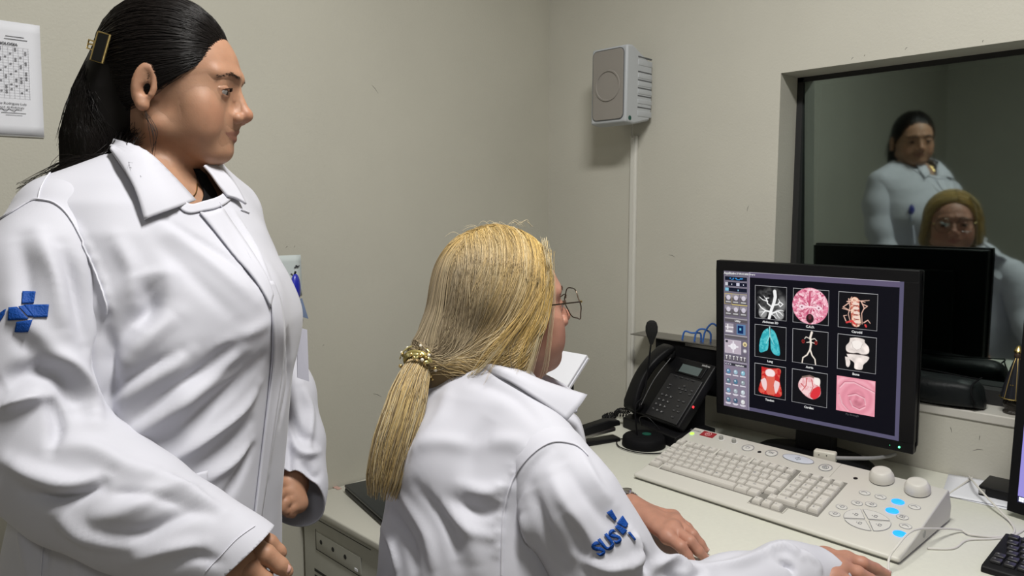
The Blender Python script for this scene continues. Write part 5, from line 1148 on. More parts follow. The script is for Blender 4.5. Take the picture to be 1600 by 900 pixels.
# ---- lab coat
CV, CF = mesh_sdf(coat_sdf, [-.30, .40, .44], [.75, 1.45, 1.50], .0042, iters=3)
tree0 = bvh(CV, CF)
fold_t = [
 ([(160, 500), (175, 590), (165, 680)], .012, -.010),
 ([(150, 480), (260, 430), (200, 560)], .02, .006),
 ([(190, 690), (250, 650), (320, 600), (380, 545)], .013, .010), ([(200, 665), (270, 610), (330, 570), (370, 530)], .011, -.009), ([(170, 640), (240, 590), (300, 550)], .010, .007), ([(160, 618), (220, 582), (280, 550)], .009, -.006),
 ([(230, 710), (300, 660), (360, 610), (410, 560)], .013, -.010), ([(260, 725), (330, 680), (380, 640), (405, 600)], .011, .008), ([(300, 740), (350, 700), (392, 660)], .010, -.007), ([(320, 755), (365, 722), (395, 690)], .009, .006),
 ([(345, 790), (375, 740), (395, 700)], .010, -.006),
 ([(170, 560), (200, 510), (245, 470), (240, 420)], .014, -.009), ([(185, 590), (225, 535), (280, 490)], .014, .007), ([(215, 430), (235, 480), (215, 520)], .013, -.010), ([(180, 370), (205, 420), (215, 470)], .012, .006),
 ([(250, 350), (330, 410), (400, 470)], .012, .004), ([(240, 370), (310, 440), (370, 500)], .012, -.003), ([(262, 345), (345, 395), (398, 440)], .007, -.003),
 ([(275, 560), (285, 640), (300, 700)], .02, .004),
 ([(430, 480), (440, 560), (428, 650), (418, 740)], .010, .006), ([(448, 520), (450, 590), (438, 660)], .008, -.005),
 ([(330, 545), (390, 520), (425, 500)], .010, .004), ([(300, 600), (350, 580), (400, 560)], .012, -.003),
 ([(350, 345), (380, 400), (410, 450)], .008, -.006), ([(365, 335), (400, 395), (425, 450)], .007, .005),
 ([(60, 770), (72, 840), (70, 900)], .008, -.005), ([(30, 780), (40, 850), (48, 900)], .010, .005), ([(120, 840), (118, 880), (120, 900)], .008, .004),
]
fold_t = [(p_, w_*.82, a_*1.25) for p_, w_, a_ in fold_t]+gathers([(112, 345), (136, 388), (154, 430), (168, 478)], .55, .85, 22); CV = folds(CV, CF, fold_t, tree0); CN = vnormals(CV, CF)
CV = CV+CN*(waves(CV, 3, 24, .0011)+waves(CV, 4, 60, .0006))[:, None]
hem_n = TF.B[0]
CV2, CF2 = cut_plane(CV, CF, (0, 0, .50), (0, 0, -1)); 
# neck opening: V shape
npos = HF.w((.030, 0, -.118)); nn1 = HF.B[0]*.62+np.array([0, 0, .78])
CV2, CF2 = cut_plane(CV2, CF2, HF.w((-.02, 0, -.088)), (0, 0, 1), (HF.w((-.02, 0, -.085)), .090))
ctr = np.array(CF2, dtype=object)
# open V at the throat
Vw = CV2; keep = []
vtop = HF.w((.02, 0, -.10)); 
poly_v = [(228, 240), (256, 287), (292, 327), (336, 317), (356, 302), (342, 262), (335, 228), (250, 228)]
def in_poly(x, y, pl):
    c = False; n = len(pl)
    for i in range(n):
        a, b = pl[i], pl[(i+1) % n]
        if (a[1] > y) != (b[1] > y) and x < (b[0]-a[0])*(y-a[1])/(b[1]-a[1])+a[0]: c = not c
    return c
dv = Vw-CAMP; zf = dv@FW; sx = 800+FPX*(dv@RT)/zf; sy = 450-FPX*(dv@UPV)/zf
inv = np.array([220 < sx[i] < 362 and 225 < sy[i] < 330 and zf[i] < 1.12 and in_poly(sx[i], sy[i], poly_v) for i in range(len(Vw))])
CF3 = [f_ for f_ in CF2 if not all(inv[i] for i in f_)]
coat = cloth_obj('lab_coat', CV2, CF3, M_COAT, per, .002)
# sleeves
def sleeve(name, pts, rad, fold, cutp, cutn, parent, lo_m=.14, h=.0038, seedn=1, k=.03, near=.12, amp=1.0, squash=None):
    f = (lambda Q: chain(Q, pts, rad, k)) if squash is None else squash
    lo, hi = bbox_of(pts, lo_m*.9); V, F = mesh_sdf(f, lo, hi, h, iters=3)
    V = folds(V, F, [(p_, w_*.82, a_*1.35) for p_, w_, a_ in fold]); N = vnormals(V, F); V = V+N*(waves(V, seedn, 30, .0016*amp)+waves(V, seedn+9, 75, .0006))[:, None]
    V, F = cut_plane(V, F, cutp, cutn, None if near is None else (cutp, near)); return cloth_obj(name, V, F, M_COAT, parent, .002), V, F
foldN = [
 ([(130, 345), (165, 420), (172, 480), (150, 560), (150, 640)], .006, -.004),
 ([(150, 400), (175, 450), (165, 520)], .010, .007), ([(95, 380), (118, 450), (135, 540)], .010, -.007), ([(60, 360), (85, 430), (100, 520)], .011, .006), ([(30, 370), (42, 440), (50, 500)], .012, -.005),
 ([(15, 470), (80, 540), (140, 600)], .014, .004), ([(0, 600), (60, 575), (100, 590), (125, 640)], .014, -.012), ([(0, 640), (40, 625), (75, 618)], .009, .012), ([(75, 618), (90, 660), (80, 705)], .008, -.007), ([(60, 560), (110, 570), (145, 620), (150, 660)], .012, .009),
 ([(10, 720), (60, 745), (120, 760), (165, 745)], .011, .011), ([(40, 770), (90, 778), (150, 762), (170, 740)], .009, -.011), ([(80, 700), (140, 700), (200, 730), (260, 745)], .014, .006), ([(130, 810), (190, 800), (250, 770), (300, 760)], .013, .007), ([(150, 835), (220, 835), (290, 800), (330, 800)], .011, -.008),
 ([(90, 800), (130, 835), (200, 850)], .012, .008), ([(200, 880), (260, 860), (320, 850)], .010, .006), ([(260, 890), (300, 870), (345, 880)], .007, -.004), ([(240, 740), (300, 770), (350, 800)], .010, .005), ([(170, 770), (230, 775), (300, 790)], .008, -.005),
 ([(20, 520), (60, 560), (70, 600)], .012, -.005)]
cp = P(384, 862, .84); cn = (P(300, 842, .835)-P(372, 872, .838)); cn = -cn/np.linalg.norm(cn); side = P(418, 832, .84)-P(338, 902, .84); side /= np.linalg.norm(side)
cn = cn-side*(cn@side); cn /= np.linalg.norm(cn)
sN, SNV, SNF = sleeve('sleeve', sleeveN, sleeveNr, foldN, P(378, 868, .84), cn, per, seedn=5)
foldF = [([(470, 600), (485, 650), (478, 720)], .010, .006), ([(450, 640), (470, 680), (490, 690)], .009, -.007), ([(455, 690), (475, 710), (500, 705)], .008, .006), ([(470, 720), (490, 745), (500, 740)], .008, -.005), ([(448, 660), (452, 720), (450, 760)], .008, -.005)]
cF = P(466, 786, 1.172); cnF = np.array(P(440, 815, 1.10)-P(470, 740, 1.19)); cnF /= np.linalg.norm(cnF)
sF, SFV, SFF = sleeve('sleeve', sleeveF, sleeveFr, foldF, cF, cnF, per, seedn=8, near=.14)
# cuffs hems (a stitched ridge near the edge)
def stitch(name, pts_px, tree, parent, lift=.0008, r=.0007, m=None, n=40):
    q = resample([np.array(p, float) for p in pts_px], n); b = MB(); out = []
    for p in q:
        h_, n_ = hit(tree, *p)
        if h_ is not None and (not out or np.linalg.norm(out[-1]-h_) < .06): out.append(h_+n_*lift)
    if len(out) > 3: b.tube(out, r, 5); return b.build(name, m or M_SEAM, parent, smooth=True)
CVt, CFt = CV2, CF3
tree_c = BVHTree.FromPolygons([tuple(q) for q in CV2.tolist()], CF3); tree_s = BVHTree.FromPolygons([tuple(q) for q in SNV.tolist()], SNF)
tree_f = BVHTree.FromPolygons([tuple(q) for q in SFV.tolist()], SFF)
allV = np.concatenate([CV2, SNV, V1]); o1_ = len(CV2); o2_ = o1_+len(SNV)
tree_all = BVHTree.FromPolygons([tuple(q) for q in allV.tolist()], CF3+[tuple(i+o1_ for i in f_) for f_ in SNF]+[tuple(i+o2_ for i in f_) for f_ in F1.tolist()])
neckV = np.concatenate([CV2, V1]); tree_n = BVHTree.FromPolygons([tuple(q) for q in neckV.tolist()], CF3+[tuple(i+len(CV2) for i in f_) for f_ in F1.tolist()])
stitch('cuff_stitch', [(398, 822), (370, 842), (345, 868), (322, 892)], tree_s, sN)
stitch('placket_edge_shade', [(341, 318), (372, 372), (404, 430), (421, 462), (424, 540), (418, 610), (410, 680), (400, 764), (394, 815)], tree_c, coat, .0022, .0011, mat('seam_shadow', (.40, .40, .46), .9), 90)  # thin ridge in a darker seam tone: placket edge shade put into the colour
# collar
col = patch('collar', [[(198, 222), (232, 250), (262, 284), (297, 320)], [(190, 236), (218, 272), (243, 308), (266, 333)], [(176, 243), (194, 276), (211, 312), (224, 349)]], tree_n, lambda u, v: .012*(1-v)**.5*(1-.75*u)+.008+.004*math.sin(3.1*u)*v, M_COAT, per, 26, 12, .003, smooth=6)
tree_pre = BVHTree.FromPolygons([tuple(q) for q in CV2.tolist()], CF2)
col2 = patch('collar', [[(314, 263), (326, 276), (338, 294), (352, 310)], [(322, 262), (337, 274), (349, 290), (362, 312)], [(330, 264), (350, 282), (364, 300), (376, 324)]], tree_pre, lambda u, v: .005+.004*v, M_COAT, per, 20, 8, .003, smooth=6)
patch('neckline_facing', [[(280, 304), (293, 321), (314, 316), (336, 310), (352, 299), (346, 280)], [(276, 309), (291, 328), (316, 323), (339, 317), (358, 303), (350, 278)], [(270, 314), (289, 335), (317, 330), (342, 325), (365, 306), (356, 276)]], tree_pre, .0022, M_COAT, per, 36, 5, .0012, smooth=4)
def cdep(x, y, df=1.0):
    h_, _ = hit(tree_n, x, y); return df if h_ is None else (h_-CAMP)@FW
lap = patch('placket', [[(297, 319), (325, 352), (362, 398), (402, 448), (420, 480)], [(316, 313), (345, 350), (378, 392), (408, 436), (422, 470)], [(333, 307), (358, 346), (388, 390), (414, 430), (424, 462)]], tree_c, .0035, M_COAT, per, 30, 6, .002)
pl2 = patch('placket', [[(412, 440), (421, 470), (424, 560), (412, 660), (400, 764), (394, 815)], [(424, 440), (438, 480), (442, 560), (428, 660), (412, 764), (404, 815)]], tree_c, .003, M_COAT, per, 50, 5, .0015)
pk = patch('pocket_welt', [[(270, 748), (300, 741), (323, 736)], [(285, 765), (305, 764), (321, 766)]], tree_c, .004, M_COAT, per, 14, 6, .002)
stitch('chest_seam', [(380, 330), (376, 328), (388, 333)], tree_c, coat, .001, .0015)
stitch('armhole_seam', [(0, 343), (22, 330), (48, 314), (60, 312)], tree_all, coat, .001, .0012); stitch('armhole_seam', [(58, 312), (85, 318), (108, 340), (132, 385), (152, 430), (167, 475), (168, 490)], tree_all, coat, .0014, .0014)
stitch('armhole_seam', [(60, 311), (66, 290), (82, 268), (108, 252)], tree_all, coat, .001, .001)
stitch('sleeve_seam', [(68, 840), (66, 870), (64, 900)], tree_c, coat)
# necklace, undershirt
tree_h = bvh(V1, F1)
q = resample([np.array(p, float) for p in [(245, 262), (258, 280), (272, 296), (290, 306), (300, 308), (306, 300), (307, 288)]], 40); b = MB(); out = []
for p in q:
    h_, n_ = hit(tree_h, *p)
    if h_ is not None: out.append(h_+n_*.0012)
if len(out) > 4: b.tube(out, .0009, 6); b.sphere(out[int(len(out)*.66)]-np.array([0, 0, .002]), .0018, 8, 6); b.build('necklace', M_GOLD, per, smooth=True)
patch('undershirt', [[(300, 262), (308, 284), (318, 304), (312, 318)], [(312, 262), (324, 284), (336, 304), (338, 314)]], tree_h, .003, M_BLACKM, per, 14, 6, .002)
# emblem on the near sleeve: blue cross and the end of the letters
def qpatch(pts, nm='sleeve_emblem', tree=None, lift=.0016, par=None): a, b_, c_, d_ = [np.array(p, float) for p in pts]; return patch(nm, [[a, (a+b_)/2, b_], [d_, (d_+c_)/2, c_]], tree or tree_s, lift, M_EMB, par or sN, 8, 6, .0012, smooth=1)
def c2(*p): return [(x/2.5, 200+y/2.5) for x, y in p]
for pl in (c2((86, 640), (142, 640), (134, 687), (84, 688)), c2((92, 694), (193, 690), (186, 740), (130, 741)), c2((72, 700), (92, 696), (128, 738), (110, 738)), c2((38, 702), (68, 701), (112, 748), (34, 752)), c2((68, 757), (128, 750), (112, 796), (60, 797)), c2((6, 722), (26, 708), (20, 730), (0, 760))): qpatch(pl)
# ---- hair
def cap_dir(d, c=(.000, 0, .042), r=(.0870, .0790, .0920)):
    return np.array(c)+d/np.sqrt(((d/np.array(r))**2).sum(-1, keepdims=True))
HZz = [-.28, -.2, -.12, -.06, 0, .06]; HZc = [-.10, -.090, -.080, -.075, -.064, -.045]; HZa = [.03, .048, .064, .070, .069, .060]; HZb = [.02, .036, .054, .058, .052, .043]
def hair_vol(q):
    Y = np.abs(q[:, 1]); z = q[:, 2]
    capd = ellip(q, (.000, 0, .042), (.0870, .0785, .0915))
    xh = np.interp(z, [-.06, -.015, .0, .012, .034, .050, .066, .085, .10], [-.045, -.030, -.024, .012, .034, .052, .072, .080, .095]).astype(f32)
    xh = xh-np.where(z > .05, 0, 0)
    d = smax(capd, (q[:, 0]-xh)*.8, .006)
    fall = loft(q, HZz, HZc, [0]*6, HZa, HZb); d = smax(d, -ellip(np.stack([q[:, 0], Y, z], 1).astype(f32), (.0, .088, .0), (.020, .022, .034)), .004)
    return smin(d, fall, .02)
HV, HFc = mesh_sdf(lambda Q: hair_vol(HF.l(Q)), h0+[-.22, -.22, -.30], h0+[.15, .15, .16], .003, iters=2)
hair = fast_mesh('hair', HV, HFc, M_BHAIR, per)
r = np.random.default_rng(4); paths = []
def slerp(a, b, t): a = a/np.linalg.norm(a); b = b/np.linalg.norm(b); w_ = math.acos(np.clip(a@b, -1, 1)); return (math.sin((1-t)*w_)*a+math.sin(t*w_)*b)/math.sin(w_)
for i in range(2600):
    u = r.random(); s_ = -1 if r.random() < .78 else 1
    # hairline start: from temple (u=0) to the middle of the forehead (u=1), and the nape side
    hx = np.interp(u, [0, .2, .45, .7, 1], [.026, .042, .060, .074, .082]); hz = np.interp(u, [0, .2, .45, .7, 1], [.020, .032, .049, .068, .088]); hy = s_*np.interp(u, [0, .2, .45, .7, 1], [.078, .070, .056, .034, .0])
    st = np.array([hx, hy, hz])-np.array([-.008, 0, .042])+r.normal(size=3)*.002; en = np.array([-.078, s_*(.01+.03*r.random())*(1.4-u), .062-.07*(1-u)+r.normal()*.006])-np.array([-.008, 0, .042])
    off = .0008+.0022*r.random(); pth = []
    for t in np.linspace(0, 1, 13): d = slerp(st, en, t); p = cap_dir(d); p = p+d*(off*math.sin(min(1, t*5)*1.57)+.0018*math.sin(t*6+i)); p[2] -= .010*math.sin(math.pi*t)*(1-u); pth.append(p)
    p = pth[-1]; tl2 = -.12-.15*r.random(); ang0 = math.atan2(p[1], -(p[0]+.055)); ang = s_*(.15+1.5*(1-u)+abs(r.normal())*.3); e_ = 1.0+.02*r.random()
    for t in np.linspace(.10, 1, 10):
        z_ = p[2]+(tl2-p[2])*t; m_ = min(1, t*2.2); aa_ = ang0*(1-m_)+ang*m_; c_ = np.interp(z_, HZz, HZc); A_ = np.interp(z_, HZz, HZa); B_ = np.interp(z_, HZz, HZb)
        pth.append(np.array([c_-B_*e_*math.cos(aa_), A_*e_*math.sin(aa_), z_]))
    paths.append([HF.w(q_) for q_ in pth])
strands('hair_strands', np.array(paths), .00045, M_BSTR, hair)
# stray locks over the shoulder
paths = []
for i in range(150):
    a = P(205+r.normal()*14, 205+r.normal()*10, .985+r.normal()*.006); m1 = P(175+r.normal()*12, 246+r.normal()*4, .955); m2 = P(110+r.normal()*12, 258+r.normal()*5, .945); e = P(24+r.random()*60, 305-20*r.random(), .945+r.normal()*.01)
    if i % 40 == 7: m2 = P(150+r.normal()*14, 262+r.normal()*6, .94); e = P(215+r.normal()*14, 262+r.normal()*8, .905); m1 = P(196+r.normal()*10, 240+r.normal()*5, .93); m2 = (m1+e)/2+[0, 0, -.004]
    paths.append(resample([a, m1, m2, e], 14, 4))
for i in range(34):
    a = P(134+r.normal()*4, 118+r.normal()*12, 1.055); e = P(94+r.normal()*4, 205+r.random()*42, 1.06+r.normal()*.006); paths.append(resample([a, (a+e)/2+RT*-.006, e], 14, 4))
for i in range(6):
    a = P(226+r.normal()*3, 172+r.normal()*6, .955); e = P(236+r.normal()*4, 236+r.random()*16, .95); paths.append(resample([a, (a+e)/2+RT*(.008+.004*r.normal()), e], 14, 4))
strands('loose_strands', np.array(paths), .00046, M_BSTR, hair)
# claw clip
hc = empty('hair_clip', P(157, 74, .985), 'gold rimmed black claw clip holding back the standing woman\'s black hair', 'hair clip')
tree_hair = bvh(HV, HFc); q0_ = [hit(tree_hair, *p_)[0] for p_ in ((166, 56), (172, 57), (164, 95))]; q0_ = [P(x_, y_, ((q_-CAMP)@FW if q_ is not None else 1.02)-.010) for q_, (x_, y_) in zip(q0_, ((154, 50), (172, 55), (160, 99)))]; cc0 = [q0_[0], q0_[1], q0_[2], q0_[0]+q0_[2]-q0_[1]]; dcl = ((q0_[0]-CAMP)@FW)
b = MB(); b.tube(cc0+[cc0[0]], .0016, 8); cu = (cc0[1]-cc0[0]); cvv = (cc0[3]-cc0[0]); cn_ = np.cross(cu, cvv); cn_ /= np.linalg.norm(cn_); b.build('gold_rim', M_GOLD, hc, smooth=True)
b = MB(cc0[0]-cn_*.0012, cu, cvv, cn_*.0024); b.box((0.02, .02, 0), (.98, .98, 1)); b.build('black_plate', mat('clip_black', (.01, .01, .01), .2), hc)
b = MB(); lv = [P(148, 65, dcl), P(139, 62, dcl+.004), P(136, 75, dcl+.004), P(145, 78, dcl)]; b.tube(lv+[lv[0]], .0012, 6); b.tube([lv[1]*.5+lv[2]*.5, P(149, 70, dcl)], .0010, 6); b.build('gold_lever', M_GOLD, hc, smooth=True)
b = MB(); 
for t in np.linspace(.1, .9, 6): p = cc0[0]+cvv*t; b.tube([p, p+cn_*.0-FW*0+np.array([0, 0, 0])+(HF.o-p)*.10, p+(HF.o-p)*.22+cu*.2], [.0012, .001, .0006], 6)
b.build('teeth', mat('clip_black', (.01, .01, .01), .2), hc)
# ID badge hanging from the chest pocket
bd = empty('id_badge', P(462, 500, 1.13), 'blue badge reel with a clear white card hanging at the standing woman\'s chest', 'badge')
b = MB(P(461, 448, 1.13)); 
b2 = MB(P(461.5, 452, 1.13), RT, FW*1., UPV); b2.sphere((0, 0, 0), (.0075, .012, .024), 20, 14); b2.build('blue_reel', mat('badge_blue', (.01, .015, .25), .3), bd, smooth=True)
b = MB(); b.tube([P(455, 428, 1.13), P(459, 432, 1.128), P(462, 424, 1.128)], .0016, 6); b.box((0, 0, 0), (0, 0, 0)) if False else None; b.build('clip', M_BLACK, bd, smooth=True)
b = MB(); b.tube([P(466, 470, 1.13), P(468, 490, 1.13), P(465, 503, 1.13), P(469, 508, 1.13), P(473, 500, 1.13), P(470, 490, 1.13), P(469, 472, 1.13)], .0009, 6, smooth=4); b.build('wire_loop', M_METAL, bd, smooth=True)
def quad(pts, name, m, parent, th=.001): n_ = np.cross(pts[1]-pts[0], pts[3]-pts[0]); n_ = n_/np.linalg.norm(n_)*th; return from_py(name, list(pts)+[p+n_ for p in pts], [(0, 1, 2, 3), (7, 6, 5, 4), (0, 4, 5, 1), (1, 5, 6, 2), (2, 6, 7, 3), (3, 7, 4, 0)], m, parent)
quad([P(464, 468, 1.135), P(472, 466, 1.14), P(482, 498, 1.145), P(463, 493, 1.135)], 'blue_tab', mat('tab_blue', (.12, .16, .25), .5), bd)
quad([P(464, 511, 1.125), P(480, 515, 1.14), P(483, 596, 1.14), P(465, 590, 1.125)], 'card_sleeve', mat('badge_card', (.50, .50, .58), .35), bd)
# ============================================================ seated woman
def onsurf(paths, f, off, fr, it=4, mask=None):
    """wrap strand points onto the outside of a hair volume given in head coordinates"""
    A = np.array(paths, float); sh = A.shape; p = A.reshape(-1, 3).copy(); o_ = np.repeat(np.asarray(off, float).reshape(-1), sh[1]) if np.ndim(off) else off
    for _ in range(it):
        pf = p.astype(f32); d = f(pf).astype(float); g = np.stack([(f((p+e).astype(f32))-f((p-e).astype(f32))) for e in np.eye(3)*.002], 1).astype(float); g /= np.linalg.norm(g, axis=1, keepdims=True)+1e-9
        s = (d-o_); 
        if mask is not None: s = s*mask.reshape(-1)
        p -= g*s[:, None]*.9
    return fr.w(p).reshape(sh)
se = empty('person', [.73, .80, 0], 'seated woman with blonde ponytail and glasses in a white lab coat, hands on the desk', 'person')
SF = Frame(P(783, 501, 1.150), 109.7, pitch=11, sc=1.04)
T2 = Frame((0, 0, 0), 108)
def t2(p): return np.asarray(p, float)@T2.B.T
s2_ = [(560, 756, 1.135, .060, .056), (578, 752, 1.13, .078, .066), (600, 748, 1.125, .105, .080), (650, 742, 1.12, .150, .098), (700, 742, 1.115, .175, .108), (780, 744, 1.11, .182, .126), (860, 746, 1.105, .188, .140), (960, 748, 1.10, .196, .150)]
z2 = []; cx2 = []; cy2 = []; a2 = []; b2_ = []
for y, x, d, a, b in s2_[::-1]: p = P(x, y, d); l_ = t2(p); z2.append(p[2]); cx2.append(l_[0]); cy2.append(l_[1]); a2.append(a); b2_.append(b)
z2 = [.495, .56]+z2; cx2 = [cx2[0]]*2+cx2; cy2 = [cy2[0]]*2+cy2; a2 = [.205, .205]+a2; b2_ = [.165, .165]+b2_
sl2 = [P(856, 730, .995), P(889, 790, .970), P(934, 862, .968), P(996, 934, .988), P(1070, 950, 1.01), P(1150, 927, 1.055), P(1230, 900, 1.095), P(1312, 892, 1.125)]
sl2r = [.060, .064, .065, .059, .053, .048, .043, .036]
sl3 = [P(705, 690, 1.27), P(790, 760, 1.34), P(880, 800, 1.36), P(930, 785, 1.43), P(985, 790, 1.475)]
sl3r = [.060, .056, .050, .038, .031]
def coat2_sdf(Pt, grow=0.):
    q = (Pt@T2.B.T.astype(f32)).astype(f32); d = loft(q, z2, cx2, cy2, a2, b2_)
    d = smin(d, cone(Pt, P(775, 606, 1.085), P(862, 726, .995), .046, .054), .045)
    d = smin(d, cone(Pt, P(745, 606, 1.17), P(705, 690, 1.27), .046, .052), .045)
    d = smin(d, ball(Pt, P(835, 735, 1.16), .062), .06); d = smin(d, ball(Pt, P(690, 730, 1.05), .05), .06)
    return d-grow
hip = T2.B[0]*cx2[0]+T2.B[1]*cy2[0]
def body2_sdf(Pt):
    d = coat2_sdf(Pt, -.022); d = smin(d, head_sdf(SF.l(Pt))*SF.sc, .02)
    for s_, r_ in ((sl2[:-1], sl2r[:-1]), (sl3[:-1], sl3r[:-1])): d = smin(d, chain(Pt, s_, [max(r-.022, .022) for r in r_], .02), .01)
    return d
def legs2(Pt, g=0):
    d = None; fw_, lf = T2.B[0], T2.B[1]
    for s_ in (-1, 1):
        h0_ = np.array([hip[0], hip[1], 0])+lf*s_*.09; kn = h0_+fw_*.40+[0, 0, .545]
        e = chain(Pt, [h0_+[0, 0, .555], kn, kn*[1, 1, 0]+[0, 0, .10]+fw_*.02], [.082, .062, .040], .02); an = kn*[1, 1, 0]+fw_*.02; e = smin(e, cone(Pt, an+[0, 0, .05]-fw_*.03, an+fw_*.15+[0, 0, .032], .04, .030), .02); d = e if d is None else np.minimum(d, e)
    return d-g
wL = onZ(985, 792, .797)
handL = [([onZ(1043, 838, .797), onZ(1064, 854, .792), onZ(1074, 868, .778), onZ(1080, 877, .7695)], [.0125, .0112, .0100, .0082]),
         ([onZ(1052, 827, .801), onZ(1078, 846, .795), onZ(1091, 861, .780), onZ(1100, 870, .7695)], [.0125, .0115, .0102, .0084]),
         ([onZ(1056, 817, .799), onZ(1082, 836, .793), onZ(1094, 850, .779), onZ(1101, 859, .7695)], [.0120, .0110, .0098, .0080]),
         ([onZ(1052, 808, .792), onZ(1074, 824, .787), onZ(1084, 835, .777), onZ(1091, 843, .769)], [.0112, .0098, .0088, .0072]),
         ([onZ(990, 822, .785), onZ(1003, 846, .780), onZ(1013, 860, .774), onZ(1022, 871, .7705)], [.0145, .0125, .0108, .0088])]
wR = onZ(1288, 879, .812)
handR = [([onZ(1322, 875, .822), onZ(1347, 880, .821), onZ(1368, 889, .809), onZ(1384, 897, .799)], [.0125, .0112, .0100, .0084]),
         ([onZ(1312, 888, .822), onZ(1340, 895, .818), onZ(1360, 906, .806), onZ(1374, 915, .797)], [.0130, .0115, .0102, .0085]),
         ([onZ(1300, 902, .818), onZ(1326, 911, .813), onZ(1345, 922, .802), onZ(1358, 932, .793)], [.0125, .0110, .0098, .0082]),
         ([onZ(1288, 914, .810), onZ(1310, 926, .803), onZ(1326, 937, .793), onZ(1336, 946, .785)], [.0115, .0100, .009, .0075]),
         ([onZ(1298, 873, .802), onZ(1318, 871, .792), onZ(1338, 878, .784), onZ(1352, 886, .780)], [.0135, .0120, .0105, .0088])]
s0_ = SF.o
V1, F1 = mesh_sdf(lambda Q: smin(head_sdf(SF.l(Q))*SF.sc, coat2_sdf(Q, -.022), .02), s0_+[-.14, -.14, -.20], s0_+[.15, .14, .15], .0023, iters=1)
V2, F2 = mesh_sdf(body2_sdf, [.45, .35, .46], [1.35, 1.20, 1.12], .009, iters=1)
lo, hi = bbox_of([p for h_ in handL for p in h_[0]]+[wL], .05); V3, F3 = mesh_sdf(lambda Q: hand_sdf(Q, wL, handL, P(950, 782, 1.46), .0225), lo, hi, .0017, iters=1); V3[:, 2] = np.maximum(V3[:, 2], DESKZ+.0008)
lo, hi = bbox_of([p for h_ in handR for p in h_[0]]+[wR], .05); V4, F4 = mesh_sdf(lambda Q: hand_sdf(Q, wR, handR, P(1240, 886, 1.10), .0225), lo, hi, .0017, iters=1)
V5, F5 = mesh_sdf(legs2, [.50, .30, -.005], [1.42, 1.10, .66], .009, iters=1)
V, F = join_sdf_meshes([(V1, F1), (V2, F2), (V3, F3), (V4, F4), (V5, F5)])
body2 = fast_mesh('body', V, F, M_SKIN, se); L_ = (V-SF.o)@SF.B.T/SF.sc; L_[len(V1):, :] = 9; set_tint(body2, skin_tint(L_, (.43, .215, .15), (.36, .12, .10)))
tv, tf = mesh_sdf(lambda Q: legs2(Q, .010), [.48, .28, .06], [1.45, 1.12, .68], .010); cloth_obj('trousers', *cut_plane(tv, tf, (0, 0, .09), (0, 0, -1)), mat('trousers_white', (.6, .6, .64), .8), se, 0)
tv, tf = mesh_sdf(lambda Q: smax(legs2(Q, .006), Q[:, 2]-.078, .01), [.48, .28, -.01], [1.45, 1.12, .13], .006); tv[:, 2] = np.maximum(tv[:, 2], 0); fast_mesh('shoes', tv, tf, mat('shoe_white', (.7, .7, .7), .5), se)
eyes(SF, se, (1, .05, -.25)); brow_lash(SF, se, mat('brow_brown', (.10, .06, .035), .5), 3)
for k_, hd in enumerate((handL, )):
    for i in range(5):
        pts = hd[i][0]; d_ = pts[3]-pts[2]; r_ = hd[i][1][3]; up_ = np.array([0, 0, 1.]) if i < 4 else np.array([-.3, -.5, .8]); dd = d_/np.linalg.norm(d_); u_ = up_-dd*(up_@dd); u_ /= np.linalg.norm(u_); nail(pts[3]-dd*.001+u_*r_*.90, d_, up_, .0050, .0056, body2, M_NAIL)
pts = handR[0][0]; dd = pts[3]-pts[2]; dd /= np.linalg.norm(dd); u_ = np.array([0, 0, 1.])-dd*dd[2]; u_ /= np.linalg.norm(u_); nail(pts[3]+u_*.0078, dd, u_, .005, .0056, body2, M_NAIL)
# ---- coat
CV, CF = mesh_sdf(coat2_sdf, [.45, .45, .48], [1.15, 1.25, 1.16], .0042, iters=3)
f2 = [([(640, 700), (690, 690), (740, 700)], .014, .004), ([(600, 790), (640, 850), (650, 900)], .012, -.007), ([(620, 770), (665, 830), (680, 900)], .012, .006), ([(650, 760), (700, 820), (715, 880)], .012, -.006), ([(595, 820), (615, 860), (620, 900)], .010, .006),
      ([(680, 780), (730, 820), (745, 890)], .014, .005), ([(770, 650), (740, 700), (730, 760)], .018, -.004), ([(790, 760), (760, 770), (720, 760)], .011, .006), ([(785, 800), (750, 800), (700, 780)], .010, -.005), ([(780, 840), (740, 830), (690, 800)], .010, .004), ([(830, 700), (800, 690), (760, 690)], .014, .004),
      ([(700, 600), (690, 650), (650, 700)], .016, .004), ([(720, 590), (800, 620), (850, 670)], .012, -.003), ([(660, 640), (640, 700), (620, 760)], .010, -.003)]
CV = folds(CV, CF, [(p_, w_*.85, a_*1.25) for p_, w_, a_ in f2]+gathers([(852, 697), (825, 716), (802, 748), (790, 785), (785, 830), (784, 880)], -.9, -.25, 20)); CN = vnormals(CV, CF); CV = CV+CN*(waves(CV, 13, 24, .0016)+waves(CV, 14, 60, .0006))[:, None]
CVc, CFc = cut_plane(CV, CF, SF.w((-.02, 0, -.092)), (0, 0, 1), (SF.w((-.02, 0, -.09)), .085))
coat2 = cloth_obj('lab_coat', CVc, CFc, M_COAT, se, .002)
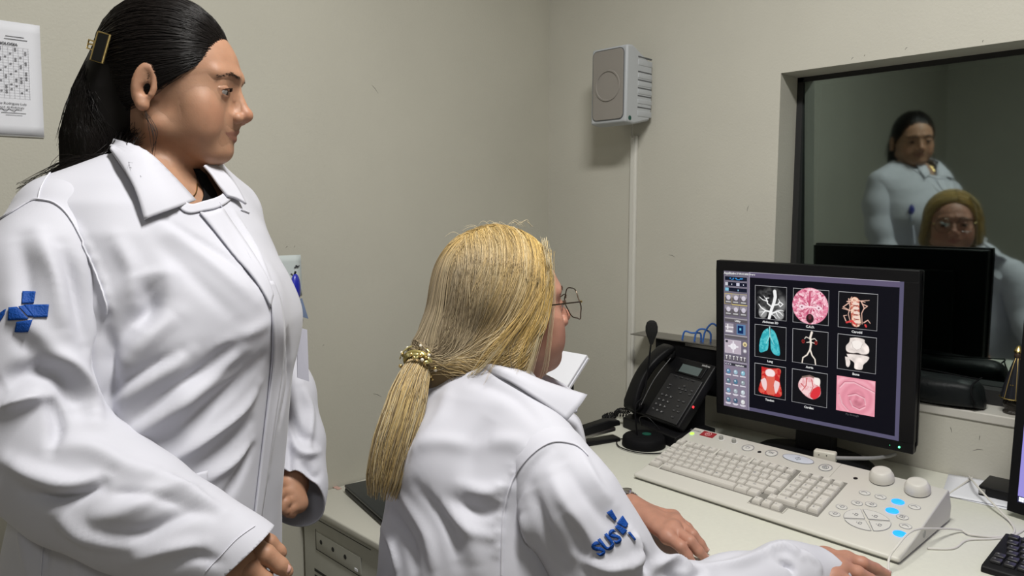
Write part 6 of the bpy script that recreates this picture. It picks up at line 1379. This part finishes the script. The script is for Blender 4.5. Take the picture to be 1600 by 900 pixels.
f3 = [([(862, 700), (835, 725), (812, 770), (800, 830), (800, 900)], .006, -.003), ([(880, 720), (920, 780), (960, 830)], .012, -.005), ([(860, 740), (890, 800), (940, 870)], .013, .006), ([(830, 760), (850, 830), (880, 890)], .013, -.007), ([(815, 800), (830, 860), (840, 900)], .011, .006),
      ([(900, 870), (950, 890), (1000, 880)], .010, .006), ([(985, 830), (1000, 860), (990, 890)], .009, .008), ([(1000, 850), (1012, 880), (1010, 900)], .007, -.010), ([(1020, 885), (1050, 876), (1085, 890)], .009, .009), ([(1040, 895), (1075, 905), (1100, 890)], .007, -.008),
      ([(1100, 885), (1150, 880), (1200, 862)], .010, .007), ([(1190, 868), (1225, 856), (1250, 870)], .008, .009), ([(1215, 875), (1235, 885), (1240, 898)], .006, -.009), ([(1250, 860), (1275, 880), (1280, 898)], .007, .005), ([(905, 700), (930, 750), (960, 790)], .010, .004), ([(880, 800), (905, 840), (915, 890)], .010, -.005)]
cR = P(1291, 878, 1.12); ncR = sl2[-1]-sl2[-2]; ncR /= np.linalg.norm(ncR); ncR = ncR+np.array([0, 0, .55])+.25*FW; ncR /= np.linalg.norm(ncR)
sR, SRV, SRF = sleeve('sleeve', sl2, sl2r, f3, cR, ncR, se, seedn=21, near=.10)
cL = P(968, 785, 1.462); ncL = sl3[-1]-sl3[-2]; ncL /= np.linalg.norm(ncL)
sL, SLV, SLF = sleeve('sleeve', sl3, sl3r, [], cL, ncL, se, seedn=23, near=.09)
allV = np.concatenate([CVc, SRV]); o1_ = len(CVc); tree2 = BVHTree.FromPolygons([tuple(q) for q in allV.tolist()], CFc+[tuple(i+o1_ for i in f_) for f_ in SRF]); tree_r = BVHTree.FromPolygons([tuple(q) for q in SRV.tolist()], SRF)
stitch('armhole_seam', [(918, 712), (900, 696), (872, 690), (850, 696), (825, 716), (802, 748), (790, 785), (785, 830), (784, 899)], tree2, coat2, .0012, .0015, n=70)
stitch('back_seam', [(742, 574), (700, 566), (690, 572)], tree2, coat2, .001, .001)
def sheet3(name, rows, m, parent, nu=20, nv=8, thick=.003, wob=0):
    R1 = [resample([P(*p) for p in r], nu+1) for r in rows]; G = np.array([resample([R1[j][i] for j in range(len(R1))], nv+1, 4) for i in range(nu+1)]); k = nv+1
    idx = np.arange((nu+1)*k).reshape(nu+1, k); F = np.stack([idx[:-1, :-1], idx[1:, :-1], idx[1:, 1:], idx[:-1, 1:]], -1).reshape(-1, 4); o = fast_mesh(name, G.reshape(-1, 3), F, m, parent); md = o.modifiers.new('thickness', 'SOLIDIFY'); md.thickness = thick; md.offset = 0; return o
sheet3('collar', [[(684, 560, 1.115), (706, 556, 1.10), (748, 559, 1.075), (800, 575, 1.055), (852, 597, 1.05), (917, 618, 1.06)], [(680, 566, 1.112), (698, 562, 1.095), (745, 564, 1.06), (792, 581, 1.035), (842, 605, 1.025), (906, 634, 1.035)], [(676, 578, 1.11), (694, 573, 1.09), (742, 575, 1.062), (788, 593, 1.032), (836, 622, 1.012), (886, 657, 1.012)]], M_COAT, se, 30, 10, .004)
sheet3('collar', [[(760, 556, 1.19), (820, 572, 1.20), (880, 600, 1.19), (905, 622, 1.16)], [(765, 572, 1.22), (822, 590, 1.23), (880, 620, 1.20), (900, 645, 1.15)]], M_COAT, se, 20, 6, .003)
sheet3('coat_front', [[(886, 640, 1.11), (905, 655, 1.10), (915, 690, 1.08), (917, 715, 1.06)], [(865, 650, 1.06), (880, 665, 1.05), (893, 690, 1.04), (895, 715, 1.03)]], M_COAT, se, 16, 6, .002)
# emblem: letters and cross on the upper sleeve
v_, f_ = text_mesh('SUS', 1.0, .035); e1 = np.array([.80, -.60]); e2 = np.array([-.62, -.78]); V2d = [np.array([948, 849])+e1*p[0]*27+e2*p[1]*33 for p in v_]
decal('emblem_letters', V2d, f_, tree_r, M_EMB, sR, .0020)
def c8(*p): return [(880+x/5, 720+y/5) for x, y in p]
for pl in (c8((335, 402), (372, 380), (412, 452), (398, 472)), c8((412, 488), (455, 430), (500, 500), (488, 528)), c8((398, 515), (420, 497), (496, 548), (462, 582)), c8((498, 562), (515, 553), (568, 612), (560, 622))): qpatch(pl, tree=tree_r, par=sR, lift=.002)
# ---- watch on the far wrist
wt = empty('wristwatch', wL, 'silver link wristwatch on the left wrist of the seated woman', 'watch')
wa = wL-P(950, 782, 1.46); wa /= np.linalg.norm(wa); wc = wL-wa*.012; s1_ = np.cross(wa, [0, 0, 1.]); s1_ /= np.linalg.norm(s1_); s2v = np.cross(s1_, wa)
for k in range(16):
    t = 2*math.pi*k/16; c_ = wc+(s1_*math.cos(t)+s2v*math.sin(t))*.0268; rd = (s1_*math.cos(t)+s2v*math.sin(t)); tg = np.cross(wa, rd); b = MB(c_, wa, tg, rd); b.box((-.0075, -.0046, -.0013), (.0075, .0046, .0013), .0008); b.build('bracelet_link', mat('steel', (.55, .53, .50), .3, metal=1), wt, smooth=True)
b = MB(wc+s2v*.028, wa, s1_, s2v); b.lathe([(0, .004), (.010, .004), (.0125, .003), (.013, 0), (.013, -.002)], 28); b.build('case', mat('steel', (0, 0, 0)), wt, smooth=True)
# ---- hair
TIE = SF.l(P(660, 562, 1.095)[None].astype(f32))[0].astype(float)
def yvol(q):
    s = np.stack([q[:, 0], np.abs(q[:, 1]), q[:, 2]], 1).astype(f32)
    capd = ellip(q, (.0, 0, .042), (.0915, .0870, .0965)); xh = np.interp(q[:, 2], [-.09, -.05, -.02, .02, .05, .075, .10, .13], [.0, .004, .014, .046, .058, .068, .080, .09]).astype(f32)
    d = smax(capd, (q[:, 0]-xh)*.85, .008)
    lo_ = chain(s, [(.005, .060, .0), (-.030, .058, -.032), (-.075, .030, -.045)], [.030, .034, .034], .02); d = smin(d, lo_, .022)
    d = smin(d, chain(q, [(-.045, 0, .03), (-.074, 0, -.012), (-.100, TIE[1]*.5, -.045), TIE+[.004, 0, .002]], [.047, .046, .034, .016], .03), .02)
    return smax(d, (q[:, 0]-xh)*.85, .008)
YV, YF_ = mesh_sdf(lambda Q: yvol(SF.l(Q)), s0_+[-.20, -.20, -.14], s0_+[.15, .16, .17], .003, iters=2)
yh = fast_mesh('hair', YV, YF_, M_YHAIR, se); set_tint(yh, np.tile(np.array([.20, .145, .075]), (len(YV), 1)))
r = np.random.default_rng(9); paths = []; cols = []; offs = []
gold = np.array([.56, .38, .12]); ash = np.array([.36, .29, .19]); pale = np.array([.62, .52, .33]); dark = np.array([.15, .105, .055])
CLq = np.random.default_rng(3).random(400); CLo = np.random.default_rng(5).random(400)
for i in range(6400):
    s = r.random()**.9; side_ = -1 if r.random() < .80 else 1; back_ = i >= 5000; cl_ = int(s*85)+(100 if side_ < 0 else 0)+(200 if back_ else 0)
    root = np.array([np.interp(s, [0, .5, 1], [.080, .033, -.055]), -.012+side_*.002, np.interp(s, [0, .25, .5, 1], [.085, .118, .140, .135])])+r.normal(size=3)*.002
    M1 = np.array([np.interp(s, [0, .5, 1], [.070, .020, -.085]), side_*np.interp(s, [0, .5, 1], [.050, .070, .055]), np.interp(s, [0, .5, 1], [.075, .105, .105])])+r.normal(size=3)*.004
    M2 = np.array([np.interp(s, [0, .5, 1], [.045, -.025, -.105]), side_*np.interp(s, [0, .5, 1], [.084, .085, .045]), np.interp(s, [0, .5, 1], [.005, .035, .035])])+r.normal(size=3)*.006
    M3 = np.array([np.interp(s, [0, .5, 1], [-.020, -.075, -.112]), side_*np.interp(s, [0, .5, 1], [.082, .060, .028]), np.interp(s, [0, .5, 1], [-.048, -.020, -.012])])+r.normal(size=3)*.005
    E_ = TIE+np.array([.004, 0, 0])+r.normal(size=3)*.005
    if back_:
        yy = r.uniform(-1, 1); cl_ = 300+int((yy+1)*30); root = np.array([-.03-.03*r.random(), yy*.03, .134])+r.normal(size=3)*.002; M1 = np.array([-.085, yy*.055, .105]); M2 = np.array([-.108, yy*.062, .035]); M3 = np.array([-.112, yy*.040, -.015]); s = .9
    paths.append(resample([root, M1, M2, M3, E_], 26, 6)); offs.append(.0004+.0030*r.random()**2+.0040*CLo[cl_])
    br = (.75+.5*r.random())*(.78+.44*CLo[cl_]); q = r.random() if r.random() < .45 else CLq[cl_]; mixc = []
    sr = r.normal()*.12
    for t in np.linspace(0, 1, 26):
        g_ = np.clip(1.27-s*1.05-t*.85+sr, 0, 1); g_ = max(g_, np.clip(.9-t*3.2, 0, 1)*.9); c_ = gold*g_+ash*(1-g_)
        if q < .16: c_ = c_*.5+pale*.5
        elif q < .34: c_ = c_*.45+dark*.55
        mixc.append(c_*br)
    cols.append(mixc)
pw = onsurf(paths, yvol, offs, SF, 5)
strands('hair_strands', pw, .00048, M_YHAIR, yh, cols=np.array(cols))
# loose locks over temple, cheek and neck, and fly-aways
paths = []; cols = []
def lock(pts, n, sp_, sp2, c_, taper_=1):
    for i in range(n):
        o1 = r.normal(size=3)*sp_; o2 = r.normal(size=3)*sp2; m_ = len(pts); pp_ = [np.array(P(*p))+o1*(1-k/(m_-1))+o2*(k/(m_-1)) for k, p in enumerate(pts)]; paths.append(resample(pp_, 16, 5)); cols.append(c_*(.7+.6*r.random()))
lock([(850, 376, 1.110), (856, 410, 1.090), (854, 450, 1.082), (846, 505, 1.075), (832, 560, 1.065), (824, 590, 1.06)], 40, .003, .004, pale)
lock([(852, 380, 1.11), (862, 420, 1.10), (864, 460, 1.10), (858, 520, 1.10), (852, 566, 1.10), (846, 588, 1.10)], 10, .002, .003, pale)
lock([(850, 390, 1.11), (852, 440, 1.085), (838, 490, 1.07), (815, 530, 1.055), (800, 572, 1.05)], 60, .007, .008, gold)
lock([(845, 395, 1.10), (840, 450, 1.075), (812, 500, 1.055), (780, 540, 1.045), (752, 585, 1.05)], 70, .008, .008, gold*.8+ash*.2)
lock([(800, 520, 1.052), (795, 550, 1.05), (800, 580, 1.05), (806, 590, 1.05)], 30, .006, .004, ash)
lock([(780, 540, 1.045), (755, 570, 1.045), (735, 590, 1.052), (722, 606, 1.06)], 26, .006, .005, pale)
for i in range(14):
    a = r.uniform(720, 860); y0 = np.interp(a, [670, 700, 760, 840, 870], [430, 378, 350, 346, 365])+2; p0 = P(a, y0+6, 1.14); p1 = P(a-6-r.random()*12, y0-2-5*r.random(), 1.135); p2 = P(a-16-r.random()*18, y0+5*r.random(), 1.13); paths.append(resample([p0, p1, p2], 16, 5)); cols.append(pale*.9)
tree_y = bvh(YV, YF_)
for i in range(60):
    t = r.random(); x_, y_ = 836+34*t+r.normal()*1.5, 362+30*t+r.normal()*1.5; pth = []
    for k in range(4):
        h_, n_ = hit(tree_y, x_-k*2.5, y_+k*4.5)
        if h_ is not None: pth.append(h_+n_*.0052)
    if len(pth) == 4: paths.append(resample(pth, 16, 5)); cols.append(dark*.9)
strands('loose_strands', np.array(paths), .00036, M_YHAIR, yh, cols=np.array(cols))
# ponytail
pt_c = [P(661, 560, 1.092), P(647, 590, 1.068), P(632, 640, 1.052), P(617, 690, 1.045), P(606, 735, 1.042), P(598, 782, 1.042)]
PC = resample(pt_c, 40); pr_ = np.interp(np.linspace(0, 1, 40), [0, .08, .3, .6, .85, 1], [.013, .018, .026, .029, .027, .020])
def ptv(Q): return chain(Q, list(PC[:31:3]), list(pr_[:31:3]*.80), .01)
lo, hi = bbox_of(PC, .05); pv_, pf_ = mesh_sdf(ptv, lo, hi, .0032); pt = fast_mesh('ponytail', pv_, pf_, M_YHAIR, se); set_tint(pt, np.tile(np.array([.24, .17, .08]), (len(pv_), 1)))
paths = []; cols = []
for i in range(2300):
    th = r.uniform(0, 6.283); rf = .62+.42*r.random(); k1 = int(28+12*r.random()); w_ = r.normal()*.5; pth = []
    for k in np.linspace(0, k1-1, 20): kk = int(k); t = PC[min(kk+1, 39)]-PC[max(kk-1, 0)]; t /= np.linalg.norm(t); a_ = np.cross(t, FW); a_ /= np.linalg.norm(a_); b_ = np.cross(t, a_); q = th+w_*k/39; pth.append(PC[kk]+(PC[min(kk+1, 39)]-PC[kk])*(k-kk)+pr_[kk]*rf*(a_*math.cos(q)*1.05+b_*math.sin(q)))
    paths.append(pth); c_ = (gold*.65+pale*.35, ash*1.1, pale, dark*1.5)[r.choice(4, p=[.42, .22, .18, .18])]; cols.append(c_*(.8+.4*r.random()))
strands('ponytail_strands', np.array(paths), .00055, M_YHAIR, pt, cols=np.array(cols))
# scrunchie with beads
sc_ = empty('hair_tie', P(658, 562, 1.085), 'gold and pearl beaded tie round the blonde ponytail', 'hair tie')
tn = PC[3]-PC[0]; tn /= np.linalg.norm(tn); ta = np.cross(tn, FW); ta /= np.linalg.norm(ta); tb = np.cross(tn, ta); c0_ = PC[2]
b = MB(); b.tube([c0_+(ta*math.cos(t)+tb*math.sin(t))*.0225 for t in np.linspace(0, 6.283, 25)[:-1]], .0048, 8, closed=True); b.build('band', mat('tie_gold', (.42, .35, .12), .35, metal=.6), sc_, smooth=True)
M_PRL = mat('pearl', (.72, .68, .58), .2, coat=.5); M_LEAF = mat('leaf_gold', (.55, .48, .20), .3, metal=.7)
for i in range(64):
    t = r.uniform(0, 6.283); v = r.normal()*.8; rr_ = .0235+.0072*math.cos(v); c_ = c0_+(ta*math.cos(t)+tb*math.sin(t))*rr_+tn*math.sin(v)*.0120; b = MB()
    if i % 2: b.sphere(c_, r.uniform(.0020, .0034), 10, 7); b.build('bead', M_PRL if i % 4 == 1 else M_GOLD, sc_, smooth=True)
    else: d_ = (c_-c0_); d_ /= np.linalg.norm(d_); e_ = np.cross(d_, tn+r.normal(size=3)*.6); e_ /= np.linalg.norm(e_); b = MB(c_, e_, np.cross(d_, e_), d_); b.sphere((0, 0, 0), (.0052, .0026, .0012), 10, 6); b.build('leaf', M_LEAF, sc_, smooth=True)
# ---- glasses and earring
gl_ = empty('eyeglasses', SF.w((.11, 0, 0)), 'thin wire rimmed glasses worn by the seated woman', 'glasses')
M_WIRE = mat('wire_dark', (.10, .075, .055), .3, metal=1)
for s_ in (-1, 1):
    ce = np.array([.1120-.002, s_*.0335, .0035]); rg_ = []
    for k in range(40): t = 2*math.pi*k/40; cx_, sx_ = math.cos(t), math.sin(t); e_ = 1+.045*math.cos(6*t); rg_.append(SF.w(ce+np.array([-.10*abs(cx_*.026)-(.003 if s_*cx_ > 0 else 0)*max(0, s_*cx_), cx_*.0262*e_, sx_*.0245*e_])))
    b = MB(); b.tube(rg_, .0009, 6, closed=True); b.build('lens_rim', M_WIRE, gl_, smooth=True)
    b = MB(); b.add(rg_, [tuple(range(40))]); lm = bpy.data.materials.get('clear_lens')
    if lm is None:
        lm = bpy.data.materials.new('clear_lens'); lm.use_nodes = True; N, L = nodes(lm)
        for n in list(N): N.remove(n)
        o_ = N.new('ShaderNodeOutputMaterial'); m_ = N.new('ShaderNodeMixShader'); a_ = N.new('ShaderNodeBsdfTransparent'); g_ = N.new('ShaderNodeBsdfGlossy'); g_.inputs['Roughness'].default_value = .03; m_.inputs[0].default_value = .06; L.new(a_.outputs[0], m_.inputs[1]); L.new(g_.outputs[0], m_.inputs[2]); L.new(m_.outputs[0], o_.inputs[0])
    b.build('lens', lm, gl_)
    b = MB(); b.tube([SF.w(p) for p in ((.105, s_*.0600, .0105), (.102, s_*.0665, .0115), (.075, s_*.0735, .0165), (.030, s_*.0785, .0235), (.0, s_*.0800, .026), (-.020, s_*.0790, .010))], .0011, 6, smooth=4); b.build('temple', M_WIRE, gl_, smooth=True)
    b = MB(); b.tube([SF.w((.105, s_*.0590, .010)), SF.w((.103, s_*.0665, .0115))], .0019, 6); b.build('hinge', M_GOLD, gl_, smooth=True)
b = MB(); b.tube([SF.w(p) for p in ((.109, -.0085, .009), (.113, -.004, .0125), (.1135, 0, .013), (.113, .004, .0125), (.109, .0085, .009))], .0009, 6); b.build('bridge', M_WIRE, gl_, smooth=True)
b = MB(); b.sphere(SF.w((.004, -.0865, -.026)), .0026, 12, 8); er = b.build('pearl_earring', M_PRL, None, smooth=True); tag(er, 'tiny pearl stud in the right ear of the seated woman', 'earring')
# ---- chair
ch = empty('office_chair', (.70, .81, 0), 'black office chair the blonde woman sits on, top of its back just showing behind her', 'chair')
cf, cl = T2.B[0], T2.B[1]; sc0 = np.array([hip[0], hip[1], 0])+cf*.06
def chm(z): return MB(sc0+[0, 0, z], cf, cl)
M_CH = mat('chair_black', (.012, .012, .013), .7, bump=.3, bscale=400)
b = chm(0); b.box((-.21, -.22, .405), (.22, .22, .468), .03); b.build('seat', M_CH, ch, smooth=True, sharp=60)
vs = []; fs = []; nu_, nv_ = 16, 12; bk0 = .245
for layer in (0, 1):
    for i in range(nu_+1):
        for j in range(nv_+1):
            u = -1+2*i/nu_; v = j/nv_; topz = .838-.10*abs(u)**2.6; wv_ = .175*(1-.12*v); z = .56+(topz-.56)*v; vs.append((-bk0+.030*u*u-.02*math.sin(v*3.0)-(.028 if layer else 0), u*wv_, z))
K = (nu_+1)*(nv_+1)
for i in range(nu_):
    for j in range(nv_): a = i*(nv_+1)+j; q = (a, a+1, a+nv_+2, a+nv_+1); fs.append(q); fs.append(tuple(K+t for t in q[::-1]))
bd_ = [i*(nv_+1) for i in range(nu_+1)]+[nu_*(nv_+1)+j for j in range(1, nv_+1)]+[i*(nv_+1)+nv_ for i in range(nu_-1, -1, -1)]+[j for j in range(nv_-1, 0, -1)]
for k in range(len(bd_)): a, c_ = bd_[k], bd_[(k+1) % len(bd_)]; fs.append((a, c_, K+c_, K+a))
b = chm(0); b.add(vs, fs); b.build('backrest', M_CH, ch, bevel=.006)
b = chm(0); b.tube([(-.15, 0, .40), (-.26, 0, .41), (-.295, 0, .50), (-.298, 0, .66)], .018, 8, smooth=4); b.build('back_support', M_BLACK, ch, smooth=True)
b = chm(0); b.lathe([(0, .06), (.03, .06), (.03, .22), (.022, .22), (.022, .405), (0, .405)], 20); b.build('gas_column', M_BLACK, ch, smooth=True)
for k in range(5):
    t = 2*math.pi*k/5+.3; b = chm(0); b.tube([(0, 0, .085), (.14*math.cos(t), .14*math.sin(t), .082), (.27*math.cos(t), .27*math.sin(t), .064)], [.026, .020, .014], 8); lg = b.build('leg', M_BLACK, ch, smooth=True)
    b = MB(sc0+cf*.27*math.cos(t)+cl*.27*math.sin(t)+[0, 0, .026]); b.sphere((0, 0, 0), (.026, .022, .026), 14, 10); b.build('caster', M_BLACKM, lg, smooth=True)
# ---- mouse under her hand, and its white lead
mo = empty('computer_mouse', onZ(1352, 915, DESKZ), 'white wired mouse under the seated woman\'s right hand', 'mouse')
md_ = handR[1][0][3]-handR[1][0][0]; md_[2] = 0; md_ /= np.linalg.norm(md_); ms = np.array([-md_[1], md_[0], 0]); mcn = (handR[0][0][2]+handR[1][0][2])/2*[1, 1, 0]+[0, 0, DESKZ]-md_*.018
M_MS = mat('mouse_white', (.66, .66, .66), .35); vs = []; fs = []
for i in range(13):
    t = i/12; x = -.052+.104*t; wd_ = .030*math.sin(math.pi*(.08+.84*t))**.45; hg = .030*math.sin(math.pi*(.10+.80*t))**.6
    for k in range(18): a = 2*math.pi*k/18; vs.append((x, wd_*math.cos(a), .001+hg*.5+hg*.5*math.copysign(abs(math.sin(a))**.8, math.sin(a))))
for i in range(12):
    for k in range(18): fs.append((i*18+k, i*18+(k+1) % 18, (i+1)*18+(k+1) % 18, (i+1)*18+k))
b = MB(mcn, md_, ms); b.add(vs, fs+[tuple(range(18)), tuple(12*18+k for k in range(18))]); b.build('shell', M_MS, mo, smooth=True, sharp=60)
b = MB(mcn+md_*.028+[0, 0, .026], md_, ms); b.lathe([(0, -.003), (.006, -.003), (.006, .003), (0, .003)], 16, axis=1); b.build('wheel', M_BLACK, mo, smooth=True)
cab = [mcn+md_*.050+[0, 0, .006], P(1388, 880, 1.20), P(1402, 853, 1.215), onZ(1427, 829, .812), onZ(1465, 826, .785), onZ(1500, 828, .766), onZ(1516, 835, DESKZ+.004), onZ(1555, 839, DESKZ+.002), onZ(1583, 834, DESKZ+.002), onZ(1579, 816, DESKZ+.004), onZ(1545, 780, DESKZ+.020), onZ(1521, 753, DESKZ+.030), onZ(1514, 744, DESKZ+.010)]
b = MB(); b.tube(cab, .0019, 8, smooth=8); b.build('lead', M_CABLEW, mo, smooth=True)
b = MB(); b.tube([onZ(1449, 857, DESKZ+.002), onZ(1489, 857, DESKZ+.002), onZ(1511, 844, DESKZ+.002), onZ(1550, 842, DESKZ+.002), onZ(1580, 838, DESKZ+.002), onZ(1600, 828, DESKZ+.002)], .0019, 8, smooth=8); o = b.build('white_cable', M_CABLEW, None, smooth=True); tag(o, 'thin white cable lying on the desk right of the beige console keyboard', 'cable')
b = MB(); b.tube([onZ(1519, 746, DESKZ+.009), onZ(1500, 760, DESKZ+.004), onZ(1484, 771, DESKZ+.003), onZ(1478, 776, DESKZ+.003)], .0019, 8, smooth=8); o = b.build('white_cable', M_CABLEW, None, smooth=True); tag(o, 'short white cable running from the papers under the dock to the console', 'cable')
